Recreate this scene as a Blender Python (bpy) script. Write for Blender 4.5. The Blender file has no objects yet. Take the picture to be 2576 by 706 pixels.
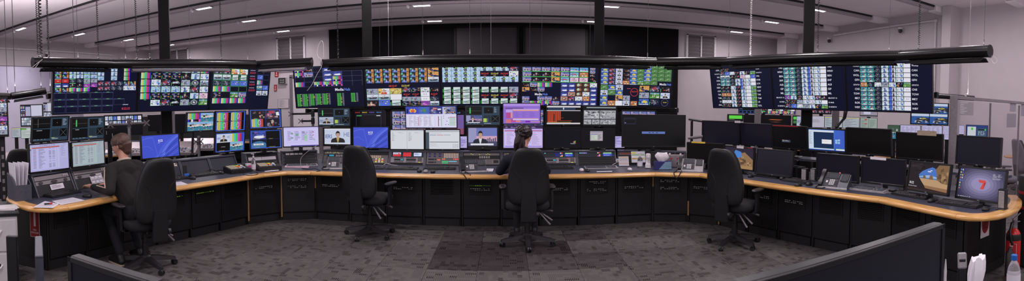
import bpy, bmesh, math, random
from math import sin, cos, pi, radians, atan2, hypot
from mathutils import Matrix, Vector
random.seed(7)
sc = bpy.context.scene
C = sc.collection

# ------------------------------------------------------------------ camera
# a stitched panorama: cylindrical projection, 122 degrees wide, pitched slightly down
F, H0, PITCH, YAW, CH = 1207.0, 318.0, .042, .0153, 1.6
cam_data = bpy.data.cameras.new('camera')
cam_data.type = 'PANO'
cam_data.panorama_type = 'CENTRAL_CYLINDRICAL'
cam_data.central_cylindrical_range_u_min = -1288 / F
cam_data.central_cylindrical_range_u_max = 1288 / F
cam_data.central_cylindrical_range_v_min = (H0 - 706) / F
cam_data.central_cylindrical_range_v_max = H0 / F
cam_data.central_cylindrical_radius = 1.0
cam_data.clip_start = .05
cam = bpy.data.objects.new('camera', cam_data)
C.objects.link(cam)
cam.location = (0, 0, CH)
cam.rotation_euler = (pi / 2 - PITCH, 0, -YAW)
sc.camera = cam

# ------------------------------------------------------------------ world, exposure
w = bpy.data.worlds.new('hall_light')
sc.world = w
w.use_nodes = True
w.node_tree.nodes['Background'].inputs[0].default_value = (.78, .71, .76, 1)
w.node_tree.nodes['Background'].inputs[1].default_value = .66
vs = sc.view_settings
vs.view_transform = 'Standard'; vs.look = 'None'; vs.gamma = 1; vs.exposure = 0
vs.use_curve_mapping = False
sc.cycles.use_denoising = True
sc.cycles.max_bounces = 6
sc.cycles.diffuse_bounces = 3
sc.cycles.sample_clamp_indirect = 4

CEIL = 4.3
BEAM_Y = [14.4 - 2.24 * k for k in range(9)]
SPOT_COL, SPOT_W, UP_W = (1.0, .92, .95), 35.0, 1.5

# ------------------------------------------------------------------ pixel helpers (direction only; a plane gives the distance)
def ray(x, y):
    th = (x - 1288) / F; v = (H0 - y) / F
    X, Y, Z = sin(th), cos(th), v
    Y, Z = Y * cos(PITCH) + Z * sin(PITCH), -Y * sin(PITCH) + Z * cos(PITCH)
    X, Y = X * cos(YAW) + Y * sin(YAW), -X * sin(YAW) + Y * cos(YAW)
    return Vector((X, Y, Z))
CAMP = Vector((0, 0, CH))
def atz(x, y, z): d = ray(x, y); return CAMP + d * ((z - CH) / d.z)
def atn(x, y, n, c): d = ray(x, y); return CAMP + d * (c / (n[0] * d.x + n[1] * d.y))
def aty(x, y, Y): return atn(x, y, (0, 1), Y)
def atx(x, y, X): return atn(x, y, (1, 0), X)
def atr(x, y, r): d = ray(x, y); return CAMP + d * (r / hypot(d.x, d.y))

# ------------------------------------------------------------------ materials
def lin(c):
    return tuple((u / 12.92 if u <= .04045 else ((u + .055) / 1.055) ** 2.4) for u in c)
def rgb(r, g, b): return lin((r / 255, g / 255, b / 255))
MATS = {}
def mat(name, col, rough=.6, metal=0, var=.12, scale=30, bump=0, emit=0, alpha=1, trans=0, spec=.5):
    """Principled with a noise that varies colour and roughness a little"""
    m = bpy.data.materials.new(name); m.use_nodes = True
    nt = m.node_tree; b = nt.nodes['Principled BSDF']
    b.inputs['Roughness'].default_value = rough; b.inputs['Metallic'].default_value = metal
    b.inputs['Specular IOR Level'].default_value = spec
    c = (*col, 1)
    if emit:
        b.inputs['Emission Color'].default_value = c; b.inputs['Emission Strength'].default_value = emit
    tc = nt.nodes.new('ShaderNodeTexCoord'); n = nt.nodes.new('ShaderNodeTexNoise')
    n.inputs['Scale'].default_value = scale; n.inputs['Detail'].default_value = 4
    nt.links.new(tc.outputs['Object'], n.inputs['Vector'])
    r = nt.nodes.new('ShaderNodeValToRGB')
    r.color_ramp.elements[0].position = .3; r.color_ramp.elements[1].position = .7
    r.color_ramp.elements[0].color = tuple(u * (1 - var) for u in col) + (1,)
    r.color_ramp.elements[1].color = tuple(min(1, u * (1 + var)) for u in col) + (1,)
    nt.links.new(n.outputs['Fac'], r.inputs['Fac']); nt.links.new(r.outputs['Color'], b.inputs['Base Color'])
    if bump:
        bp = nt.nodes.new('ShaderNodeBump'); bp.inputs['Strength'].default_value = bump; bp.inputs['Distance'].default_value = .002
        nt.links.new(n.outputs['Fac'], bp.inputs['Height']); nt.links.new(bp.outputs['Normal'], b.inputs['Normal'])
    if alpha < 1: b.inputs['Alpha'].default_value = alpha
    if trans: b.inputs['Transmission Weight'].default_value = trans
    MATS[name] = m
    return m
def print_mat(name, rough, strength, spec=.5):
    """flat print or lit picture: colour from the mesh, its alpha says how much it glows"""
    m = bpy.data.materials.new(name); m.use_nodes = True
    nt = m.node_tree; b = nt.nodes['Principled BSDF']; b.inputs['Roughness'].default_value = rough
    b.inputs['Specular IOR Level'].default_value = spec
    a = nt.nodes.new('ShaderNodeVertexColor'); a.layer_name = 'Col'
    inv = nt.nodes.new('ShaderNodeMath'); inv.operation = 'SUBTRACT'; inv.inputs[0].default_value = 1
    nt.links.new(a.outputs['Alpha'], inv.inputs[1])
    mx = nt.nodes.new('ShaderNodeVectorMath'); mx.operation = 'SCALE'
    nt.links.new(a.outputs['Color'], mx.inputs[0]); nt.links.new(inv.outputs[0], mx.inputs['Scale'])
    nt.links.new(mx.outputs[0], b.inputs['Base Color'])
    nt.links.new(a.outputs['Color'], b.inputs['Emission Color'])
    st = nt.nodes.new('ShaderNodeMath'); st.operation = 'MULTIPLY'; st.inputs[1].default_value = strength
    nt.links.new(a.outputs['Alpha'], st.inputs[0]); nt.links.new(st.outputs[0], b.inputs['Emission Strength'])
    MATS[name] = m
    return m
print_mat('screen_glass', .28, 1.0, .35); print_mat('printed', .7, 1.0)
mat('black_plastic', rgb(30, 29, 32), .42); mat('bezel', rgb(22, 21, 24), .35); mat('chair_leather', rgb(26, 25, 28), .48, bump=.25, scale=160)
mat('chair_fabric', rgb(30, 28, 33), .9, bump=.5, scale=500); mat('chair_plastic', rgb(42, 39, 43), .4)
mat('desk_panel', rgb(24, 23, 26), .45, scale=8, var=.08); mat('desk_top', rgb(62, 64, 79), .42, scale=14, var=.08)
mat('kick', rgb(24, 23, 26), .7); mat('slot', rgb(7, 7, 8), .9); mat('rack_frame', rgb(70, 72, 84), .4); mat('rack_black', rgb(24, 23, 26), .5)
mat('rack_grey', rgb(105, 98, 100), .4, .3); mat('rack_silver', rgb(160, 150, 155), .35, .5); mat('rack_navy', rgb(38, 52, 70), .45)
mat('tube_black', rgb(13, 12, 14), .25, spec=.6); mat('tray_black', rgb(14, 13, 15), .4); mat('tray_silver', rgb(190, 182, 190), .3, .6)
mat('post_black', rgb(14, 13, 15), .6, spec=.2); mat('white_paint', rgb(215, 208, 214), .6); mat('wall_white', rgb(196, 186, 192), .85, scale=3, var=.03)
mat('wall_lilac', rgb(215, 208, 225), .85, scale=3, var=.03); mat('ceiling_paint', rgb(238, 228, 234), .9, scale=2, var=.03)
mat('wall_black', rgb(19, 18, 20), .9, spec=.2, scale=4); mat('mesh_dark', rgb(52, 48, 52), .8, scale=200, var=.5)
mat('wood_plain', rgb(178, 132, 84), .4, scale=20); mat('steel', rgb(150, 146, 150), .35, .8); mat('wire_grey', rgb(70, 66, 70), .5, .3); mat('grey_metal', rgb(120, 112, 118), .45, .4)
mat('paper', rgb(225, 218, 230), .8, var=.03); mat('white_plastic', rgb(215, 208, 212), .4); mat('grey_plastic', rgb(150, 146, 150), .45)
mat('red_paint', rgb(190, 30, 34), .3); mat('red_sign', rgb(150, 30, 38), .5); mat('blue_plastic', rgb(60, 110, 210), .4)
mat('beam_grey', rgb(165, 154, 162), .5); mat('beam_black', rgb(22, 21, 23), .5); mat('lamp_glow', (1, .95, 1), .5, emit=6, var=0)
mat('skin', rgb(205, 150, 128), .5, var=.06); mat('hair_brown', rgb(84, 58, 48), .45, scale=90, var=.35, bump=.6); mat('hair_dark', rgb(36, 24, 27), .38, scale=90, var=.4, bump=.6)
mat('sweater', rgb(30, 27, 28), .95, scale=300, bump=.4); mat('navy_cloth', rgb(24, 27, 42), .9, scale=200, bump=.3); mat('trousers', rgb(24, 24, 32), .9, scale=200)
mat('shoe', rgb(26, 24, 26), .5); mat('sole', rgb(190, 165, 150), .7); mat('collar', rgb(200, 180, 165), .8); mat('eye_white', rgb(230, 225, 222), .3); mat('eye_dark', rgb(30, 22, 20), .2)
mat('lip', rgb(170, 95, 90), .5)
mat('cabinet_white', rgb(200, 194, 198), .5, var=.03); mat('cable_black', rgb(20, 19, 21), .5); mat('cable_white', rgb(215, 205, 205), .5)
mat('tissue', rgb(240, 234, 242), .9, var=.03); mat('blue_box', rgb(38, 40, 105), .6); mat('pale_blue', rgb(120, 150, 175), .6); mat('bottle_blue', rgb(20, 95, 185), .4)
mat('clear_plastic', (.92, .9, .93), .08, trans=.95, var=0); mat('cardboard', rgb(170, 150, 130), .85); mat('pink', rgb(225, 60, 140), .6); mat('lilac_paper', rgb(215, 170, 190), .8)
mat('louvre', rgb(120, 112, 116), .6, scale=40, var=.2); mat('granite', rgb(205, 198, 200), .5, scale=25, var=.12); mat('yellow', rgb(225, 195, 70), .6)
mat('chair_grey', rgb(96, 90, 100), .9, scale=200); mat('rear_black', rgb(20, 19, 22), .7); mat('rear_metal', rgb(140, 132, 138), .45, .3)

def glass_mat():
    m = bpy.data.materials.new('partition_glass'); m.use_nodes = True; nt = m.node_tree
    nt.nodes.clear(); o = nt.nodes.new('ShaderNodeOutputMaterial'); t = nt.nodes.new('ShaderNodeBsdfTransparent'); g = nt.nodes.new('ShaderNodeBsdfGlossy')
    t.inputs[0].default_value = (.96, .95, .97, 1); g.inputs['Roughness'].default_value = .05; x = nt.nodes.new('ShaderNodeMixShader'); x.inputs[0].default_value = .07
    nt.links.new(t.outputs[0], x.inputs[1]); nt.links.new(g.outputs[0], x.inputs[2]); nt.links.new(x.outputs[0], o.inputs[0]); MATS['partition_glass'] = m
glass_mat()
def wood_mat(name, c0, c1):
    m = bpy.data.materials.new(name); m.use_nodes = True; nt = m.node_tree; b = nt.nodes['Principled BSDF']
    uv = nt.nodes.new('ShaderNodeUVMap'); uv.uv_map = 'UVMap'
    mp = nt.nodes.new('ShaderNodeMapping'); mp.inputs['Scale'].default_value = (3, 70, 1)
    n = nt.nodes.new('ShaderNodeTexNoise'); n.inputs['Scale'].default_value = 1.5; n.inputs['Detail'].default_value = 6; n.inputs['Distortion'].default_value = .4
    r = nt.nodes.new('ShaderNodeValToRGB'); e = r.color_ramp.elements
    e[0].position, e[1].position = .3, .72; e[0].color = (*c0, 1); e[1].color = (*c1, 1)
    nt.links.new(uv.outputs[0], mp.inputs[0]); nt.links.new(mp.outputs[0], n.inputs['Vector']); nt.links.new(n.outputs['Fac'], r.inputs[0])
    nt.links.new(r.outputs[0], b.inputs['Base Color']); b.inputs['Roughness'].default_value = .3; b.inputs['Coat Weight'].default_value = .3; b.inputs['Coat Roughness'].default_value = .2
    MATS[name] = m
wood_mat('oak_rim', rgb(184, 124, 62), rgb(240, 190, 116))
def carpet(name, base, dash, light):
    """loop-pile tile: blocks of short dark bars on a mottled ground, turned a quarter from tile to tile"""
    m = bpy.data.materials.new(name); m.use_nodes = True; nt = m.node_tree; N = nt.nodes; L = nt.links; b = N['Principled BSDF']
    b.inputs['Roughness'].default_value = .95; b.inputs['Specular IOR Level'].default_value = .1
    def math_(op, a, bb=None, c=None):
        n = N.new('ShaderNodeMath'); n.operation = op
        for i, v in enumerate((a, bb, c)):
            if v is None: continue
            if isinstance(v, (int, float)): n.inputs[i].default_value = v
            else: L.new(v, n.inputs[i])
        return n.outputs[0]
    tc = N.new('ShaderNodeTexCoord'); oi = N.new('ShaderNodeObjectInfo')
    s = N.new('ShaderNodeSeparateXYZ'); L.new(tc.outputs['Object'], s.inputs[0])
    rn = math_('MULTIPLY', oi.outputs['Random'], 37.0)
    cx = math_('FLOOR', math_('DIVIDE', s.outputs[0], .0714)); cy = math_('FLOOR', math_('DIVIDE', s.outputs[1], .0455))
    k = N.new('ShaderNodeCombineXYZ'); L.new(cx, k.inputs[0]); L.new(cy, k.inputs[1]); L.new(rn, k.inputs[2])
    wn = N.new('ShaderNodeTexWhiteNoise'); wn.noise_dimensions = '3D'; L.new(k.outputs[0], wn.inputs['Vector'])
    bar = math_('GREATER_THAN', math_('SINE', math_('MULTIPLY', s.outputs[0], 2 * pi / .0178)), -.1)
    strong = math_('GREATER_THAN', wn.outputs['Value'], .87); weak = math_('GREATER_THAN', wn.outputs['Value'], .42)
    f = math_('MULTIPLY', bar, math_('MAXIMUM', strong, math_('MULTIPLY', weak, .34)))
    nz = N.new('ShaderNodeTexNoise'); nz.inputs['Scale'].default_value = 240; nz.inputs['Detail'].default_value = 2; L.new(tc.outputs['Object'], nz.inputs['Vector'])
    nb = N.new('ShaderNodeTexNoise'); nb.inputs['Scale'].default_value = 2.2; L.new(tc.outputs['Object'], nb.inputs['Vector'])
    g = N.new('ShaderNodeMixRGB'); g.inputs[1].default_value = (*base, 1); g.inputs[2].default_value = (*light, 1)
    L.new(math_('ADD', math_('MULTIPLY', nz.outputs['Fac'], .75), math_('MULTIPLY', oi.outputs['Random'], .35)), g.inputs[0])
    d = N.new('ShaderNodeMixRGB'); L.new(f, d.inputs[0]); L.new(g.outputs[0], d.inputs[1]); d.inputs[2].default_value = (*dash, 1)
    L.new(d.outputs[0], b.inputs['Base Color'])
    bp = N.new('ShaderNodeBump'); bp.inputs['Strength'].default_value = .5; bp.inputs['Distance'].default_value = .003; L.new(nz.outputs['Fac'], bp.inputs['Height']); L.new(bp.outputs[0], b.inputs['Normal'])
    MATS[name] = m
carpet('carpet_grey', rgb(72, 68, 68), rgb(38, 34, 35), rgb(112, 107, 107))
carpet('carpet_dark', rgb(47, 42, 43), rgb(23, 19, 20), rgb(80, 73, 75)); carpet('carpet_mid', rgb(59, 54, 55), rgb(28, 24, 25), rgb(94, 88, 89))

# ------------------------------------------------------------------ mesh builder
class MB:
    def __init__(s): s.v = []; s.f = []; s.m = []; s.uv = {}; s.M = Matrix.Identity(4); s.col = {}
    def at(s, loc=(0, 0, 0), rz=0, rx=0, ry=0):
        s.M = Matrix.Translation(loc) @ Matrix.Rotation(rz, 4, 'Z') @ Matrix.Rotation(ry, 4, 'Y') @ Matrix.Rotation(rx, 4, 'X'); return s
    def add(s, vs, fs, m=0):
        o = len(s.v); s.v += [s.M @ Vector(p) for p in vs]
        for f in fs: s.f.append(tuple(i + o for i in f)); s.m.append(m)
        return s
    def box(s, c, d, b=0, m=0):
        x, y, z = c; X, Y, Z = d[0] / 2, d[1] / 2, d[2] / 2
        if b <= 0:
            vs = [(x + i * X, y + j * Y, z + k * Z) for i in (-1, 1) for j in (-1, 1) for k in (-1, 1)]
            return s.add(vs, [(0, 1, 3, 2), (4, 6, 7, 5), (0, 4, 5, 1), (2, 3, 7, 6), (0, 2, 6, 4), (1, 5, 7, 3)], m)
        b = min(b, X * .99, Y * .99, Z * .99); vs = []; ix = {}
        for i in (-1, 1):
            for j in (-1, 1):
                for k in (-1, 1):
                    for a in range(3):
                        h = [X - b, Y - b, Z - b]; h[a] += b
                        ix[i, j, k, a] = len(vs); vs.append((x + i * h[0], y + j * h[1], z + k * h[2]))
        fs = []; R = (-1, 1)
        for i in R: fs += [tuple(ix[i, j, k, 0] for j, k in ((-1, -1), (1, -1), (1, 1), (-1, 1))), tuple(ix[j, i, k, 1] for j, k in ((-1, -1), (1, -1), (1, 1), (-1, 1))), tuple(ix[j, k, i, 2] for j, k in ((-1, -1), (1, -1), (1, 1), (-1, 1)))]
        for i in R:
            for j in R:
                fs += [(ix[i, j, -1, 0], ix[i, j, 1, 0], ix[i, j, 1, 1], ix[i, j, -1, 1]), (ix[i, -1, j, 0], ix[i, 1, j, 0], ix[i, 1, j, 2], ix[i, -1, j, 2]), (ix[-1, i, j, 1], ix[1, i, j, 1], ix[1, i, j, 2], ix[-1, i, j, 2])]
                for k in R: fs.append((ix[i, j, k, 0], ix[i, j, k, 1], ix[i, j, k, 2]))
        return s.add(vs, fs, m)
    def loft(s, rings, m=0, cap=True, closed=True):
        n = len(rings[0]); vs = [p for r in rings for p in r]; fs = []
        for a in range(len(rings) - 1):
            for i in range(n if closed else n - 1):
                j = (i + 1) % n; fs.append((a * n + i, a * n + j, (a + 1) * n + j, (a + 1) * n + i))
        if cap: fs += [tuple(range(n)), tuple(range((len(rings) - 1) * n, len(rings) * n))]
        return s.add(vs, fs, m)
    def tube(s, path, r, n=8, m=0, cap=True):
        P = [Vector(p) for p in path]; rings = []; up = None
        for i, p in enumerate(P):
            t = (P[min(i + 1, len(P) - 1)] - P[max(i - 1, 0)]).normalized()
            if up is None: up = t.orthogonal().normalized()
            up = (up - t * up.dot(t)); up = up.normalized() if up.length > 1e-6 else t.orthogonal().normalized()
            b = t.cross(up); rr = r[i] if isinstance(r, (list, tuple)) else r
            rings.append([p + (up * cos(2 * pi * k / n) + b * sin(2 * pi * k / n)) * rr for k in range(n)])
        return s.loft(rings, m, cap)
    def lathe(s, prof, n=16, m=0, c=(0, 0, 0)):
        return s.loft([[(c[0] + r * cos(2 * pi * k / n), c[1] + r * sin(2 * pi * k / n), c[2] + z) for k in range(n)] for r, z in prof], m)
    def prism(s, pts, z0, z1, m=0): return s.loft([[(x, y, z0) for x, y in pts], [(x, y, z1) for x, y in pts]], m)
    def side(s, pts, x0, x1, m=0): return s.loft([[(x0, y, z) for y, z in pts], [(x1, y, z) for y, z in pts]], m)
    def ell(s, c, r, n=12, k=8, m=0):
        return s.loft([[(c[0] + r[0] * sin(pi * a / k) * cos(2 * pi * i / n), c[1] + r[1] * sin(pi * a / k) * sin(2 * pi * i / n), c[2] - r[2] * cos(pi * a / k)) for i in range(n)] for a in [.15] + list(range(1, k)) + [k - .15]], m)
    def build(s, name, mt, parent=None, smooth=35, kind=None, label=None):
        me = bpy.data.meshes.new(name); me.from_pydata(s.v, [], s.f)
        for x in (mt if isinstance(mt, (list, tuple)) else [mt]): me.materials.append(MATS[x])
        me.polygons.foreach_set('material_index', s.m)
        if s.uv:
            l = me.uv_layers.new(name='UVMap')
            for p in me.polygons:
                for li, vi in zip(p.loop_indices, p.vertices): l.data[li].uv = s.uv.get(vi, (0, 0))
        bm = bmesh.new(); bm.from_mesh(me); bmesh.ops.recalc_face_normals(bm, faces=bm.faces); bm.to_mesh(me); bm.free()
        if smooth:
            me.polygons.foreach_set('use_smooth', [True] * len(me.polygons)); me.set_sharp_from_angle(angle=radians(smooth))
        return link(name, me, parent, kind, label)
def link(name, me, parent=None, kind=None, label=None):
    o = bpy.data.objects.new(name, me); C.objects.link(o)
    if parent: o.parent = parent
    if kind: o['kind'] = kind
    if label: o['label'] = label
    return o
def thing(name, label, cat, loc=(0, 0, 0), rz=0, group=None, rx=0):
    o = bpy.data.objects.new(name, None); C.objects.link(o); o.empty_display_size = .05
    o.location = loc; o.rotation_euler = (rx, 0, rz); o['label'] = label; o['category'] = cat
    if group: o['group'] = group
    return o
def tag(o, label, cat, group=None):
    o['label'] = label; o['category'] = cat
    if group: o['group'] = group
    return o
def struct(o, label=None):
    o['kind'] = 'structure'
    if label: o['label'] = label
    return o
def dup(root, loc, rz, label, rx=0, parent=None):
    r = root.copy(); C.objects.link(r)
    if parent: r.parent = parent
    else: r.location = loc; r.rotation_euler = (rx, 0, rz)
    if label: r['label'] = label
    for ch in list(root.children): dup(ch, None, None, None, parent=r)
    return r

def smooth_path(pts, n=6):
    P = [Vector(p) for p in pts]; Q = []
    for i in range(len(P) - 1):
        a, b, c, d = P[max(i - 1, 0)], P[i], P[i + 1], P[min(i + 2, len(P) - 1)]
        for k in range(n):
            t = k / n; Q.append(.5 * ((2 * b) + (c - a) * t + (2 * a - 5 * b + 4 * c - d) * t ** 2 + (-a + 3 * b - 3 * c + d) * t ** 3))
    return Q + [P[-1]]
# ------------------------------------------------------------------ drawn pictures: flat coloured pieces, layer over layer
TXT = {}
def text_geo(t, bold=0):
    if (t, bold) not in TXT:
        cu = bpy.data.curves.new('t', 'FONT'); cu.body = t; cu.resolution_u = 2; cu.size = 1; cu.offset = bold
        ob = bpy.data.objects.new('t', cu); me = ob.to_mesh()
        vs = [(v.co.x, v.co.y) for v in me.vertices]; fs = [tuple(p.vertices) for p in me.polygons]
        ob.to_mesh_clear(); bpy.data.objects.remove(ob); bpy.data.curves.remove(cu)
        TXT[t, bold] = (vs, fs, max([v[0] for v in vs] or [1]))
    return TXT[t, bold]
class CV:
    """u to the right 0..1, v down 0..1 over a W x H rectangle facing -Y, standing on z = 0"""
    def __init__(s, W, H, bg=(10, 10, 14), glow=1.0, dy=.0005):
        s.W, s.H, s.g, s.dy = W, H, glow, dy; s.v = []; s.f = []; s.c = []; s.win = (0, 0, 1, 1); s.L = 0
        s.rect(0, 0, 1, 1, bg, 0)
    def sub(s, x, y, w, h, L=None):
        a, b, c, d = s.win; k = CV.__new__(CV); k.__dict__.update(s.__dict__); k.win = (a + x * c, b + y * d, w * c, h * d)
        k.L = s.L + 1 if L is None else L; return k
    def P(s, u, v, l, off=0):
        a, b, c, d = s.win; return ((a + u * c - .5) * s.W, -.0004 - (l + s.L) * s.dy - off, (1 - (b + v * d)) * s.H)
    def color(s, c, a):
        if s.g > 0: m = .3 * c[0] + .55 * c[1] + .15 * c[2]; c = [(k * .86 + m * .14) * .97 for k in c[:3]]
        return (*rgb(*c[:3]), s.g if a is None else a)
    def poly(s, pts, c, l=1, a=None):
        for ax in (0, 1):                      # keep every piece inside its window
            for lim, sg in ((0, 1), (1, -1)):
                out = []
                for i in range(len(pts)):
                    p, q = pts[i - 1], pts[i]; dp_, dq = (p[ax] - lim) * sg, (q[ax] - lim) * sg
                    if (dp_ >= 0) != (dq >= 0): t = dp_ / (dp_ - dq); out.append((p[0] + (q[0] - p[0]) * t, p[1] + (q[1] - p[1]) * t))
                    if dq >= 0: out.append(q)
                pts = out
                if len(pts) < 3: return
        o = len(s.v); s.v += [s.P(u, v, l) for u, v in pts]; s.f.append(tuple(range(o, o + len(pts)))); s.c.append(s.color(c, a))
    def rect(s, x, y, w, h, c, l=1, a=None): s.poly([(x, y), (x, y + h), (x + w, y + h), (x + w, y)], c, l, a)
    def disc(s, x, y, rx, ry, c, l=1, n=10, a=None): s.poly([(x + rx * cos(2 * pi * k / n), y - ry * sin(2 * pi * k / n)) for k in range(n)], c, l, a)
    def ring(s, x, y, rx, ry, t, c, l=1, n=20):
        for k in range(n):
            p, q = 2 * pi * k / n, 2 * pi * (k + 1) / n
            s.poly([(x + rx * cos(p), y - ry * sin(p)), (x + rx * cos(q), y - ry * sin(q)), (x + rx * t * cos(q), y - ry * t * sin(q)), (x + rx * t * cos(p), y - ry * t * sin(p))], c, l)
    def frame(s, x, y, w, h, c, t=.03, l=1):
        ty = t; tx = t * (s.H * s.win[3]) / (s.W * s.win[2])
        s.rect(x, y, w, ty, c, l); s.rect(x, y + h - ty, w, ty, c, l); s.rect(x, y, tx, h, c, l); s.rect(x + w - tx, y, tx, h, c, l)
    def line(s, p, q, t, c, l=1):
        asp = (s.W * s.win[2]) / (s.H * s.win[3]); dx, dy = (q[0] - p[0]) * asp, q[1] - p[1]; n = hypot(dx, dy) or 1; nx, ny = -dy / n * t / asp, dx / n * t
        s.poly([(p[0] - nx, p[1] - ny), (p[0] + nx, p[1] + ny), (q[0] + nx, q[1] + ny), (q[0] - nx, q[1] - ny)], c, l)
    def text(s, t, x, y, h, c, l=3, anchor='c', bold=.008, a=None, sx=1):
        """h = cap height in v units; x, y = left/centre, baseline"""
        vs, fs, wd = text_geo(t, bold); k = h / .70; kx = k * (s.H * s.win[3]) / (s.W * s.win[2]) * sx
        x0 = x - (wd * kx / 2 if anchor == 'c' else wd * kx if anchor == 'r' else 0)
        for f in fs: s.poly([(x0 + vs[i][0] * kx, y - vs[i][1] * k) for i in f], c, l, a)
    def dashes(s, x, y, w, h, n, c, fill=.5, l=2, rnd=None, cols=1):
        """unreadable small print: rows of short bars"""
        r = rnd or random
        for i in range(n):
            for k in range(cols):
                ww = w / cols * r.uniform(.35, .95); s.rect(x + k * w / cols, y + i * h / n, ww, h / n * fill, c, l)
    def btn(s, x, y, w, h, c, d=.004, l=1, a=None):
        o = len(s.v); q = [(x, y), (x, y + h), (x + w, y + h), (x + w, y)]
        s.v += [s.P(u, v, l) for u, v in q] + [s.P(u, v, l, d) for u, v in q]
        for f in ((4, 5, 6, 7), (0, 1, 5, 4), (1, 2, 6, 5), (2, 3, 7, 6), (3, 0, 4, 7)): s.f.append(tuple(i + o for i in f)); s.c.append(s.color(c, a))
    def build(s, name, parent, loc=(0, 0, 0), mt='screen_glass', rx=0, rz=0, label=None):
        me = bpy.data.meshes.new(name); me.from_pydata(s.v, [], s.f); me.materials.append(MATS[mt])
        at = me.color_attributes.new('Col', 'FLOAT_COLOR', 'CORNER'); i = 0; buf = []
        for p, c in zip(me.polygons, s.c): buf += list(c) * p.loop_total
        at.data.foreach_set('color', buf)
        o = link(name, me, parent, None, label); o.location = loc; o.rotation_euler = (rx, 0, rz); return o
# ------------------------------------------------------------------ the room
XL, XR, YB = -14.3, 9.94, 15.75
fl = struct(MB().box((-3.5, 6.2, -.055), (30, 20, .1)).build('floor', 'carpet_grey', smooth=0), 'grey carpet tile floor')
tile_me = {}
for nm, mt in (('g', 'carpet_grey'), ('d', 'carpet_dark'), ('m', 'carpet_mid')):
    o = MB().box((0, 0, -.003), (.4975, .4975, .006), .0015).build('carpet_tile', mt, smooth=0); tile_me[nm] = o.data; bpy.data.objects.remove(o)
dark = {(0, 0): 'd', (0, 1): 'd', (0, 2): 'd', (1, 0): 'd', (1, 1): 'd', (1, 2): 'm', (1, 3): 'm', (-1, 0): 'm', (-1, 3): 'm'}      # patch of newer, darker tiles
for j in range(-2, 10):
    for i in range(-8, 10):
        x, y = -.767 + .5 * i + .25, 5.613 - .5 * j - .25
        if abs(x) > 3.9 and y > 3 or y < .4: continue
        o = link('carpet_tile', tile_me[dark.get((j, i), 'g')], fl)
        o.location = (x, y, .0005 if (j, i) in dark else 0); o.rotation_euler = (0, 0, pi / 2 * ((i + j) % 2))
struct(MB().box(((XL + XR) / 2 - 2, 6.5, CEIL + .05), (XR - XL + 6, 19, .1)).build('ceiling', 'ceiling_paint', smooth=0), 'pale flat ceiling')
wb = struct(MB().box(((XL + XR) / 2, YB + .1, CEIL / 2), (XR - XL + .4, .2, CEIL)).build('wall_back', 'wall_white', smooth=0))
x0, x1 = aty(830, 73, YB).x, aty(1704, 75, YB).x
struct(MB().box(((x0 + x1) / 2, YB - .06, CEIL / 2), (x1 - x0, .12, CEIL - .01)).build('wall_back_recess', 'wall_black', smooth=0), 'black painted stretch of the back wall')
struct(MB().box((XR + .1, 6.5, CEIL / 2), (.2, 18.5, CEIL)).build('wall_right', 'wall_white', smooth=0))
zs = 3.36
struct(MB().box((XL - .1, 7, (CEIL + zs) / 2), (.2, 18, CEIL - zs)).build('wall_left_upper', 'wall_white', smooth=0), 'upper part of the left wall above the open bay')
struct(MB().box((XL - .1, 13.9, zs / 2), (.2, 3.7, zs)).build('wall_left', 'wall_white', smooth=0))
struct(MB().box((XL - 2.6, 7, 2.1), (.2, 18, 4.2)).box((XL - 1.36, 7, 4.2), (2.4, 18, .1)).build('wall_bay', 'wall_lilac', smooth=0), 'bright lilac wall of the bay behind the left side')
for k, py in enumerate((4.6, 7.6, 10.4)):      # bay lamps
    t = thing('bay_light', 'flat ceiling lamp in the bright left bay, %s from the front' % ('first', 'second', 'third')[k], 'ceiling light', (XL - 1.2, py, 4.12), group='bay lamps')
    MB().box((0, 0, 0), (.5, .9, .04), .01).build('housing', 'white_paint', t); MB().box((0, 0, -.022), (.44, .84, .006)).build('diffuser', 'lamp_glow', t)
    l = bpy.data.lights.new('bay_lamp', 'AREA'); l.shape = 'RECTANGLE'; l.size, l.size_y = .45, .85; l.energy = 26; l.color = (.93, .88, 1)
    lo = bpy.data.objects.new('bay_lamp', l); C.objects.link(lo); lo.parent = t; lo.location = (0, 0, -.04)
# columns standing out of the right wall
ya, yb = atx(2371, 20, XR - .4).y, atx(2393, 20, XR - .4).y
struct(MB().box((XR - .2, (ya + yb) / 2, CEIL / 2), (.4, abs(ya - yb), CEIL - .01)).build('trim_1', 'wall_white', smooth=0), 'white column standing out of the right wall')
struct(MB().box((XR - .25, 14.6, CEIL / 2), (.5, .6, CEIL - .01)).build('trim_2', 'wall_white', smooth=0), 'white column near the back right corner')
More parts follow.
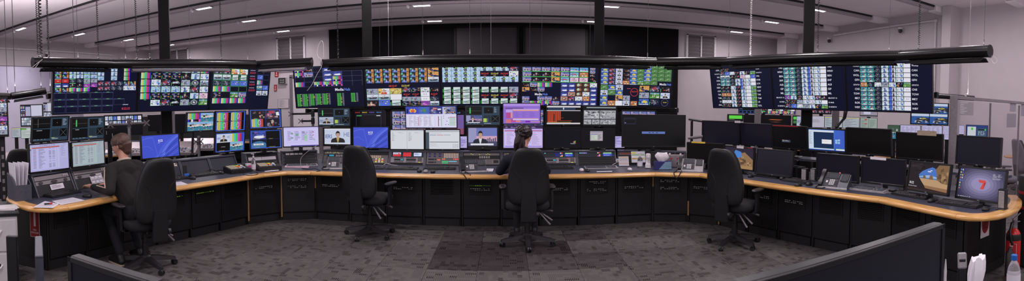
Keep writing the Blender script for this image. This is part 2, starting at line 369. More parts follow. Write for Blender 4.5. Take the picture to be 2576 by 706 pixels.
# ceiling beams with lamps
SX = (-12.0, -7.1, -2.1, 2.7, 7.5)
ORD = ('leftmost', 'second from left', 'middle', 'second from right', 'rightmost'); BN = ('first', 'second', 'third', 'fourth', 'fifth', 'sixth', 'seventh', 'eighth', 'ninth')
for k, by in enumerate(BEAM_Y):
    b = struct(MB().box((0, 0, -.075), (XR - XL - 1.2, .15, .07), .01).build('trim_%d' % (k + 3), 'beam_grey', smooth=0), 'long ceiling beam, %s from the back wall' % BN[k])
    b.location = ((XL + XR) / 2, by, CEIL)
    MB().box((0, -.03, -.02), (XR - XL - 1.2, .13, .04)).build('black_channel', 'beam_black', b, smooth=0)  # black edge strip above the grey beam face
    for e in (-1, 1): MB().box((e * (XR - XL - .55) / 2, 0, -.07), (.6, .26, .14), .01).build('end_bracket', 'ceiling_paint', b, smooth=0)
    for i, sx in enumerate(SX):
        t = thing('ceiling_light', 'white lamp on the %s ceiling beam from back, %s lamp' % (BN[k], ORD[i]), 'ceiling light', (sx, by, CEIL - .112), group='lamps on the ceiling beams')
        MB().box((0, 0, -.012), (.5, .13, .024), .008).build('housing', 'white_paint', t); MB().box((0, 0, -.026), (.42, .10, .006)).build('diffuser', 'lamp_glow', t)
        MB().lathe([(.03, 0), (.045, -.02), (.045, -.06), (.02, -.08)], 12, c=(-.36, -.02, .01)).build('sensor', 'white_paint', t)
        l = bpy.data.lights.new('lamp', 'AREA'); l.shape = 'RECTANGLE'; l.size, l.size_y = .5, .2; l.energy = SPOT_W; l.color = SPOT_COL
        lo = bpy.data.objects.new('lamp', l); C.objects.link(lo); lo.parent = t; lo.location = (0, 0, -.06)
# louvred windows and dark mesh windows high on the back wall
def louvre(n, px0, py0, px1, py1, lab):
    a, b = aty(px0, py0, YB), aty(px1, py1, YB); zt = min(a.z, CEIL - .12); zb = b.z - .35; W = b.x - a.x
    r = MB(); r.box((0, -.03, zt), (W + .1, .06, .07)).box((0, -.03, zb), (W + .1, .06, .07)).box((-W / 2, -.03, (zt + zb) / 2), (.07, .06, zt - zb)).box((W / 2, -.03, (zt + zb) / 2), (.07, .06, zt - zb)).box((0, -.03, (zt + zb) / 2), (.05, .06, zt - zb))
    o = struct(r.build('window_%d' % n, 'white_paint', smooth=0), lab); o.location = ((a.x + b.x) / 2, YB, 0)
    MB().box((0, -.004, (zt + zb) / 2), (W, .008, zt - zb)).build('backing', 'louvre', o, smooth=0)
    nS = 9
    for i in range(nS):
        for sd in (-1, 1):
            s = MB().at((sd * W / 4, -.03, zb + (i + .5) * (zt - zb) / nS), rx=radians(32)).box((0, 0, 0), (W / 2 - .06, .012, (zt - zb) / nS * 1.05)).build('slat', 'louvre', o, smooth=0)
louvre(1, 698, 87, 767, 150, 'white framed louvre window above the door'); louvre(2, 1728, 83, 1797, 145, 'white framed louvre window at the right end of the back wall'); louvre(3, 420, 119, 475, 150, 'louvre window half hidden behind a black post')
a, b = aty(1145, 68, YB - .12), aty(1475, 137, YB - .12)
mid = (a.x + b.x) / 2
for n, (p, q) in enumerate(((a.x, mid - .1), (mid + .1, b.x))):
    W = q - p; zt, zb = min(a.z, CEIL - .1), b.z - .5
    o = struct(MB().box((0, -.03, zt), (W, .06, .07)).box((0, -.03, zb), (W, .06, .07)).box((-W / 2, -.03, (zt + zb) / 2), (.07, .06, zt - zb)).box((W / 2, -.03, (zt + zb) / 2), (.07, .06, zt - zb)).build('window_%d' % (n + 4), 'post_black', smooth=0), 'dark mesh covered window on the black wall, %s one' % ('left', 'right')[n]); o.location = ((p + q) / 2, YB - .12, 0)
    MB().box((0, -.012, (zt + zb) / 2), (W - .06, .02, zt - zb - .06)).build('mesh_panel', 'mesh_dark', o, smooth=0)
# door, signs and notice board on the back wall seen between the screens
a, b = aty(734, 197, YB), aty(757, 197, YB)
dz = a.z; d = struct(MB().box((.5, -.03, dz / 2), (1.0, .06, dz)).build('door_1', 'white_paint', smooth=0), 'white door behind the screens'); d.location = (a.x + .06, YB, 0)
for x in (-.06, 1.06): MB().box((x, -.045, dz / 2), (.12, .09, dz + .1), .01).build('door_frame', 'grey_metal', d, smooth=0)
MB().box((.5, -.045, dz + .06), (1.24, .09, .12), .01).build('door_frame', 'grey_metal', d, smooth=0)
def wall_plate(name, x0, y0, x1, y1, lab, cat, bg, draw, dep=.03, mt='red_sign'):
    p, q = aty(x0, y0, YB), aty(x1, y1, YB); W, H = q.x - p.x, p.z - q.z
    t = thing(name, lab, cat, ((p.x + q.x) / 2, YB - .002, q.z)); MB().box((0, -dep / 2, H / 2), (W, dep, H), .004).build('plate', mt, t, smooth=0)
    cv = CV(W * .94, H * .94, bg, 0); draw(cv); cv.build('print', t, (0, -dep, H * .03), 'printed'); return t
ext = lambda c: (c.rect(.42, .2, .2, .45, (230, 220, 215)), c.rect(.46, .1, .1, .1, (230, 220, 215)), c.rect(.2, .75, .6, .12, (230, 220, 215)))
wall_plate('fire_sign', 692, 176, 701, 193, 'small red fire extinguisher sign, upper of two beside the door', 'sign', (165, 30, 36), ext)
wall_plate('fire_sign', 690, 213, 697, 229, 'small red fire extinguisher sign, lower of two beside the door', 'sign', (165, 30, 36), ext)
def alarm(c): c.text('FIRE ALARM', .5, .48, .2, (190, 190, 180), 2, sx=.55); c.text('EVACUATE', .5, .84, .2, (190, 190, 180), 2, sx=.6)
wall_plate('alarm_sign', 703, 196, 723, 211, 'dark fire alarm sign box on a pale backing beside the door', 'sign', (38, 40, 40), alarm, .12, 'white_plastic')
wall_plate('notice_frame', 700, 249, 728, 272, 'framed pale notice on the wall below the alarm sign', 'notice', (205, 195, 200), lambda c: c.dashes(.1, .1, .8, .8, 10, (150, 140, 148)), .03, 'grey_metal')
# conduits and small cameras under the ceiling
def conduit(lab, pts, r=.035):
    t = thing('wall_conduit', lab, 'pipe', pts[0]); o = Vector(pts[0]); MB().tube([Vector(p) - o for p in pts], r, 10).build('pipe', 'white_paint', t)
    for p in pts[1:-1]: MB().ell(Vector(p) - o, (.055, .055, .055)).build('elbow', 'white_paint', t)
zc = 4.05
conduit('white conduit running under the ceiling on the right wall and down', [(XR - .04, 12.2, zc), (XR - .04, atx(2357, 45, XR).y, zc), (XR - .04, atx(2353, 240, XR).y, .3)])
conduit('white conduit under the ceiling on the left wall with a drop', [(XL + .04, 7.0, zc - .1), (XL + .04, 9.0, zc - .1), (XL + .04, 13.5, zc - .1)])
def seccam(p, lab):
    t = thing('security_camera', lab, 'camera', p); MB().box((0, 0, .04), (.1, .1, .06), .01).build('bracket', 'white_plastic', t); MB().lathe([(.02, -.09), (.05, -.07), (.06, 0), (.03, .02)], 12).build('dome', 'bezel', t)
seccam((XR - .1, atx(2092, 87, XR).y, zc - .14), 'small dome camera on the right wall conduit, left one'); seccam((XR - .1, atx(2271, 66, XR).y, zc - .14), 'small dome camera on the right wall conduit, nearest the corner')
seccam((XL + .1, atx(113, 122, XL).y, zc - .25), 'small dome camera on the left wall conduit, left one'); seccam((XL + .1, atx(300, 131, XL).y, zc - .25), 'small dome camera on the left wall conduit, right one')
# black posts that carry the screen wall
for (x, r), lab in zip(((415, 7.4), (924, 8.3), (1507, 8.1), (2033, 7.25)), ('behind the left bank of screens', 'left of the dark windows', 'right of the dark windows', 'behind the right bank of screens')):
    p = atr(x, 140, r); t = thing('steel_post', 'square black steel post from floor to ceiling ' + lab, 'post', (p.x, p.y, 0), atan2(-p.x, p.y) * .9)
    MB().box((0, 0, CEIL / 2), (.165, .165, CEIL - .002), .008).build('shaft', 'post_black', t, smooth=0); MB().box((0, 0, .01), (.32, .32, .02)).build('foot_plate', 'post_black', t, smooth=0)
# ------------------------------------------------------------------ the U-shaped control desk
ZT = .735
RIM = [[(-4.74, 2.86), (-4.62, 2.7), (-4.45, 2.58), (-4.27, 2.51), (-4.03, 2.46), (-3.84, 2.455), (-3.71, 2.5), (-3.62, 2.6), (-3.575, 2.75)],
       [(-3.575, 2.75), (-3.58, 3.7)], [(-3.58, 3.7), (-3.07, 5.57)], [(-3.07, 5.57), (-2.88, 5.86)], [(-2.88, 5.86), (-2.57, 5.96)],
       [(-2.57, 5.96), (1.95, 5.97)], [(1.95, 5.97), (2.48, 5.73)], [(2.48, 5.73), (2.6, 5.42), (3.37, 3.38)], [(3.37, 3.38), (3.355, 2.42)],
       [(3.355, 2.42), (3.38, 2.3), (3.46, 2.2), (3.6, 2.13), (3.78, 2.115), (4.0, 2.15), (4.22, 2.23), (4.45, 2.35), (4.66, 2.52)]]
PL = []
for r in RIM: PL += r if not PL else r[1:]
def offs(P, d):
    """offset a polyline to its desk side (left of travel) with mitres"""
    out = []
    for i, p in enumerate(P):
        ns = []
        for a, b in ((i - 1, i), (i, i + 1)):
            if 0 <= a and b < len(P):
                dx, dy = P[b][0] - P[a][0], P[b][1] - P[a][1]; L = hypot(dx, dy); ns.append((-dy / L, dx / L))
        nx, ny = sum(n[0] for n in ns) / len(ns), sum(n[1] for n in ns) / len(ns); q = nx * nx + ny * ny
        out.append((p[0] + nx / q * d, p[1] + ny / q * d))
    return out
wt = thing('desk_worktop', 'long U-shaped dark blue-grey worktop edged with varnished oak', 'worktop', (0, 0, ZT - .04))
prof = [(.125, .04), (.03, .04), (.012, .034), (.002, .022), (0, .010), (.004, -.002), (.016, -.010), (.125, -.010)]
OFF = {d: offs(PL, d) for d in {p[0] for p in prof}}
i0 = 0; dist = 0
for r in RIM:
    n = len(r); mb = MB(); rings = []; us = []; u = dist
    for k in range(n):
        i = i0 + k
        if k: u += hypot(PL[i][0] - PL[i - 1][0], PL[i][1] - PL[i - 1][1])
        rings.append([(*OFF[d][i], z) for d, z in prof]); us.append(u)
    for k in (0, -1):                # hairline joints between the pieces
        a, b = rings[k], rings[1 if k == 0 else -2]
        rings[k] = [tuple(Vector(p) + (Vector(q) - Vector(p)).normalized() * .0012) for p, q in zip(a, b)]
    mb.loft(rings)
    for k in range(n):
        v = random.random()
        for j in range(len(prof)): mb.uv[k * len(prof) + j] = (us[k] + i0 * .37, j * .02 + i0)
    mb.build('oak_edge', 'oak_rim', wt, 50); i0 += n - 1; dist = u
BACK = [(4.78, 2.7), (4.72, 3.55), (3.85, 5.85), (3.15, 7.1), (2.4, 7.55), (-3.1, 7.55), (-3.75, 7.0), (-4.3, 6.1), (-4.88, 4.1), (-4.92, 3.2)]
MB().prism(offs(PL, .126) + BACK, .0, .0385).build('laminate_top', 'desk_top', wt, 20)

# cabinets under the worktop, each one a unit
PLINTH = [((-4.02, 2.80), (-3.95, 3.78), 2), ((-3.95, 3.78), (-3.41, 5.68), 4), ((-3.41, 5.68), (-3.1, 6.1), 1), ((-3.1, 6.1), (-2.66, 6.33), 1), ((-2.66, 6.33), (2.02, 6.33), 9),
          ((2.02, 6.33), (2.5, 6.18), 1), ((2.5, 6.18), (2.83, 5.86), 1), ((2.83, 5.86), (3.7, 3.5), 5), ((3.7, 3.5), (3.68, 2.55), 2)]
CABN = 0; HC = ZT - .052
WHERE = ['first cabinet from the left desk end', 'second cabinet from the left desk end, behind the seated man', 'third cabinet from the left end, left of the long dark run', 'fourth cabinet from the left end, with green indicator lights', 'fifth cabinet from the left end, with green indicator lights', 'sixth cabinet from the left end, by the oak strips',
         'narrow corner cabinet between oak strips, left bend', 'corner cabinet with white lights, left bend', 'first cabinet of the straight middle, behind the left chair', 'second cabinet of the straight middle, beside the left chair', 'third cabinet of the straight middle', 'fourth cabinet of the straight middle', 'fifth cabinet of the straight middle, with green lights', 'sixth cabinet of the straight middle, behind the woman', 'seventh cabinet of the straight middle', 'eighth cabinet of the straight middle', 'ninth cabinet of the straight middle',
         'corner cabinet at the right bend, with bright slots', 'corner cabinet at the right bend, next to the right chair', 'first cabinet of the right wing, behind the right chair', 'second cabinet of the right wing', 'third cabinet of the right wing', 'fourth cabinet of the right wing', 'fifth cabinet of the right wing', 'sixth cabinet of the right wing', 'last cabinet of the right wing, at the rounded end']
LED = {3: 'g', 4: 'g', 6: 'w', 7: 'W', 8: 'w', 10: 'w', 12: 'gw', 14: 'w', 15: 'W', 16: 'w', 17: 'W', 18: 'w', 21: 'w', 20: 'w'}
STRIP = {6: (.05, .68), 7: (.05, .68), 17: (.5, .68), 18: (.1, .3), 19: (.02, .35), 8: (.45, .62)}
for (p, q, n) in PLINTH:
    L = hypot(q[0] - p[0], q[1] - p[1]); ang = atan2(q[1] - p[1], q[0] - p[0]); w = L / n
    for k in range(n):
        t = thing('desk_cabinet', 'black ' + WHERE[CABN], 'cabinet', (p[0] + (q[0] - p[0]) * k / n, p[1] + (q[1] - p[1]) * k / n, .001), ang, 'cabinets under the control desk')
        MB().box((w / 2, .20, HC / 2), (w + .02, .34, HC - .004)).build('carcass', 'rack_black', t, smooth=0)
        d = MB().box((w / 2 + .012, 0, .115 + (HC - .125) / 2), (w - .032, .024, HC - .13), .004).build('door', 'desk_panel', t, smooth=0)
        MB().box((w / 2, .018, .05), (w - .06, .012, .096)).build('kick_board', 'kick', t, smooth=0)
        MB().box((.014, .012, HC / 2), (.022, .03, HC - .006), .002).build('side_post', 'desk_panel', t, smooth=0)
        vw = min(.30, w - .14); z0, z1 = HC - .26, HC - .06
        MB().box((w / 2, -.0135, (z0 + z1) / 2), (vw, .003, z1 - z0)).build('vent_backing', 'slot', d, smooth=0)
        g = MB()
        for s in range(11): g.box((w / 2, -.018, z0 + s * (z1 - z0) / 10), (vw + .01, .007, .0075))
        for sd in (-1, 1): g.box((w / 2 + sd * (vw / 2 + .004), -.017, (z0 + z1) / 2), (.01, .008, z1 - z0 + .01))
        g.build('vent_grille', 'desk_panel', d, smooth=0)
        if CABN in LED:
            cv = CV(vw, z1 - z0, (7, 7, 8), 0); kd = LED[CABN]; rr = random.Random(CABN)
            if 'g' in kd:
                for s in range(12): cv.rect(.02 + .08 * s, .35, .035, .05, (150, 200, 40) if rr.random() < .4 else (70, 110, 20), 1, .8)
            if 'w' in kd or 'W' in kd:
                for s in (1, 2, 6, 7) if 'W' in kd else (5, 6):
                    for j in range(9):
                        if rr.random() < .75: cv.rect(.04 + .1 * j, .05 + s * .1, .085 * rr.uniform(.4, 1), .035, (150, 145, 140), 1, .22)
            cv.build('indicator_lights', d, (w / 2, -.0155, z0), 'printed')
        if CABN in STRIP:
            a, b = STRIP[CABN]; MB().box((.014, -.012, (a + b) / 2), (.02, .012, b - a)).build('oak_strip', 'wood_plain', t, smooth=0)
        CABN += 1
# closed ends of the desk
for (x0, y0, x1, y1, nm) in ((-4.56, 2.66, -4.03, 2.80, 'left'), (3.68, 2.522, 4.5, 2.57, 'right')):
    L = hypot(x1 - x0, y1 - y0); t = thing('desk_end_panel', 'black end panel closing the %s end of the desk' % nm, 'panel', (x0, y0, .001), atan2(y1 - y0, x1 - x0))
    MB().box((L / 2, .01, HC / 2), (L, .03, HC - .004), .003).build('board', 'desk_panel', t, smooth=0); MB().box((L / 2, -.008, .05), (L - .1, .01, .09)).build('kick_board', 'kick', t, smooth=0)
    if nm == 'left':
        s = thing('fire_extinguisher_sign', 'red fire extinguisher location sign on the left desk end', 'sign', (x0 + (x1 - x0) * .74, y0 + (y1 - y0) * .74 - .008, .33), atan2(y1 - y0, x1 - x0))
        MB().box((0, -.002, .15), (.13, .004, .30)).build('plate', 'white_paint', s, smooth=0)
        cv = CV(.122, .292, (150, 32, 38), 0); cv.rect(.4, .2, .22, .42, (225, 215, 215)); cv.poly([(.4, .2), (.62, .2), (.56, .1), (.46, .1)], (225, 215, 215)); cv.rect(.47, .04, .08, .07, (225, 215, 215)); cv.text('FIRE', .5, .78, .06, (225, 215, 215)); cv.text('EXTINGUISHER', .5, .88, .06, (225, 215, 215), sx=.62); cv.build('print', s, (0, -.004, .004), 'printed')
    else:
        s = thing('co2_sign', 'white sign with a red oval about carbon dioxide on the right desk end', 'sign', (x0 + .33, y0 + .004, .40), atan2(y1 - y0, x1 - x0))
        MB().box((0, -.002, .12), (.17, .004, .25)).build('plate', 'white_paint', s, smooth=0)
        cv = CV(.165, .245, (225, 215, 218), 0); cv.disc(.5, .45, .44, .42, (150, 30, 34), 1, 24); cv.text('CO2', .5, .22, .09, (40, 20, 22)); cv.dashes(.2, .3, .6, .4, 6, (60, 20, 24)); cv.build('print', s, (0, -.004, .002), 'printed')

# ------------------------------------------------------------------ sloping rack consoles on the worktop
TB = .45          # slope of the rack face
def rack_face(kind, W, H, seed):
    r = random.Random(seed); cv = CV(W, H, (34, 33, 37), 0, .0012)
    bt = lambda x, y, w, h, c, a=None, d=.004: cv.btn(x, y, w, h, c, d, 2, a)
    def silver(y, h):
        cv.btn(.02, y, .96, h, (128, 120, 124), .006, 1)
    if kind == 'audio':
        silver(.06, .2)
        for i in range(14):
            bt(.10 + i * .05, .09, .03, .05, (150, 142, 145)); bt(.10 + i * .05, .17, .03, .05, (175, 200, 70) if seed % 2 and r.random() < .3 else (90, 86, 88), .7 if seed % 2 else 0)
        for i in range(3): cv.disc(.82 + i * .05, .16, .02, .06, (170, 160, 165), 14, 10)
        silver(.30, .18)
        for x, w_ in ((.08, .12), (.42, .18), (.78, .11)):
            cv.disc(x + w_ / 2, .39, w_ / 2, .07, (30, 28, 32), 14, 14); cv.disc(x + w_ / 2, .39, w_ / 2.6, .045, (60, 56, 60), 15, 14)
        for i in range(4): bt(.25 + i * .04, .36, .015, .04, (160, 190, 60), .6); bt(.64 + i * .035, .36, .015, .05, (60, 56, 60), 0)
        cv.rect(.02, .55, .96, .40, (30, 29, 33), 1)
    elif kind == 'blank':
        cv.rect(.015, .03, .97, .94, (46, 47, 58), 1)
        for y in (.12, .5, .88):
            for x in (.02, .96): bt(x, y, .018, .05, (18, 18, 20))
    elif kind == 'keys':
        cv.rect(.015, .03, .97, .94, (46, 46, 56), 1); cv.btn(.05, .06, .9, .28, (120, 108, 108), .004, 1)
        for row in range(2):
            for i in range(18):
                if r.random() < .85: bt(.08 + i * .048, .10 + row * .12, .03, .07, (235, 215, 205), .5)
    elif kind == 'kvm':
        cv.btn(.0, .0, 1, .40, (38, 52, 66), .004, 1)
        for x0 in (.05, .37):
            for row in range(4):
                for i in range(6):
                    w_ = x0 < .1 and row < 2 and r.random() < .9
                    bt(x0 + i * .042, .04 + row * .085, .034, .062, (215, 215, 240) if w_ else (235, 62, 66), .95, .006)
        cv.rect(.70, .05, .24, .29, (200, 210, 240), 7, 1.0); cv.dashes(.72, .1, .18, .16, 3, (90, 95, 130), .4, 8, r)
    elif kind == 'kvm2':
        cv.btn(.0, .0, 1, .40, (40, 54, 70), .004, 1)
        for x0, base in ((.04, (60, 60, 60)), (.36, (50, 52, 150) if seed % 2 else (58, 58, 58))):
            for row in range(4):
                for i in range(6): bt(x0 + i * .042, .04 + row * .085, .034, .06, base, .35 if base[2] > 100 else 0, .005)
        for i in range(5 if not seed % 2 else 1): bt(.04 + i * .042, .04, .034, .06, ((90, 210, 220), (150, 170, 240), (180, 160, 240), (170, 180, 240), (150, 150, 250))[i], 1, .006)
        for (i, j, c) in ((4, 0, (250, 235, 230)), (5, 0, (240, 60, 50)), (5, 2, (245, 190, 220)), (5, 3, (250, 190, 60)), (4, 3, (250, 200, 90) if seed % 2 else (240, 80, 220))): bt(.36 + i * .042, .04 + j * .085, .034, .06, c, 1, .006)
        cv.rect(.68, .04, .24, .30, (58, 80, 205), 7, 1); cv.rect(.68, .04, .24, .12, (60, 140, 50), 8, 1); cv.rect(.69, .08, .22, .04, (220, 235, 225), 9, 1); cv.dashes(.7, .25, .18, .08, 2, (210, 215, 240), .5, 9, r)
    elif kind == 'mux':
        cv.btn(.02, .02, .96, .96, (112, 104, 106), .004, 1)
        for i in range(3):
            for y in (.08, .27): bt(.07 + i * .15, y, .07, .11, (36, 40, 100), .5)
        for row, y in enumerate((.08, .17, .27, .36)):
            for i in range(9): bt(.53 + i * .048, y, .03, .06, (225, 180, 150) if row % 2 == 0 else (220, 210, 205), .6)
        for y in (.52, .76): cv.rect(.07, y, .17, .12, (24, 30, 40), 6); cv.disc(.28, y + .06, .022, .07, (25, 24, 26), 9)
        for x, y, c in ((.34, .58, (255, 120, 90)), (.38, .58, (255, 120, 90)), (.48, .50, (255, 140, 80)), (.53, .50, (255, 130, 80)), (.80, .50, (250, 80, 70)), (.85, .50, (255, 120, 90)), (.89, .5, (250, 80, 70)), (.93, .5, (240, 70, 70))): bt(x, y, .035, .08, c, 1)
        for row in range(2):
            for i in range(4): bt(.48 + i * .045, .70 + row * .12, .034, .07, (50, 215, 130), 1)
        for i in range(6): bt(.67 + i * .04, .70, .03, .07, (120, 200, 235), .9)
        for row in range(2):
            for i in range(4): bt(.31 + i * .035, .70 + row * .12, .02, .05, (90, 92, 120), .2)
    elif kind == 'mux2':
        cv.rect(.02, .02, .96, .22, (34, 30, 34), 1); cv.btn(.02, .28, .96, .68, (112, 104, 106), .004, 1)
        for row in range(2):
            for i in range(9): bt(.30 + i * .055, .34 + row * .1, .035, .06, (225, 190, 165), .6)
        bt(.12, .55, .05, .1, (210, 240, 70), 1); bt(.12, .75, .04, .07, (150, 160, 90), .3)
        for y in (.56, .78): bt(.36, y, .14, .13, (40, 44, 110), .5)
        for row in range(3):
            for i in range(3): bt(.62 + i * .09, .56 + row * .12, .055, .08, ((225, 205, 200), (240, 110, 70), (210, 230, 70), (235, 190, 190))[(i * 2 + row) % 4], .8)
    elif kind == 'levels':
        cv.btn(.02, .05, .96, .19, (120, 112, 114), .004, 1)
        for i in range(18): bt(.12 + i * .045, .08 + (i % 2) * .07, .022, .045, (215, 235, 40) if r.random() < .45 else (100, 95, 85), .9)
        cv.btn(.02, .27, .96, .24, (26, 24, 27), .004, 1); cv.rect(.20, .31, .17, .13, (40, 150, 175) if seed % 2 else (20, 22, 24), 6, .9 if seed % 2 else 0)
        for row in range(2):
            for i in range(5): bt(.44 + i * .06, .31 + row * .09, .04, .05, (205, 200, 200))
        if seed % 2 == 0:
            cv.btn(.02, .54, .96, .42, (118, 110, 112), .004, 1); cv.rect(.42, .56, .14, .1, (170, 215, 60), 6, .9); cv.rect(.42, .72, .17, .2, (30, 28, 30), 6); cv.rect(.82, .62, .13, .24, (30, 28, 30), 6)
            for i in range(4): cv.rect(.65 + i * .035, .6, .008, .32, (80, 76, 78), 6)
        else: cv.rect(.02, .54, .96, .42, (30, 29, 32), 1)
    elif kind == 'slots':
        for y in (.05, .3, .52, .74): cv.btn(.05, y, .9, .19, (30, 29, 33), .004, 1)
        for i in range(8):
            for x in (.015, .965): bt(x, .06 + i * .115, .02, .03, (150, 146, 150) if i % 3 else (12, 12, 13), 0, .002)
        if seed == 1:
            for i in range(4): bt(.08 + i * .13, .07, .11, .15, (205, 198, 200))
    elif kind == 'beige':
        cv.btn(.02, .02, .96, .26, (112, 100, 102), .004, 1)
        for i in range(6): bt(.10 + i * .14, .08, .06, .14, (170, 50, 48), .2, .008)
        for y in (.36, .6, .8): cv.btn(.04, y, .92, .17, (30, 29, 33), .004, 1)
    elif kind == 'paper':
        for y in (.05, .52, .76): cv.btn(.05, y, .9, .2, (30, 29, 33), .004, 1)
        cv.btn(.05, .24, .42, .42, (225, 218, 228), .002, 1); cv.btn(.48, .2, .46, .42, (220, 212, 222), .002, 1); cv.dashes(.08, .3, .34, .3, 5, (190, 182, 195), .3, 4, r); cv.rect(.05, .2, .5, .035, (90, 86, 90), 5)
    if kind == 'kvm' or (kind == 'kvm2' and seed % 2):
        cv.btn(.0, .44, 1, .44, (150, 142, 148), .010, 1)
        for x0 in (.10, .48):
            cv.rect(x0, .58, .30, .14, (16, 15, 18), 11)
            for i in range(8):
                for y in (.47, .78): bt(x0 + i * .038, y, .022, .06, (60, 52, 66), 0, .016)
        cv.rect(.30, .61, .08, .07, (40, 190, 220), 12, .9)
        for row in range(4):
            for i in range(4): bt(.84 + i * .032, .48 + row * .085, .024, .06, (88, 82, 84), 0, .014)
        bt(.86, .82, .06, .04, (225, 230, 60), .8, .014); bt(.74, .47, .018, .07, (235, 60, 50), .8, .018); cv.rect(0, .9, 1, .1, (18, 18, 20), 1)
    elif kind == 'kvm2':
        for y in (.45, .62, .79): cv.btn(.06, y, .88, .14, (30, 29, 33), .004, 1)
    return cv
BAYS = []
def bay(p, q, kind, lab, seed=0, h=.184):
    L = hypot(q[0] - p[0], q[1] - p[1]); t = thing('console_bay', lab, 'console', (p[0], p[1], ZT), atan2(q[1] - p[1], q[0] - p[0]), 'sloping rack consoles on the desk')
    y1 = h * math.tan(TB); sidep = [(0, 0), (y1, h), (y1 + .16, h), (y1 + .16, 0)]
    for x0, x1 in ((.002, .02), (L - .02, L - .002)): MB().side([(a - .008 if i < 2 else a, b) for i, (a, b) in enumerate(sidep)], x0, x1).build('side_cheek', 'rack_frame', t, 20)
    MB().side([(y1 - .012, h), (y1 - .012, h + .018), (y1 + .17, h + .018), (y1 + .17, h)], .001, L - .001).build('top_shelf', 'rack_frame', t, 20)
    MB().side([(.012, .0), (y1 + .008, h - .004), (y1 + .15, h - .004), (y1 + .15, 0)], .02, L - .02).build('rack_body', 'rack_black', t, 20)
    H = hypot(h, y1) - .012; cv = rack_face(kind, L - .042, H, seed); cv.build('rack_units', t, (L / 2, .009, .006), 'printed', rx=-TB)
    BAYS.append(t); return t
cx = lambda px: aty(px, 400, 7.0).x
CE = [(886, 979, 'mux2', 'console bay of grey button panels behind the left chair', 0), (979, 1067, 'kvm', 'console bay with blocks of red lit buttons and a silver panel', 0), (1067, 1160, 'mux', 'console bay with many coloured buttons, green and cyan rows', 0),
      (1160, 1262, 'levels', 'console bay with yellow level lights behind the angled phone', 2), (1262, 1364, 'levels', 'console bay hidden behind the seated woman', 4), (1364, 1452, 'kvm2', 'console bay with blue buttons and a silver panel right of the woman', 1), (1452, 1552, 'kvm2', 'console bay with cyan and white lit buttons above blank slots', 2)]
for a, b, k, lab, s in CE: bay((cx(a), 7.0), (cx(b), 7.0), k, lab, s)
bay((cx(1553), 7.0), (1.99, 6.93), 'beige', 'console bay with six red switches behind the soap bottle', 0); bay((2.0, 6.92), (2.62, 6.62), 'slots', 'blank console bay under the big black television', 0)
bay((cx(810), 6.98), (cx(885), 7.0), 'levels', 'console bay with a small blue display behind the left desk phone', 3)
bay((-3.3, 6.58), (-2.83, 6.90), 'slots', 'console bay of black slots with four pale buttons', 1)
bay((-3.66, 6.12), (-3.32, 6.55), 'paper', 'console bay with white sheets taped across it', 0)
lb0, lb1 = Vector((-4.28, 4.05)), Vector((-3.72, 5.98)); LBK = [('blank', 'blank navy console bay behind the seated man'), ('keys', 'console bay with two rows of pale keys'), ('blank', 'blank navy console bay behind the small phone stand'), ('blank', 'blank navy console bay behind the left edit controller')]
for i, (k, lab) in enumerate(LBK): bay(lb0.lerp(lb1, i / 4), lb0.lerp(lb1, (i + 1) / 4), k, lab, i)
bay((-4.16, 2.80), (-4.24, 3.38), 'audio', 'console bay with a paper strip at the left desk end', 0, .218); bay((-4.24, 3.39), (-4.28, 4.0), 'audio', 'console bay with green lights and a white card at the left', 1, .218)
# ------------------------------------------------------------------ small pictures used on the screens (all generic)
def bust(c, suit=(38, 42, 58), skin=(205, 160, 140), hair=(45, 32, 30), x=.5, s=1.0, l=2, shirt=(215, 215, 225)):
    c.poly([(x - .26 * s, 1), (x - .235 * s, .74), (x - .19 * s, .645), (x - .06 * s, .575), (x + .06 * s, .575), (x + .19 * s, .645), (x + .235 * s, .74), (x + .26 * s, 1)], suit, l)
    c.poly([(x - .055 * s, .575), (x, .98), (x + .055 * s, .575)], shirt, l + 1); c.rect(x - .035 * s, .48, .07 * s, .12, tuple(int(k * .85) for k in skin), l + 1)
    c.disc(x, .35, .078 * s, .185 * s, hair, l + 2, 14); c.disc(x, .39, .064 * s, .165 * s, skin, l + 3, 14); c.poly([(x - .066 * s, .34), (x - .03 * s, .29), (x + .05 * s, .30), (x + .066 * s, .34), (x + .06 * s, .21), (x, .165), (x - .06 * s, .21)], hair, l + 4)
    for k in (-1, 1): c.rect(x + k * .028 * s - .014 * s, .375, .028 * s, .025, (60, 44, 44), l + 4)
    c.rect(x - .02 * s, .48, .04 * s, .014, (150, 90, 86), l + 4)
def bars(c, cols=((205, 205, 205), (200, 200, 40), (60, 200, 200), (50, 205, 60), (200, 60, 200), (205, 50, 50), (60, 60, 215)), y=0, h=1):
    n = len(cols)
    for i, k in enumerate(cols): c.rect(i / n, y, 1 / n, h, k, 1)
def noise(c, cols, n, r, l=1, mx=.5):
    for i in range(n):
        w_, h_ = r.uniform(.08, mx), r.uniform(.1, mx); x, y = r.uniform(0, 1 - w_), r.uniform(0, 1 - h_)
        k = cols[r.randrange(len(cols))]; p = [(x, y + h_ * r.uniform(0, .4)), (x + w_ * r.uniform(0, .3), y + h_), (x + w_, y + h_ * r.uniform(.6, 1)), (x + w_ * r.uniform(.6, 1), y)]
        c.poly(p, k, l + (i % 3))
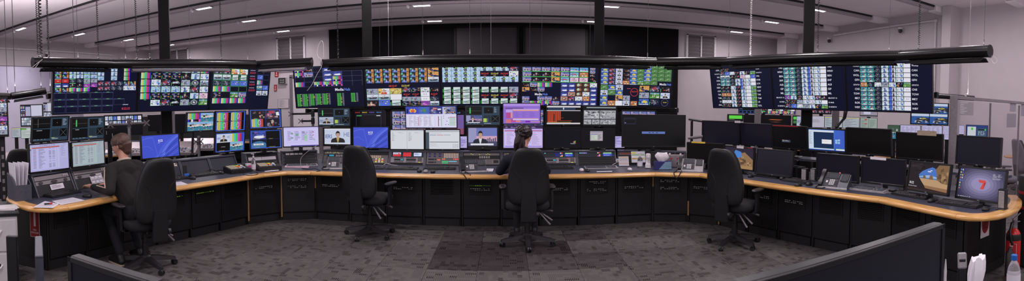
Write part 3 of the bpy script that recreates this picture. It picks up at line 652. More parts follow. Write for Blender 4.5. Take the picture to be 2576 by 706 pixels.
def pic(c, k, r=random):
    """one thumbnail into the sub-canvas c"""
    if k not in ('bars', 'smpte', 'dark', 'white', 'white2', 'red', 'mower', 'studio', 'city'):      # fine detail
        q = random.Random(len(k) * 31 + ord(k[0]))
        for i in range(9):
            w_, h_ = q.uniform(.04, .16), q.uniform(.05, .2); v = q.choice(((38, 36, 46), (206, 200, 206), (120, 108, 116), (86, 80, 104), (170, 140, 126))); c.rect(q.uniform(0, 1 - w_), q.uniform(.1, 1 - h_), w_, h_, v, 6)
    if k == 'bars': bars(c)
    elif k == 'smpte': bars(c, ((180, 180, 180), (190, 190, 60), (70, 190, 190), (60, 200, 60), (190, 60, 190), (205, 50, 50), (60, 60, 205)), 0, .7); bars(c, ((60, 60, 215), (20, 20, 30), (225, 225, 235), (40, 40, 120), (30, 20, 40), (25, 25, 25), (240, 80, 200)), .7, .3)
    elif k == 'dark': c.rect(0, 0, 1, 1, (12, 14, 30))
    elif k == 'city':
        c.rect(0, 0, 1, .45, (104, 118, 196)); c.rect(0, .45, 1, .3, (214, 160, 190)); c.rect(0, .75, 1, .25, (70, 74, 110)); c.rect(.0, 0, .28, .8, (150, 150, 200), 2)
        for i in range(6): c.rect(.6 + i * .065, .62 - .12 * ((i * 7) % 3) / 3, .04, .25, (70, 72, 105), 2)
        bust(c, x=.42, s=1.05, l=3); c.rect(.08, .86, .8, .1, (220, 220, 235), 7)
    elif k == 'studio':
        c.rect(0, 0, 1, 1, (196, 206, 232)); c.text('IERS', .16, .62, .24, (70, 90, 160), 2, sx=.8); c.text('HE', .85, .5, .26, (110, 130, 190), 2, sx=.9); bust(c, (44, 42, 44), x=.52, s=1.1, l=3, shirt=(190, 160, 90)); c.rect(0, .9, 1, .1, (210, 215, 235), 7)
    elif k == 'ski':
        c.rect(0, 0, 1, 1, (176, 212, 240)); c.rect(0, .62, 1, .38, (150, 190, 226)); c.disc(.46, .36, .16, .3, (54, 62, 60), 2); c.disc(.47, .38, .1, .2, (140, 190, 60), 3); c.poly([(.3, 1), (.36, .55), (.6, .55), (.62, 1)], (60, 70, 110), 2)
        noise(c.sub(.55, .55, .45, .45), ((225, 235, 245), (110, 140, 190)), 5, r, 1, .4)
    elif k == 'mower':
        c.rect(.0, 0, 1, 1, (16, 16, 26)); c.rect(.14, .02, .74, .94, (206, 222, 222), 2); c.poly([(.16, .55), (.16, .75), (.86, .5), (.86, .32)], (120, 150, 150), 3)
        for i in range(3): c.rect(.2 + .1 * i, .62 + .1 * i, .62 - .1 * i, .05, (50, 66, 66), 4)
        c.rect(.02, .35, .05, .6, (70, 215, 80), 3)
    elif k == 'talk':
        c.rect(0, 0, 1, 1, (30, 44, 50)); c.rect(.7, 0, .28, 1, (214, 140, 70), 2); c.disc(.2, .3, .13, .25, (90, 190, 170), 2); bust(c, (84, 120, 220), x=.42, s=1.1, l=3, hair=(40, 36, 40)); c.rect(.72, .8, .22, .14, (60, 30, 30), 3)
    elif k == 'orange': c.rect(0, 0, 1, 1, (224, 156, 70)); c.poly([(0, .4), (.4, 1), (1, 1), (1, .8)], (40, 40, 90), 2); c.disc(.3, .3, .12, .2, (40, 34, 40), 3)
    elif k == 'field':
        c.rect(0, 0, 1, 1, (74, 136, 66)); c.line((0, .75), (.8, .25), .012, (200, 225, 200), 2); c.line((.5, .3), (1, .85), .012, (190, 215, 190), 2); c.disc(.42, .45, .04, .16, (225, 205, 205), 3)
    elif k == 'map':
        c.rect(0, 0, 1, 1, (64, 112, 220)); c.poly([(.3, .5), (.42, .25), (.6, .2), (.66, .32), (.78, .22), (.88, .55), (.72, .78), (.52, .66), (.34, .72)][::-1], (214, 200, 80), 2); c.rect(.1, .3, .08, .5, (40, 40, 60), 3); c.rect(0, .86, 1, .14, (200, 210, 235), 2)
    elif k == 'desk':
        c.rect(0, 0, 1, 1, (52, 62, 150)); noise(c.sub(0, 0, 1, .6), ((120, 90, 190), (60, 90, 200), (190, 180, 230)), 6, r); c.disc(.55, .7, .4, .18, (225, 228, 245), 4, 14)
    elif k == 'crowd': c.rect(0, 0, 1, 1, (60, 44, 60)); noise(c, ((215, 170, 160), (230, 230, 240), (180, 60, 80), (40, 30, 50), (90, 110, 190)), 12, r)
    elif k == 'news_dark': c.rect(0, 0, 1, 1, (24, 22, 28)); noise(c, ((200, 80, 50), (90, 60, 60), (50, 50, 70), (220, 190, 190)), 6, r, 1, .4)
    elif k == 'grass': c.rect(0, 0, 1, 1, (90, 160, 60)); noise(c, ((225, 225, 225), (60, 100, 40), (160, 190, 120)), 6, r); c.rect(0, 0, 1, .3, (110, 170, 220), 1)
    elif k == 'blue': c.rect(0, 0, 1, 1, (76, 110, 226)); c.poly([(.6, .4), (.9, .35), (.7, .5)], (40, 60, 140), 2)
    elif k == 'white': c.rect(0, 0, 1, 1, (228, 226, 240))
    elif k == 'white2': c.rect(0, 0, 1, 1, (228, 226, 240)); c.rect(.3, .35, .15, .3, (190, 185, 210), 2); c.rect(.55, .35, .15, .3, (190, 185, 210), 2)
    elif k == 'teal': c.rect(0, 0, 1, 1, (56, 140, 160)); noise(c, ((110, 200, 205), (40, 90, 130), (190, 220, 225)), 5, r); c.disc(.48, .35, .1, .25, (190, 60, 70), 5); c.rect(.1, .75, .75, .2, (215, 225, 235), 5)
    elif k == 'night': c.rect(0, 0, 1, 1, (30, 38, 60)); noise(c, ((70, 86, 110), (18, 22, 40), (110, 120, 140)), 6, r); c.line((.2, .8), (.7, .2), .03, (130, 140, 150), 5)
    elif k == 'bike': c.rect(0, 0, 1, 1, (212, 222, 238)); c.disc(.42, .35, .13, .22, (60, 90, 190), 3); c.poly([(.25, 1), (.35, .5), (.62, .5), (.68, 1)], (70, 100, 170), 2); c.disc(.6, .8, .16, .16, (120, 140, 160), 2)
    elif k == 'pair': c.rect(0, 0, 1, 1, (206, 214, 236)); c.rect(0, 0, .4, 1, (70, 100, 220), 2); c.poly([(.5, 1), (.55, .3), (.72, .25), (.8, 1)], (70, 50, 60), 3); c.disc(.65, .25, .09, .18, (120, 80, 70), 4)
    elif k == 'ward': c.rect(0, 0, 1, 1, (214, 222, 236)); c.rect(.55, .2, .25, .5, (140, 170, 220), 2); c.rect(.2, .1, .05, .8, (150, 160, 180), 2); c.rect(.7, .5, .2, .4, (70, 100, 200), 3)
    elif k == 'lab': c.rect(0, 0, 1, 1, (190, 212, 234)); c.poly([(.35, 1), (.42, .3), (.6, .3), (.68, 1)], (70, 110, 190), 2); c.disc(.5, .28, .1, .2, (90, 130, 200), 3)
    elif k == 'cool': c.rect(0, 0, 1, 1, (160, 196, 226)); c.poly([(.5, .1), (.4, .95), (.62, .95)], (60, 100, 210), 2); c.disc(.5, .2, .07, .15, (215, 180, 160), 3); c.ring(.78, .3, .16, .25, .85, (120, 140, 190), 2)
    elif k == 'gear': c.rect(0, 0, 1, 1, (38, 44, 60)); c.ring(.5, .5, .4, .45, .7, (150, 160, 180), 2); c.disc(.5, .5, .16, .2, (210, 215, 225), 3)
    elif k == 'road': c.rect(0, 0, 1, 1, (120, 140, 170)); c.poly([(.1, 1), (.48, .35), (.54, .35), (.9, 1)], (80, 84, 100), 2); c.rect(0, 0, 1, .3, (190, 205, 225), 2)
    elif k == 'bar_car': c.rect(0, 0, 1, 1, (14, 14, 22)); c.poly([(.08, .65), (.14, .35), (.8, .3), (.92, .6)], (190, 205, 215), 2)
    elif k == 'suit': c.rect(0, 0, 1, 1, (30, 22, 34)); bust(c, (30, 30, 36), hair=(190, 190, 195), s=1.1, shirt=(190, 50, 60)); c.rect(.1, .5, .2, .4, (160, 160, 185), 1)
    elif k == 'mixed': c.rect(0, 0, 1, 1, (26, 26, 44)); noise(c, ((190, 60, 90), (90, 110, 200), (190, 180, 190), (60, 60, 100), (220, 140, 60)), 11, r, 1, .3)
    elif k == 'red': c.rect(0, 0, 1, 1, (206, 40, 44)); c.poly([(.35, .4), (.5, .55), (.65, .4), (.65, .6), (.35, .6)][::-1], (230, 200, 200), 2)
    elif k == 'violet': c.rect(0, 0, 1, 1, (150, 60, 180)); noise(c, ((90, 190, 210), (230, 120, 210), (70, 60, 120), (110, 200, 110)), 7, r, 1, .4)
    elif k == 'sea': c.rect(0, 0, 1, .3, (130, 180, 230)); c.rect(0, .28, 1, .14, (200, 180, 165)); noise(c.sub(0, .2, 1, .16), ((170, 120, 110), (120, 130, 110), (230, 225, 220)), 10, r, 1, .3); c.rect(0, .4, 1, .6, (50, 130, 165)); c.poly([(0, .42), (0, .5), (.6, .56), (1, .46), (1, .42)], (225, 215, 205), 2)
    elif k == 'office': c.rect(0, 0, 1, 1, (150, 160, 186)); noise(c, ((60, 60, 80), (205, 210, 225), (90, 110, 160), (190, 170, 150)), 9, r, 1, .35)
    elif k == 'orangewoman': c.rect(0, 0, 1, 1, (225, 225, 232)); c.rect(0, 0, .35, .9, (240, 190, 90), 2); bust(c, (220, 70, 60), hair=(110, 70, 60), shirt=(230, 170, 150))
    elif k == 'yellowcrowd': c.rect(0, 0, 1, 1, (214, 190, 90)); noise(c, ((170, 140, 60), (230, 215, 140), (150, 110, 60)), 12, r, 1, .25)
    elif k == 'ship': c.rect(0, 0, 1, .55, (206, 216, 230)); c.rect(0, .55, 1, .45, (130, 160, 190)); c.poly([(.1, .5), (.25, .8), (.8, .8), (.95, .45)], (60, 66, 80), 2)
    elif k == 'facecu': c.rect(0, 0, 1, 1, (40, 30, 36)); bust(c, (190, 120, 110), x=.35, s=1.5)
    elif k == 'pinkcup': c.rect(0, 0, 1, 1, (190, 130, 110)); c.disc(.5, .5, .3, .3, (70, 40, 40), 2); c.disc(.5, .45, .2, .15, (225, 190, 170), 3)
    elif k == 'kids': c.rect(0, 0, 1, 1, (220, 225, 240)); noise(c, ((220, 80, 200), (120, 200, 90), (240, 210, 80), (90, 140, 230)), 8, r, 1, .3)
    elif k == 'ufo': c.rect(0, 0, 1, 1, (90, 160, 220)); c.poly([(.35, .75), (.55, .2), (.8, .75)], (120, 110, 220), 2); c.disc(.58, .58, .08, .12, (240, 170, 60), 3); c.rect(0, .75, 1, .25, (210, 225, 235), 2)
    elif k == 'cartoon': c.rect(0, 0, 1, 1, (80, 50, 40)); c.disc(.4, .5, .2, .35, (180, 215, 180), 2); c.disc(.7, .55, .12, .2, (190, 110, 60), 2)
    elif k == 'house': c.rect(0, 0, 1, 1, (206, 120, 70)); noise(c, ((240, 200, 120), (150, 70, 50), (230, 230, 230)), 6, r, 1, .4)
    elif k == 'map2': c.rect(0, 0, 1, 1, (110, 180, 225)); c.rect(.2, .3, .5, .25, (200, 70, 90), 2); c.disc(.75, .65, .1, .16, (100, 180, 70), 2); c.rect(0, .75, 1, .25, (225, 235, 240), 1)
    elif k == 'form': c.rect(0, 0, 1, 1, (226, 190, 215)); c.dashes(.1, .3, .8, .5, 4, (190, 120, 160), .4, 2, r)
def grid(cv, x, y, w, h, cols, rows, fn, gx=.12, gy=.1, seed=0, led=False):
    """fn(i, j) -> picture kind or None"""
    r = random.Random(seed)
    for j in range(rows):
        for i in range(cols):
            k = fn(i, j)
            if not k: continue
            a, b, c, d = x + w * i / cols, y + h * j / rows, w / cols, h / rows
            s = cv.sub(a + c * gx / 2, b + d * gy / 2, c * (1 - gx), d * (1 - gy)); pic(s, k, random.Random(sum(map(ord, k))))
            if led: cv.rect(a + c * .03, b + d * .45, c * .04, d * .5, (80, 220, 90), 3)
def tick(cv, x, y, w, c=(90, 215, 90), h=.008): cv.rect(x, y, w, h, c, 8)
NAVY = (17, 18, 46)
def mediahub(c, x, y, h): c.text('Media', x, y, h, (225, 225, 240), 8, 'r', .02); c.text('Hub', x + .004, y, h, (90, 130, 245), 8, 'l', .02)
def clock(c, t, x, y, h, col=(225, 60, 80), cap=None):
    c.text(t, x, y, h, col, 8, 'c', .012)
    if cap: c.text(cap, x, y + h * 1.05, h * .55, col, 8, 'c', .01)
# ---- the eleven big wall screens
def s_left1(c):
    k = ['talk', 'talk', 'lab', 'lab', 'cool', 'cool']; rows = [k, k, k, ['red', 'red', 'night', 'night', 'office', 'office'], ['desk', 'desk', 'suit', 'suit', 'violet', 'violet'], ['talk', 'talk', 'bars', 'bars', 'bars', None]]
    grid(c, .01, .06, .5, .52, 6, 6, lambda i, j: rows[j][i], .1, .16)
    for j in range(6):
        for i in (0, 2, 4): tick(c, .015 + .5 * i / 6, .06 + .52 * j / 6, .07, (110, 215, 130), .01)
    grid(c, .51, .0, .48, .36, 6, 4, lambda i, j: (('lab', None, 'talk', None, 'desk', None), ('cool', None, 'lab', None, 'bars', None), ('lab', None, 'lab', None, 'bars', None), ('cool', None, 'cool', None, 'bars', None))[j][i], .06, .12)
    grid(c, .51, .37, .48, .19, 6, 2, lambda i, j: ('crowd', 'crowd', 'crowd', 'night', 'talk', 'talk') [i] if j == 0 else ('crowd', 'crowd', 'night', 'night', 'ward', 'ward')[i], .05, .1)
    for j in range(3):
        for i in range(6 if j == 1 else 5):
            a, b = .005 + i * .142, .59 + j * .135; c.frame(a, b, .135, .128, (52, 54, 92), .008, 2); c.rect(a, b, .135, .014, (70, 74, 120), 3); tick(c, a + .05, b - .003, .035)
    clock(c, '8:22:33', .87, .955, .045); c.rect(.83, .845, .07, .012, (190, 190, 215), 3)
def s_left2(c):
    K = [['mixed', 'cool', 'cool', 'cool', 'ward', 'bike', 'bars'], ['bars', 'mixed', 'mixed', 'mixed', 'suit', 'lab', 'ward'], ['bars', 'ward', 'crowd', 'bar_car', 'office', 'gear', 'road'], ['bars', 'cool', 'cool', 'cool', 'bike', 'crowd', 'ward'], ['bars', 'mixed', 'mixed', 'mixed', 'suit', 'lab', 'form'], [None, 'ward', 'crowd', 'bar_car', 'office', 'gear', 'grass']]
    grid(c, .02, .04, .97, .86, 7, 6, lambda i, j: K[j][i], .1, .14, 0, True)
    for j in range(6):
        for i in range(7): tick(c, .075 + i * .1385, .042 + j * .1433, .03)
def s_left3(c):
    K = [['crowd', 'crowd', 'orangewoman', 'orangewoman'], ['ship', 'ship', 'mower', 'mower'], ['night', 'night', 'blue', 'blue'], ['bars', 'bars', 'dark', 'dark'], ['mixed', 'dark', 'grass', 'city'], ['bars', 'bars', 'bars', 'bars']]
    grid(c, .03, .05, .57, .82, 4, 6, lambda i, j: K[j][i], .08, .12)
    for j in range(6):
        for i in range(4): c.frame(.032 + i * .1425, .054 + j * .1366, .138, .128, (60, 150, 80), .006, 7) if j < 4 else None
    for t, y in (('8:22:33', .15), ('7:52:33', .29), ('6:22:33', .43), ('22:22:33', .57)): clock(c, t, .685, y, .042); c.rect(.64, y - .085, .09, .012, (170, 170, 200), 3)
    K2 = [['dark', 'dark'], ['blue', 'dark'], ['bars', 'dark'], ['sea', 'blue'], ['studio', 'studio']]
    grid(c, .77, .04, .22, .64, 2, 5, lambda i, j: K2[j][i], .1, .14)
    for j in range(5):
        for i in range(2): c.frame(.772 + i * .11, .045 + j * .128, .105, .115, (50, 56, 96), .006, 7)
def s_mid1(c):
    K = [['smpte', 'news_dark', None, 'desk', 'night', None, None], ['smpte', 'city', None, 'desk', 'desk', None, None], [None, None, None, 'desk', 'smpte', None, None], ['bars', None, 'smpte', 'smpte', 'smpte', None, None]]
    grid(c, .01, .0, .98, .48, 7, 4, lambda i, j: K[j][i], .05, .08)
    for j in range(5): c.rect(.01, j * .12, .98 if j < 4 else .7, .004, (90, 92, 130), 7)
    for i in range(8): c.rect(.01 + i * .14, 0, .003, .48, (90, 92, 130), 7)
    mediahub(c, .72, .60, .065); r = random.Random(3)
    for x, n in ((.02, 17), (.12, 17), (.22, 16), (.32, 15), (.42, 15), (.62, 17), (.82, 12)):
        for j in range(n):
            y = .66 + j * .0185; c.rect(x, y, .06, .012, (70, 190, 70), 2); c.rect(x + .025, y + .004, .012, .005, (16, 60, 20), 3); c.rect(x + .075, y, .025, .007, (150, 150, 175), 2)
            if r.random() < .3: c.rect(x + .05, y, .02, .009, (225, 200, 70), 3)
def s_mid2(c):
    grid(c, .01, .08, .83, .36, 7, 3, lambda i, j: 'talk', .02, .02)
    for j, k in enumerate(('orange', 'orange', 'ship')): pic(c.sub(.85, .08 + .12 * j, .14, .115), k)
    clock(c, '08:22:47', .38, .535, .04, (240, 70, 50), 'AEST'); clock(c, '22:22:47', .55, .535, .04, (235, 215, 90), 'UTC')
    K = [['office', 'orangewoman', 'yellowcrowd'], ['ship', 'ship', 'white'], ['facecu', 'blue', 'mower']]
    grid(c, .015, .57, .48, .42, 3, 3, lambda i, j: K[j][i], .03, .04, 0, True)
    K = [['crowd', 'mixed', 'kids', 'news_dark'], [None, None, 'white2', None], ['office', 'office', 'white2', 'night'], ['mixed', 'mixed', 'violet', 'ship']]
    grid(c, .50, .56, .49, .43, 4, 4, lambda i, j: K[j][i], .04, .06, 0, True)
    for x, t in ((.56, '08:22:47'), (.68, '07:52:47'), (.925, '06:22:47')): clock(c, t, x, .735, .032, (240, 70, 50), 'AEST')
def s_mid3(c):
    grid(c, .01, .07, .98, .38, 8, 3, lambda i, j: ('crowd', 'kids', 'ski')[j] if i == 7 else None if j == 1 and 4 <= i < 7 else 'ski', .03, .03)
    grid(c, .01, .56, .98, .40, 8, 3, lambda i, j: ('office', 'crowd', 'mower')[j] if i == 7 else None if j == 1 and 4 <= i < 7 else 'mower', .02, .03)
    for y in (.275, .775):
        for x, t, k in ((.56, '08:22:47', (240, 70, 50)), (.685, '22:22:47', (235, 215, 90)), (.81, '06:22:47', (240, 70, 50))): clock(c, t, x, y, .036, k, 'AEST')
def s_mid4(c):
    K = [['city', 'city', 'city', 'city', 'city', 'ufo', 'ufo'], ['city', 'suit', 'suit', 'orange', 'city', 'map2', 'house'], ['city', 'suit', 'suit', 'orange', 'map2', 'form', 'form']]
    grid(c, .01, .09, .86, .36, 7, 3, lambda i, j: K[j][i], .1, .16)
    for j in range(4): c.rect(.01, .075 + j * .122, .86 if j < 3 else .96, .012, (70, 205, 90), 7)
    for j, k in enumerate(('city', 'city', 'news_dark')): pic(c.sub(.89, .09 + j * .08, .07, .07), k)
    pic(c.sub(.88, .34, .1, .11), 'news_dark')
    K = [['news_dark', 'city', 'bars', 'bars', None], ['orange', 'news_dark', 'city', None, None], [None] * 5, ['city', None, 'city', 'city', 'suit'], ['city', 'smpte', 'bars', 'smpte', 'city']]
    grid(c, .01, .46, .49, .53, 5, 5, lambda i, j: K[j][i], .06, .1); mediahub(c, .27, .755, .05); c.line((.23, .68), (.24, .79), .003, (190, 190, 215), 9)
    K = [['desk', 'desk', 'cartoon', 'cartoon', 'kids'], ['desk', 'desk', 'cartoon', 'cartoon', 'desk'], ['desk', 'pinkcup', 'cartoon', 'kids', 'desk'], ['pinkcup', 'crowd', 'kids', 'house', 'desk'], ['desk'] * 5]
    grid(c, .51, .46, .48, .53, 5, 5, lambda i, j: K[j][i], .05, .07)
def s_mid5(c):
    col = ['map', 'crowd', 'studio', 'news_dark', 'map', 'field', 'map', 'field', 'field', 'field']
    grid(c, .01, .0, .98, .48, 10, 5, lambda i, j: None if (j == 4 and i > 7) else ('field' if j == 4 and i == 6 else 'house' if j == 4 and i == 3 else 'grass' if j == 4 and i == 5 else col[i]), .05, .05)
    mediahub(c, .92, .475, .05)
    K = [['field', 'map', 'studio', None], ['studio', 'field', 'map', None], ['map', None, 'orange', 'office'], ['map', 'house', 'white', 'studio']]
    grid(c, .01, .49, .41, .5, 4, 4, lambda i, j: K[j][i], .06, .07); pic(c.sub(.43, .875, .09, .11), 'house')
    c.ring(.475, .66, .055, .1, .9, (225, 60, 50), 3); clock(c, '08:22:47', .475, .66, .03, (225, 60, 50)); c.rect(.37, .57, .05, .012, (220, 80, 110), 3)
    K = [['orange', 'crowd', 'news_dark'], ['office', 'grass', 'studio'], ['map', 'night', None]]
    grid(c, .54, .49, .45, .48, 3, 3, lambda i, j: K[j][i], .1, .14, 0, True); c.ring(.915, .9, .05, .09, .92, (110, 110, 120), 3); c.text('10:34', .915, .91, .03, (220, 200, 60), 8)
def rows_screen(labels, tables):
    def f(c):
        n = len(labels); y0, dy = .05, .93 / n
        for j, t in enumerate(labels):
            y = y0 + (j + .68) * dy; big = len(t) < 6; h = dy * (.42 if big else .28)
            c.text(t, .155, y, h, (225, 222, 240), 4, 'r', .012); c.text(t, .775, y, h, (225, 222, 240), 4, 'l', .012)
            tb = tables(j)
            for i, k in enumerate(tb):
                if k:
                    s = c.sub(.17 + i * .0855, y0 + j * dy + dy * .06, .078, dy * .88); pic(s, k, random.Random(i + 3))
                    c.rect(.166 + i * .0855, y0 + (j + .5) * dy, .004, dy * .45, (80, 210, 90), 3)
    return f
STD = ['teal', 'teal', 'night', 'bike', 'pair', 'ward', 'white']; REG = ['night', 'night', 'bike', 'mixed', 'lab', 'white2', 'grass']
s_right1 = rows_screen(['LOX', 'SALOX710', 'WA', 'HOB', 'LCN', 'NEW', 'COF', 'TAR', 'TAM', 'LIS', 'GOL'], lambda j: [['mixed', 'mixed', None, None, None, None, None], ['crowd', 'blue', 'kids', 'mixed', 'bike', 'mixed', 'grass'], ['ship', 'ship', 'suit', 'mixed', 'form', 'white', 'blue'], STD, STD, ['suit', 'suit', 'ward', 'mixed', 'pair', 'white2', 'grass'], REG, ['house', 'house', 'ward', 'mixed', 'lab', 'white', 'grass'], REG, ['kids', 'kids', 'bike', 'mixed', 'ward', 'white2', 'grass'], ['mixed', 'mixed', 'bike', 'mixed', 'ward', 'white2', 'grass']][j])
s_right2 = rows_screen(['TMB', 'WNV', 'BEN', 'SHP', 'ALB', 'GIP', 'MIL', 'MIL/WOT 10', 'SA MGB', 'SA MGB710'], lambda j: STD if j < 7 else [['violet', 'lab', 'mixed', 'ward', 'ward', 'crowd', 'suit'], ['mixed', 'mixed', 'office', 'ward', 'kids', 'ward', 'white'], ['crowd', 'blue', 'kids', 'office', 'bike', 'mixed', 'grass']][j - 7])
s_right3 = rows_screen(['WAG', 'CAN', 'WOL', 'GFH', 'GFH/710', 'CNS', 'TOW', 'MKY', 'ROK', 'WBY'], lambda j: ['house', 'night', 'kids', 'office', 'ward', 'mixed', 'grass'] if j == 4 else STD[:6] + (['white2'] if j in (5, 7) else ['white']))
# ---- desk monitor pictures
def m_scope(inner=None, green=.0):
    def f(c):
        c.rect(0, 0, 1, 1, (44, 66, 86)); c.rect(.01, .02, .47, .44, (14, 14, 16), 2); c.rect(.01, .5, .47, .42, (12, 12, 14), 2)
        for j in range(6): c.rect(.02, .08 + j * .06, .45, .003, (70, 60, 60) if j != 3 else (190, 170, 160), 3)
        c.rect(.13, .05, .006, .36, (150, 145, 140), 3)
        if green: c.rect(.11, .1, .04, .3, (60, 190, 90), 4)
        c.rect(.54, .07, .27, .32, (10, 10, 12), 2); c.disc(.675, .23, .006, .012, (230, 230, 230), 3); c.dashes(.84, .07, .13, .3, 6, (150, 165, 185), .4, 2)
        for i in range(9): c.rect(.53 + i * .024, .5, .014, .36, (24, 30, 38), 2)
        for i in range(6): c.rect(.525 + i * .024, .66 if inner else .88, .02, .2 if inner else .02, (190, 220, 70) if i < 4 else (90, 100, 110), 3)
        c.rect(.76, .5, .22, .36, (10, 10, 12), 2); c.line((.78, .53), (.96, .83), .004, (120, 130, 140), 3); c.line((.78, .83), (.96, .53), .004, (120, 130, 140), 3)
        c.dashes(.54, .92, .3, .05, 1, (170, 180, 195), .5, 2); c.dashes(.02, .93, .4, .04, 1, (130, 145, 165), .5, 2, cols=4)
        if inner: pic(c.sub(.012, .5, .466, .42), inner)
        else: c.dashes(.1, .54, .28, .03, 1, (200, 200, 200), .6, 3)
    return f
def m_rundown(tint):
    def f(c):
        c.rect(0, 0, 1, 1, tint); c.dashes(.25, .04, .4, .04, 1, (120, 110, 140), .5, 2, cols=8); r = random.Random(5); dk = (104, 100, 124)
        c.rect(.06, .1, .7, .045, (190, 90, 84), 2); c.rect(.06, .16, .7, .78, tuple(min(255, k + 12) for k in tint), 2); c.rect(.01, .1, .03, .03, (230, 200, 60), 2); c.rect(.01, .15, .03, .06, (110, 110, 160), 2); c.rect(.78, .08, .2, .5, tuple(min(255, k + 4) for k in tint), 2)
        for j in range(26):
            y = .17 + j * .0285
            c.rect(.08, y, .08, .01, (180, 90, 100) if j % 8 in (6, 7) else dk, 3); c.rect(.22, y, r.uniform(.04, .18), .01, dk, 3)
            if r.random() < .8: c.rect(.48, y, .06, .012, dk, 3); c.rect(.57, y, .07, .01, dk, 3)
            c.rect(.685, y, .012, .016, (120, 190, 80), 3)
        c.dashes(.8, .1, .14, .42, 12, (140, 135, 160), .3, 3, r); c.text('08:22:32', .9, .055, .035, (110, 105, 130), 3)
    return f
def m_windows(c):
    c.rect(0, 0, 1, 1, (64, 82, 224))
    for k, (x, w_, col) in enumerate(((.30, .25, (72, 94, 236)), (.36, .20, (88, 112, 244)), (.42, .16, (58, 76, 214)))):
        P = [(x + w_ * sin(pi * t / 14) * (1 - t / 14) + .1 * t / 14, 1 - .62 * t / 10) for t in range(11)]; Q = [(x + w_ * .4 + .35 * (t / 10) ** 2, 1 - .9 * t / 10) for t in range(11)]
        c.poly([(x - .02, 1)] + [(x + .12 + .5 * (t / 10) ** 2.0 + .03 * k, 1 - 1.0 * t / 10) for t in range(11)][1:] + [(x + .2 + .5 + .03 * k, 0)] + [(x + .2 + .5 * (t / 10) ** 2 + .04 * k, 1 - t / 10) for t in range(10, -1, -1)], col, 2 + k)
    for k in range(5): c.line((.42 + .1 * k, 1.0), (.98, .28 + .15 * k), .010, ((40, 54, 170), (96, 124, 250), (30, 40, 120), (80, 104, 240), (34, 46, 140))[k], 6 + k)
    P = [(.0 + .02 * t, .17 - .05 * sin(t * .3)) for t in range(8)]
    for t in range(12): c.line((t * .025, .2 - .1 * sin(t / 12 * pi * .6)), ((t + 1) * .025, .2 - .1 * sin((t + 1) / 12 * pi * .6)), .006, (110, 135, 250), 5)
    for t in range(12): c.line((.3 + .01 * t * .9, .09 + .07 * t), (.3 + .01 * (t + 1) * .9, .09 + .07 * (t + 1)), .006, (100, 126, 250), 5)
    for t in range(10): c.line((t * .03, .52 - .06 * sin(t / 10 * pi * .6) + .04 * (t > 5) * (t - 5)), ((t + 1) * .03, .52 - .06 * sin((t + 1) / 10 * pi * .6) + .04 * (t > 4) * (t - 4)), .005, (100, 126, 250), 5)
    c.text('8:22', .5, .3, .10, (235, 240, 255), 12, 'c', .012); c.dashes(.43, .34, .15, .03, 1, (200, 210, 250), .6, 12)
def m_quad(ks, blue=True):
    def f(c):
        c.rect(0, 0, 1, 1, (52, 92, 226) if blue else (16, 16, 20))
        b = .035 if blue else 0
        for i, k in enumerate(ks):
            x, y = b + (i % 2) * (.5 - b), b + (i // 2) * (.5 - b); s = c.sub(x, y, .5 - b - .004, .5 - b - .004)
            if k == 'tech': s.rect(0, 0, 1, 1, (14, 14, 18)); bars(s.sub(.1, .02, .72, .96), ((200, 190, 60), (70, 190, 200), (60, 195, 60), (190, 60, 190), (190, 70, 50))); s.ring(.55, .45, .1, .3, .85, (225, 225, 225), 6); s.rect(.03, .05, .05, .9, (225, 225, 225), 2)
            elif k == 'nosig': s.rect(0, 0, 1, 1, (12, 12, 14)); s.text('NO SIGNAL', .5, .55, .08, (200, 200, 200))
            elif k == 'world': s.rect(0, 0, 1, 1, (20, 30, 50)); s.disc(.5, .9, .6, .7, (60, 120, 170), 2, 16); s.rect(.12, .5, .7, .2, (225, 225, 230), 3); s.text('BBC WORLD', .47, .66, .12, (40, 40, 60), 4, sx=.9)
            elif k == 'empty': s.rect(0, 0, 1, 1, (12, 12, 14))
            else: pic(s, k)
            s.dashes(.2, .94, .6, .04, 1, (200, 190, 60), .7, 9)
    return f
def m_lilac(c):
    c.rect(0, 0, 1, 1, (205, 196, 250)); c.rect(0, 0, 1, .06, (190, 180, 240), 2); c.rect(.2, .955, .8, .045, (80, 66, 170), 2)
    for x, w_ in ((.10, .2), (.31, .19), (.51, .19), (.72, .19)): c.frame(x, .18, w_, .62, (150, 140, 200), .006, 2); c.dashes(x + .015, .22, w_ - .03, .5, 9, (112, 104, 160), .35, 3)
    c.text('24.6 °C', .605, .31, .07, (40, 34, 70), 5, 'c', .016)
    for x, y, k in ((.22, .3, 0), (.22, .52, 0), (.34, .36, 0), (.38, .36, 0), (.34, .41, 0), (.38, .41, 0), (.83, .24, 1), (.83, .4, 1), (.86, .66, 0)): c.rect(x, y, .045 if x < .3 else .035, .08 if x < .3 else .04, (70, 180, 90) if not k else (215, 80, 110), 5)
    for j in range(10): c.rect(.59, .4 + j * .035, .09, .026, (140, 205, 160), 5)
def m_white(c):
    c.rect(0, 0, 1, 1, (214, 218, 226)); c.rect(0, 0, 1, .06, (190, 194, 204), 2); c.rect(.495, .05, .008, .95, (150, 155, 165), 2)
    for x in (.04, .54): c.dashes(x, .12, .12, .45, 16, (150, 150, 160), .35, 3); c.dashes(x + .18, .12, .22, .06, 2, (160, 160, 170), .35, 3); c.dashes(x, .55, .1, .03, 1, (200, 110, 110), .5, 3)
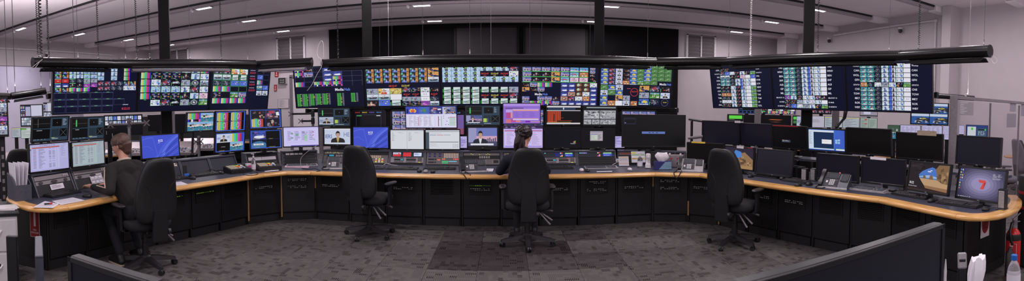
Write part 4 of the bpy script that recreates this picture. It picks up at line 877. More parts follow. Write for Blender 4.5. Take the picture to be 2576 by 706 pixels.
def m_app(c):
    c.rect(0, 0, 1, 1, (216, 218, 228)); c.rect(0, 0, 1, .09, (60, 66, 84), 2); c.rect(0, .02, 1, .05, (225, 226, 236), 3); c.rect(0, .12, .1, .88, (66, 84, 100), 2)
    for i, k in enumerate(((70, 110, 160), (205, 80, 76), (130, 140, 165))): c.rect(.12 + .21 * i, .26, .19, .022, k, 3)
    c.rect(.12, .62, .85, .025, (40, 44, 60), 3); c.dashes(.14, .16, .4, .05, 2, (170, 174, 186), .3, 3); c.dashes(.12, .7, .3, .2, 5, (180, 184, 196), .3, 3); c.dashes(.8, .75, .18, .2, 5, (130, 134, 150), .3, 3, cols=3)
def m_traffic(c):
    c.rect(0, 0, 1, 1, (206, 200, 246)); c.rect(0, 0, 1, .36, (60, 74, 180), 2)
    s = c.sub(.02, .05, .22, .3); s.rect(0, 0, 1, 1, (70, 80, 230)); s.poly([(.22, .5), (.36, .2), (.52, .22), (.6, .35), (.7, .15), (.88, .55), (.75, .85), (.58, .72), (.34, .8)][::-1], (235, 190, 60), 2); s.disc(.55, .55, .2, .2, (235, 90, 60), 3); s.rect(.02, .2, .1, .7, (30, 26, 40), 3)
    s = c.sub(.25, .03, .22, .33); s.rect(0, 0, 1, 1, (90, 100, 200)); s.disc(.5, .55, .42, .55, (60, 110, 200), 2, 18); s.poly([(.4, .3), (.6, .2), (.72, .5), (.6, .85), (.45, .6)][::-1], (90, 140, 80), 3); s.poly([(.2, .5), (.35, .45), (.3, .7)], (150, 130, 90), 3)
    pic(c.sub(.48, .03, .24, .33), 'crowd', random.Random(8)); pic(c.sub(.73, .03, .25, .33), 'kids', random.Random(4)); pic(c.sub(.78, .05, .2, .3), 'crowd', random.Random(2))
    c.rect(.03, .40, .54, .56, (226, 222, 250), 2); c.dashes(.05, .44, .5, .5, 14, (150, 140, 180), .35, 3, cols=5); c.rect(.24, .5, .008, .42, (190, 60, 110), 4)
    c.rect(.58, .38, .41, .6, (222, 218, 250), 2); c.rect(.64, .46, .014, .48, (190, 40, 80), 4)
    for j in range(7): c.rect(.70, .46 + j * .07, .012, .05, (80, 170, 70), 4); c.rect(.86, .50 + j * .062, .12, .022, (90, 185, 90) if j else (190, 40, 60), 4)
    for x, y, k in ((.75, .46, (200, 40, 70)), (.75, .55, (60, 160, 120)), (.84, .55, (40, 60, 50)), (.81, .7, (40, 60, 50)), (.79, .86, (40, 60, 50)), (.84, .86, (40, 60, 50)), (.67, .63, (80, 170, 70))): c.disc(x, y, .008, .02, k, 5, 8)
def m_news(kind): return lambda c: (pic(c, kind, random.Random(1)), c.rect(.0, .0, 1, .07, (225, 222, 230), 12) if kind == 'studio' else None)
def m_purple1(c):
    c.rect(0, 0, 1, 1, (146, 104, 220)); c.rect(0, 0, 1, .12, (176, 140, 236), 2); c.rect(.05, .2, .5, .06, (100, 70, 150), 2)
    for x, y, w_, h_, k in ((.07, .45, .13, .27, (190, 70, 150)), (.2, .45, .05, .27, (225, 150, 150)), (.07, .78, .14, .19, (220, 110, 130)), (.21, .78, .13, .14, (200, 70, 150)), (.34, .85, .13, .08, (225, 130, 130)), (.6, .86, .13, .08, (140, 30, 190)), (.75, .9, .25, .03, (225, 150, 160)), (.07, .3, .18, .14, (190, 160, 235))): c.rect(x, y, w_, h_, k, 3)
    c.rect(.25, .26, .72, .56, (150, 108, 226), 4); c.rect(.25, .26, .72, .05, (190, 160, 240), 5); c.rect(.26, .31, .7, .06, (230, 150, 150), 5); c.rect(.26, .74, .7, .03, (230, 160, 170), 5); c.rect(.26, .77, .7, .06, (206, 190, 245), 5); c.dashes(.3, .42, .62, .28, 5, (126, 86, 196), .3, 6, cols=3)
def m_purple2(c):
    c.rect(0, 0, 1, 1, (196, 172, 246)); c.rect(0, 0, 1, .12, (60, 40, 90), 2); c.dashes(.05, .03, .8, .06, 2, (190, 170, 230), .4, 3, cols=6); c.rect(.03, .2, .95, .03, (190, 50, 90), 3); c.rect(.03, .27, .95, .65, (208, 190, 248), 2)
    c.dashes(.08, .32, .85, .56, 10, (140, 120, 180), .25, 3, cols=4); c.rect(.03, .92, .95, .02, (70, 70, 200), 3)
def m_spectro(c):
    c.rect(0, 0, 1, 1, (20, 18, 22)); c.rect(0, 0, 1, .09, (205, 200, 210), 2); c.rect(.03, .10, .82, .12, (40, 60, 90), 2); c.rect(0, .24, 1, .04, (200, 195, 205), 2); c.rect(.0, .92, 1, .08, (205, 198, 205), 2); c.rect(.48, .1, .03, .1, (225, 225, 240), 3)
    for i in range(22): c.rect(.02 + i * .018, .29, .016, .6, ((196, 60, 34), (150, 40, 26), (214, 80, 44))[i % 3], 2)
    c.rect(.2, .45, .025, .4, (14, 12, 14), 3); c.rect(.3, .78, .35, .10, (12, 12, 14), 4); c.rect(.3, .8, .45, .015, (214, 70, 44), 5); c.rect(.42, .65, .08, .015, (214, 70, 44), 3); c.rect(.02, .88, .7, .02, (220, 160, 60), 4)
def m_cctv(c):
    c.rect(0, 0, 1, 1, (26, 26, 30)); c.rect(.1, .02, .88, .06, (150, 160, 170), 2)
    r = random.Random(9)
    for x, y, w_, h_ in ((.02, .2, .47, .44), (.51, .2, .47, .44), (.02, .68, .23, .26), (.27, .68, .23, .26), (.52, .68, .23, .26), (.76, .68, .22, .26)):
        s = c.sub(x, y, w_, h_); s.rect(0, 0, 1, 1, (170, 172, 180)); noise(s, ((90, 92, 100), (205, 206, 212), (130, 132, 140), (60, 62, 70), (150, 152, 160)), 24, r, 1, .28); s.line((.2, .9), (.75, .2), .012, (200, 200, 206), 5)
def m_xp(c):
    c.rect(0, 0, 1, 1, (16, 16, 26))
    for dx, dy, k in ((0, 0, (230, 90, 50)), (.035, -.01, (110, 190, 70)), (-.01, .055, (80, 130, 225)), (.025, .045, (235, 200, 70))): c.poly([(.815 + dx, .70 + dy), (.805 + dx, .75 + dy), (.835 + dx, .74 + dy), (.845 + dx, .69 + dy)], k, 2)
    c.text('Windows', .79, .85, .045, (205, 205, 210), 3, 'c', .012); c.text('xp', .875, .83, .035, (225, 110, 60), 3)
def m_dialog(c):
    c.rect(0, 0, 1, 1, (15, 14, 20)); c.rect(.25, .13, .39, .53, (176, 166, 176), 2); c.rect(.26, .15, .37, .06, (150, 145, 170), 3); c.rect(.29, .32, .18, .28, (196, 205, 196), 3); c.rect(.28, .30, .2, .025, (60, 80, 190), 4); c.dashes(.5, .32, .1, .3, 5, (100, 94, 104), .35, 4); c.dashes(.3, .36, .16, .22, 6, (150, 160, 140), .3, 5)
def m_tv(c):
    c.rect(0, 0, 1, 1, (13, 13, 15)); c.rect(.02, .08, .19, .22, (34, 34, 52), 2); c.rect(.035, .14, .165, .12, (12, 12, 18), 3); c.rect(.035, .24, .02, .02, (150, 160, 220), 4)
    c.rect(.31, .53, .37, .075, (92, 116, 190), 2); c.dashes(.42, .555, .17, .03, 1, (40, 48, 96), .8, 3, cols=3)
def m_off(c): c.rect(0, 0, 1, 1, (24, 22, 37), 1, .6)
def m_off2(c): c.rect(0, 0, 1, 1, (17, 15, 16), 1, .6)
def m_u3(c): c.rect(0, 0, 1, 1, (14, 13, 17), 1, .5); c.rect(.27, .62, .26, .12, (60, 62, 76), 2); [c.rect(.285, .63 + i * .03, .06, .022, k, 3) for i, k in enumerate(((220, 90, 60), (90, 190, 90), (80, 110, 220)))]; c.dashes(.36, .65, .14, .05, 2, (190, 190, 200), .4, 3)
def m_win10(c):
    c.rect(0, 0, 1, 1, (70, 120, 226)); c.poly([(.72, 0), (.72, 1), (1, 1), (1, 0)], (56, 84, 210), 1)
    for x, y in ((.74, .44), (.81, .42), (.74, .54), (.81, .54)): c.rect(x, y, .06, .09, (150, 200, 245), 3)
    c.rect(.0, .03, .70, .9, (206, 222, 244), 2); c.rect(.14, .08, .56, .8, (28, 50, 92), 3); c.rect(.37, .46, .27, .2, (240, 238, 244), 4); c.disc(.40, .54, .01, .018, (210, 60, 60), 5, 8); c.dashes(.43, .53, .18, .04, 2, (170, 165, 175), .3, 5); c.rect(.12, .07, .58, .05, (225, 228, 236), 4)
    c.dashes(.015, .12, .1, .6, 16, (130, 150, 190), .35, 3); c.rect(0, .955, 1, .045, (30, 44, 90), 4); c.rect(.76, .86, .23, .08, (235, 240, 240), 4); c.rect(.76, .86, .23, .02, (90, 190, 90), 5)
def m_canyon(c):
    c.rect(0, 0, 1, 1, (46, 38, 56)); c.poly([(.42, .35), (.62, 1), (1, 1), (1, .55), (.7, .2)], (150, 112, 76), 2); c.poly([(.38, .12), (.30, .3), (.44, .5), (.62, .45), (.58, .2)][::1], (70, 130, 220), 3); noise(c.sub(.5, .4, .45, .5), ((120, 88, 60), (180, 140, 96), (96, 70, 50)), 10, random.Random(2), 2, .35); c.rect(.5, .86, .5, .14, (170, 130, 80), 7)
def m_beach(c):
    r = random.Random(6); c.rect(0, 0, 1, 1, (36, 28, 34)); noise(c.sub(0, 0, .6, .5), ((44, 34, 38), (30, 24, 30), (52, 42, 44)), 14, r, 1, .4)
    c.poly([(.74, .02), (.66, .2), (.72, .62), (.9, .74), (1, .7), (1, 0)], (132, 98, 64), 5); noise(c.sub(.72, .1, .28, .58), ((168, 128, 84), (104, 76, 50), (150, 112, 72), (88, 64, 46)), 16, r, 6, .35)
    op = [(.26, .44), (.34, .30), (.46, .20), (.58, .12), (.66, .16), (.70, .32), (.72, .56), (.30, .56)]
    c.poly(op[::-1], (66, 116, 205), 10); c.poly([(.27, .5), (.29, .56), (.72, .56), (.71, .46), (.5, .42)], (150, 180, 220), 11); c.rect(.3, .52, .42, .05, (70, 120, 190), 12)
    c.poly([(.29, .56), (.36, .70), (.42, .80), (1, .84), (1, .68), (.86, .66), (.72, .56)], (192, 150, 108), 13); c.rect(.48, .27, .08, .04, (214, 220, 236), 12); c.rect(.54, .23, .05, .03, (205, 214, 234), 12)
    c.poly([(.37, .56), (.38, .46), (.41, .43), (.44, .48), (.45, .56)], (124, 92, 60), 14); c.poly([(.53, .57), (.54, .45), (.58, .41), (.62, .46), (.63, .57)], (134, 98, 62), 14)
    c.poly([(.42, .80), (.46, .9), (1, .96), (1, .84)], (150, 106, 70), 13); c.rect(0, .96, 1, .04, (60, 40, 34), 14)
    c.text('8:22', .105, .80, .085, (240, 240, 245), 18, 'c', .008); c.text('Saturday, 26 August', .14, .89, .035, (225, 225, 230), 18, 'c', .004)
def m_seven(c):
    c.rect(0, 0, 1, 1, (54, 50, 82))
    for i in range(6): c.disc(.5, .5, .56 - i * .07, .62 - i * .08, (62 + i * 17, 58 + i * 16, 92 + i * 19), 2 + i, 28)
    R = (226, 62, 52)
    c.poly([(.44, .36), (.47, .45), (.55, .45), (.50, .66), (.575, .66), (.615, .42), (.595, .36)], R, 9); c.poly([(.575, .45), (.615, .42), (.575, .66)], (170, 36, 34), 10)
    for j in range(8): c.rect(.02, .05 + j * .09, .025, .05, ((90, 140, 220), (210, 200, 120), (110, 190, 120), (210, 110, 80))[j % 4], 9); c.rect(.06, .05 + j * .09, .025, .05, ((200, 200, 210), (90, 110, 190), (220, 170, 80))[j % 3], 9) if j < 5 else None
    c.dashes(.74, .12, .22, .12, 4, (190, 190, 205), .35, 9, cols=2); c.dashes(.74, .26, .2, .05, 2, (190, 190, 205), .35, 9); c.dashes(.03, .96, .3, .03, 1, (200, 200, 210), .6, 9, cols=6); c.rect(.92, .96, .05, .025, (200, 200, 210), 9)
# ------------------------------------------------------------------ screen wall: three banks of big flat screens tilted towards the desk
def big_screen(p, q, draw, lab, z=1.6, H=.69, tilt=9, depth=.06, bw=.012, glow=1.0, bg=NAVY, name='wall_screen', grp='big wall screens', mount=True):
    p, q = Vector(p), Vector(q); m = (p + q) / 2; W = (q - p).length - .008; ang = atan2(q.y - p.y, q.x - p.x)
    t = thing(name, lab, 'screen', (m.x, m.y, z), ang, grp, rx=radians(tilt))
    MB().box((0, depth / 2 + .002, H / 2), (W, depth, H), .006).build('casing', 'bezel', t, smooth=0)
    f = MB().box((0, 0, bw / 2), (W, .012, bw)).box((0, 0, H - bw / 2), (W, .012, bw)).box((-W / 2 + bw / 2, 0, H / 2), (bw, .012, H)).box((W / 2 - bw / 2, 0, H / 2), (bw, .012, H)).build('bezel_frame', 'bezel', t, smooth=0)
    c = CV(W - 2 * bw, H - 2 * bw, bg, glow, .0003); draw(c); c.build('picture', t, (0, .001, bw))
    if mount: MB().box((0, depth + .05, H * .5), (.5, .1, .4), .01).build('wall_mount', 'post_black', t, smooth=0)
    return t
LBK0, LBD = Vector((-5.018, 3.639)), Vector((.395, 1.16))
for i, (d, lab) in enumerate(((s_left1, 'wall screen with red clock and empty grid, leftmost of the left bank'), (s_left2, 'wall screen with colour bars column, middle of the left bank'), (s_left3, 'wall screen with four red clocks, right end of the left bank'))): big_screen(LBK0 + LBD * i, LBK0 + LBD * (i + 1), d, lab)
for i, (d, lab) in enumerate(((s_mid1, 'wall screen full of green meters, leftmost of the centre bank'), (s_mid2, 'wall screen with rows of orange and blue pictures, second of the centre bank'), (s_mid3, 'wall screen with pale blue and white repeated pictures, centre of the bank'), (s_mid4, 'wall screen with green lines and newsreaders, fourth of the centre bank'), (s_mid5, 'wall screen with green sports pictures, rightmost of the centre bank'))):
    big_screen((-3.436 + 1.225 * i, 7.399 + .01 * i), (-3.436 + 1.225 * (i + 1), 7.409 + .01 * i), d, lab)
RB0, RBD = Vector((3.361, 7.248)), Vector((.481, -1.127))
for i, (d, lab) in enumerate(((s_right1, 'wall screen listing LOX to GOL, leftmost of the right bank'), (s_right2, 'wall screen listing TMB to SA MGB, middle of the right bank'), (s_right3, 'wall screen listing WAG to WBY, rightmost of the right bank'))): big_screen(RB0 + RBD * i, RB0 + RBD * (i + 1), d, lab)
# rails that hold the banks, fixed to the posts
def rail(p, q, z, lab):
    p, q = Vector(p), Vector(q); L = (q - p).length; t = thing('mounting_rail', lab, 'rail', (p.x, p.y, z), atan2(q.y - p.y, q.x - p.x)); MB().box((L / 2, 0, 0), (L, .07, .06), .006).build('bar', 'post_black', t, smooth=0)
    for x in (.02, L - .02): MB().box((x, 0, 0), (.04, .085, .075), .006).build('end_cap', 'bezel', t, smooth=0)
n_ = Vector((-.947, .322)); m_ = Vector((.92, .3926))
rail(LBK0 + n_ * .20, LBK0 + LBD * 3 + n_ * .20, 1.85, 'black rail behind the left bank of wall screens'); rail(RB0 + m_ * .20, RB0 + RBD * 3 + m_ * .20, 1.85, 'black rail behind the right bank of wall screens')
rail((-3.4, 7.72), (2.8, 7.74), 1.85, 'black rail behind the centre bank of wall screens'); rail((-3.3, 7.52), (2.85, 7.55), 1.555, 'thick black rail under the centre bank of wall screens')

# ------------------------------------------------------------------ hanging light tubes with reflector trays, coil cords and wires
ZB, DT = 1.6 + .64, .062
BAR = [(83, 157, 283, 161, 'leftmost, over the seated man'), (283, 161, 640, 162, 'second from left, over the left wing'), (640, 164, 784, 156, 'short, over the left bend'), (784, 154, 1657, 153.5, 'longest, over the straight middle'), (1657, 156, 1833, 154.5, 'short, over the right bend'), (1833, 154.5, 2268, 140, 'second from right, over the right wing'), (2268, 140, 2490, 128.5, 'rightmost, over the rounded desk end')]
def bp(px, py): return atz(px, py, ZB)
TRAY = [[(.1, .93, 'tray_black')], [(.13, .80, 'tray_silver')], [(.1, .9, 'tray_silver')], [(.02, .98, 'tray_black')], [(.1, .9, 'tray_black')], [(.03, .97, 'tray_black')], [(.1, .95, 'tray_black')]]
ends = [(bp(a, b), bp(c, d)) for a, b, c, d, _ in BAR]; ym = 6.50
ends[3] = (Vector((ends[3][0].x, ym, ZB)), Vector((ends[3][1].x, ym, ZB)))
for i, (p, q) in enumerate(ends):
    L = (q - p).length; t = thing('light_tube', 'black hanging light tube, ' + BAR[i][4], 'light fixture', p, atan2(q.y - p.y, q.x - p.x), 'hanging light tubes over the desk')
    MB().tube([(.004, 0, 0), (L - .004, 0, 0)], DT, 24).build('tube', 'tube_black', t, 40)
    for x in (0, L): MB().tube([(x - .006, 0, 0), (x + .006, 0, 0)], DT + .003, 24).build('end_cap', 'tube_black', t, 40)
    for a, b, mt in TRAY[i]:
        tr = MB().side([(-.085, -.100), (-.03, -.066), (.03, -.066), (.085, -.100), (.078, -.104), (.028, -.074), (-.028, -.074), (-.078, -.104)], a * L, b * L).build('reflector_tray', mt, t, 10)
        MB().tube([(a * L + .05, 0, -.088), (b * L - .05, 0, -.088)], .008, 8).build('lamp', 'white_plastic', tr)
        for k in (.15, .85): MB().box(((a + (b - a) * k) * L, 0, -.064), (.03, .03, .02)).build('tray_clip', 'tray_black', t, smooth=0)
    l = bpy.data.lights.new('added_uplight', 'AREA'); l.shape = 'RECTANGLE'; l.size, l.size_y = L * .9, .05; l.energy = UP_W * L; l.color = SPOT_COL      # lamp added on top of each tube to brighten the ceiling
    lo = bpy.data.objects.new('added_uplight', l); C.objects.link(lo); lo.parent = t; lo.location = (L / 2, 0, DT + .012); lo.rotation_euler = (pi, 0, 0)
    if i in (0, 6):
        e = 0 if i == 0 else L; s = -1 if i == 0 else 1
        MB().tube(smooth_path([(e - s * .10, -.055, .03), (e - s * .02, -.075, -.02), (e + s * .05, -.07, -.075), (e + s * .07, -.06, -.10), (e + s * .04, -.06, -.11), (e, -.065, -.07), (e - s * .06, -.06, 0)] if i == 0 else [(e + .02, 0, -.05), (e + .06, -.01, -.06), (e + .09, -.01, -.09), (e + .08, -.01, -.12), (e + .05, -.01, -.12), (e + .02, 0, -.08)]), .004, 6).build('cable_loop', 'cable_white', t)
def on_bar(px):
    """ceiling hanger straight above the tube at this column"""
    best = None
    for (p, q) in ends:
        for k in range(81):
            P = p.lerp(q, k / 80); a = abs(atan2(P.x, P.y) - atan2(ray(px, 150).x, ray(px, 150).y))
            if best is None or a < best[0]: best = (a, P)
    return best[1]
WL = ['above the left tube end', 'over the second tube', 'left of the left post', 'over the left bend', 'left of the dark windows', 'over the middle of the dark windows', 'right of the dark windows', 'over the right bend', 'over the right wing', 'over the rightmost tube']
for px, lab in zip((196, 318, 480, 623, 1060, 1185, 1625, 1832, 2234, 2474), WL):
    P = on_bar(px); t = thing('hanging_wire', 'thin steel wire holding a light tube, ' + lab, 'wire', (P.x, P.y, ZB + DT), group='wires that hold the light tubes'); MB().tube([(0, 0, 0), (0, 0, CEIL - ZB - DT)], .0024, 5).build('steel_wire', 'wire_grey', t); MB().lathe([(.006, 0), (.007, .05), (.003, .07)], 8).build('clamp', 'grey_metal', t)
def coil(x, y, z0, z1, lab, r=.02, turns=60, rad=.006, mt='cable_black', box=True):
    t = thing('coil_cord', lab, 'cord', (x, y, z0)); n = turns * 6
    MB().tube([(r * cos(2 * pi * k / 6), r * sin(2 * pi * k / 6), (z1 - z0) * k / n) for k in range(n + 1)], rad, 4).build('coil', mt, t)
    if box: MB().box((.03, 0, z1 - z0 - .03), (.12, .08, .06), .01).build('ceiling_plug', 'white_plastic', t, smooth=0)
for px, lab, th in ((104, 'thick black coil cord over the leftmost tube', .012), (97, 'thin black coil cord left of the thick one', .006), (124, 'thin black coil cord right of the thick one', .006), (248, 'black coil cord over the second tube', .006), (346, 'black coil cord left of the left post', .007), (379, 'black coil cord nearest the left post', .007), (556, 'black coil cord right of the left post', .006), (850, 'black coil cord in front of the black wall edge', .006), (1886, 'pale coil cord over the right wing', .006), (2056, 'black coil cord beside the right post', .006), (2310, 'coil cord over the rightmost tube joint', .006)):
    P = on_bar(px); s = .0
    coil(P.x, P.y, ZB + DT + .002, CEIL - .003, lab, .018 if th > .01 else .010, 50 if th > .01 else 80, .007 if th > .01 else .0042, 'cable_white' if px == 1886 else 'cable_black')
# a pale loose cable hanging from the tube over the left bend
P = on_bar(800); t = thing('loose_cable', 'pale loose cable looping down from the light tube over the left bend', 'cable', (P.x, P.y, ZB + DT)); MB().tube(smooth_path([(-.06, 0, .22), (-.09, 0, .10), (-.06, -.01, .03), (.0, -.07, .0), (.01, -.075, -.1), (-.06, -.09, -.22), (-.14, -.09, -.36), (-.22, -.09, -.45)]), .0035, 6).tube(smooth_path([(-.06, 0, .22), (-.02, 0, .27), (.01, 0, .22), (.012, 0, .05), (.0, -.0, .005)]), .0035, 6).build('cable', 'cable_white', t)

# ------------------------------------------------------------------ desk monitors: x, y, bottom z, yaw, tilt, width, height (metres, degrees)
MON = {
'scope1': (-4.299, 3.084, 1.304, 90.5, -8.2, .500, .282), 'run1': (-4.299, 3.071, .975, 91.9, .1, .561, .321), 'run2': (-4.299, 3.635, .980, 92.7, .9, .533, .303), 'scope2': (-4.299, 3.633, 1.290, 89.5, -4.2, .506, .277),
'winL': (-4.188, 4.796, .977, 73.5, 2.5, .605, .323), 'beachq': (-3.999, 5.424, 1.301, 71.6, -6.9, .472, .277), 'bars1': (-3.838, 5.954, 1.274, 69.4, -6.1, .561, .312), 'bars2': (-3.843, 5.940, .970, 67.6, -4.8, .537, .301),
'quad1': (-3.44, 6.33, 1.302, 51.1, 3.1, .522, .300), 'quad2': (-3.44, 6.33, .995, 51.8, 2.3, .522, .295), 'lilac': (-3.041, 6.726, 1.0, 32.3, 4.6, .567, .322), 'scope3': (-2.673, 7.199, 1.297, .9, -2.1, .549, .301), 'news1': (-2.606, 7.150, .987, 2.0, 1.0, .476, .303), 'win2': (-2.055, 7.150, .952, 2.4, -.6, .575, .349),
'white1': (-1.478, 7.150, .938, 1.2, -.1, .536, .322), 'white2': (-.932, 7.150, .942, .7, -.9, .534, .319), 'traffic': (-1.111, 7.2, 1.266, -1.0, -7.2, .801, .353), 'scope4': (-.331, 7.2, 1.308, .3, -.5, .532, .309), 'news2': (-.329, 7.150, .959, .8, 1.2, .473, .343), 'purp1': (.256, 7.2, 1.325, .2, -.9, .575, .328), 'purp2': (.275, 7.150, .962, -.2, .2, .608, .356),
'spectro': (.888, 7.2, 1.315, 1.0, -5.5, .535, .308), 'cctv': (1.434, 7.15, 1.297, -4.6, -7, .530, .318), 'winxp': (.870, 7.150, .973, .6, -3.0, .553, .319), 'dialog': (1.406, 7.109, .972, -7.3, -1.2, .515, .306), 'bigtv': (2.207, 6.86, 1.0, -11.4, .1, .970, .49),
'U1': (3.035, 6.258, 1.081, -57.2, -5, .62, .336), 'U2': (3.354, 5.781, 1.078, -69.5, -6, .575, .322), 'U3': (3.556, 5.250, 1.075, -67.2, -5.0, .554, .316), 'U4': (3.758, 4.717, 1.073, -67.1, -4.9, .546, .302), 'U5': (3.967, 4.165, 1.078, -68.8, -8, .600, .327), 'U6': (4.195, 3.566, 1.060, -74.9, -4.5, .600, .315), 'U7': (4.12, 2.718, 1.079, -88.5, 2.8, .547, .305),
'L1': (2.73, 6.115, .805, -47, -2.6, .572, .31), 'L2': (2.989, 5.616, .785, -68.7, 1.3, .525, .313), 'L3': (3.190, 5.085, .766, -67.2, 7.4, .560, .333), 'L4': (3.520, 4.216, .787, -68.9, -1.2, .560, .316), 'L5': (3.722, 3.683, .802, -74.5, .6, .555, .297), 'L6': (3.727, 3.063, .796, -89.7, 9, .550, .316), 'L7': (3.849, 2.51, .772, -89, 10.6, .550, .325)}
def monitor(key, lab, draw, base, bz=.014, bb=.018, glow=1.0, bm='bezel', logo=True, stand='foot', bg=(12, 12, 16)):
    """base = height of the surface that carries it; stand: foot, pole (from behind) or wide"""
    x, y, z, yaw, tilt, W, H = MON[key]; t = thing('monitor', lab, 'monitor', (x, y, z), radians(yaw), 'desk monitors', rx=-radians(tilt))
    MB().box((0, .022, H / 2), (W, .03, H), .006).box((0, .045, H * .5), (W * .6, .03, H * .6), .012).build('casing', bm, t, smooth=0)
    MB().box((0, 0, bb / 2), (W, .016, bb), .002).box((0, 0, H - bz / 2), (W, .016, bz), .002).box((-W / 2 + bz / 2, 0, H / 2), (bz, .016, H), .002).box((W / 2 - bz / 2, 0, H / 2), (bz, .016, H), .002).build('bezel_frame', bm, t, smooth=0)
    if logo: MB().box((0, -.0085, bb / 2), (.022, .001, .006)).build('maker_mark', 'grey_plastic', t, smooth=0)
    c = CV(W - 2 * bz, H - bz - bb, bg, glow, .00025); draw(c); c.build('picture', t, (0, .003, bb))
    h = z - base; s = MB()
    if stand == 'foot':
        s.box((0, .075, (-h + H * .55) / 2 + .004), (.06, .025, h + H * .5), .006).build('neck', 'bezel', t, smooth=0); MB().box((0, .085, -h + .008), (.24, .11, .014), .006).build('foot', 'bezel', t, smooth=0)
    else:
        s.tube([(0, .175, -h + .004), (0, .175, H * .7)], .018, 12).build('pole', 'black_plastic', t); MB().box((0, .11, H * .5), (.09, .115, .09), .004).build('mount_plate', 'black_plastic', t, smooth=0); MB().lathe([(.028, -h + .002), (.028, -h + .02), (.022, -h + .03)], 16, c=(0, .175, 0)).build('pole_base', 'black_plastic', t)
    return t
ZC = ZT + .184 + .018; ZL = ZT + .218 + .018
G = .98
for a in (('run1', 'bright rundown list monitor at the left desk end', m_rundown((176, 172, 226)), ZL), ('run2', 'grey-green rundown list monitor beside the seated man', m_rundown((156, 172, 182)), ZL),
          ('winL', 'monitor with blue swirl wallpaper and clock right of the seated man', m_windows, ZC), ('bars2', 'blue bordered quad monitor with presenter and beach, lower of the left pair', m_quad(('studio', 'bars', 'nosig', 'sea')), ZC), ('quad2', 'blue bordered quad monitor with world news, lower of the second pair', m_quad(('desk', 'empty', 'world', 'empty')), ZC),
          ('lilac', 'lilac monitor showing a temperature of 24.6 degrees', m_lilac, ZC), ('news1', 'small monitor with a presenter before big letters, left of the chair', m_news('studio'), ZC), ('win2', 'monitor with blue swirl wallpaper and clock behind the left chair', m_windows, ZC), ('white1', 'white monitor with two empty list columns', m_white, ZC), ('white2', 'white monitor with a dark sidebar and red bar', m_app, ZC),
          ('news2', 'small monitor with a presenter in a suit before a city skyline', m_news('city'), ZC), ('purp2', 'purple web page monitor behind the seated woman', m_purple2, ZC), ('winxp', 'dark monitor with a small coloured Windows logo', m_xp, ZC), ('dialog', 'dark monitor with one grey dialogue window', m_dialog, ZC), ('bigtv', 'large black television with a blue message bar', m_tv, ZC)):
    k = a[0]; big = k == 'bigtv'; news = k in ('news1', 'news2'); monitor(a[0], a[1], a[2], a[3], .022 if news else .012, .05 if k == 'news2' else .035 if news else .02, glow=G)
for a in (('scope1', 'waveform scope monitor above the rundown list at the left end', m_scope()), ('scope2', 'waveform scope monitor with a green trace beside the first scope', m_scope(None, 1)), ('beachq', 'small quad monitor of beach views on an arm', m_quad(('smpte', 'sea', 'sea', 'sea'), False)), ('bars1', 'blue bordered quad monitor full of colour bars, upper of the left pair', m_quad(('tech', 'tech', 'tech', 'tech'))), ('quad1', 'blue bordered quad monitor with a man in a suit, upper of the second pair', m_quad(('news_dark', 'crowd', 'tech', 'suit'))),
          ('scope3', 'waveform scope monitor above the presenter monitor at left', m_scope('studio', 1)), ('traffic', 'extra wide monitor with weather maps and a schedule', m_traffic), ('scope4', 'waveform scope monitor above the skyline presenter', m_scope('city', 1)), ('purp1', 'purple planning monitor above the seated woman', m_purple1), ('spectro', 'monitor with red stripes on black', m_spectro), ('cctv', 'monitor with grey security camera views', m_cctv)):
    monitor(a[0], a[1], a[2], ZC if a[0] not in ('scope1', 'scope2') else ZL, .012, .018, glow=G, stand='pole')
ZS = .96
for a in (('U1', 'switched off monitor, leftmost on the right rear shelf', m_off), ('U2', 'switched off brownish monitor, second on the right rear shelf', m_off), ('U3', 'dark monitor with a red strip and tiny message box', m_u3), ('U4', 'monitor with a blue desktop and an open dark window', m_win10), ('U5', 'black monitor on the shelf, right of the blue desktop', m_off2), ('U6', 'black monitor with brown tape on its top edge', m_off2), ('U7', 'switched off monitor standing alone before the glass partition', m_off)):
    monitor(a[0], a[1], a[2], ZS, .014, .018, glow=.9)
for a in (('L1', 'switched off monitor behind the corner phone', m_off2), ('L2', 'monitor with a canyon picture behind the right chair', m_canyon), ('L3', 'switched off monitor right of the right chair', m_off), ('L4', 'switched off monitor behind the wide phone', m_off), ('L5', 'switched off monitor with yellow tape on its top', m_off), ('L6', 'monitor with a beach cave picture and the time 8:22', m_beach), ('L7', 'monitor with a red figure seven on grey-blue', m_seven)):
    monitor(a[0], a[1], a[2], ZT, .016, .022, glow=.95)
# shelf that carries the rear row on the right wing
SH = [(2.8, 6.55), (3.12, 6.35), (3.42, 5.85), (4.32, 3.6), (4.32, 2.56)]
t = thing('monitor_shelf', 'long dark shelf carrying the rear row of monitors on the right', 'shelf', (SH[1][0], SH[1][1], ZT)); o = Vector((SH[1][0], SH[1][1]))
MB().prism([tuple(Vector(p) - o) for p in offs(SH, -.03)] + [tuple(Vector(p) - o) for p in offs(SH, .26)][::-1], ZS - ZT - .03, ZS - ZT - .002).build('board', 'rack_frame', t, 20)
for i in range(1, len(SH)):
    for k in (.15, .5, .85): 
        p = Vector(SH[i - 1]).lerp(Vector(SH[i]), k) + Vector((.12, .05)) - o; MB().box((p.x, p.y, (ZS - ZT - .03) / 2), (.05, .05, ZS - ZT - .03), .004).build('leg', 'rack_black', t, smooth=0)
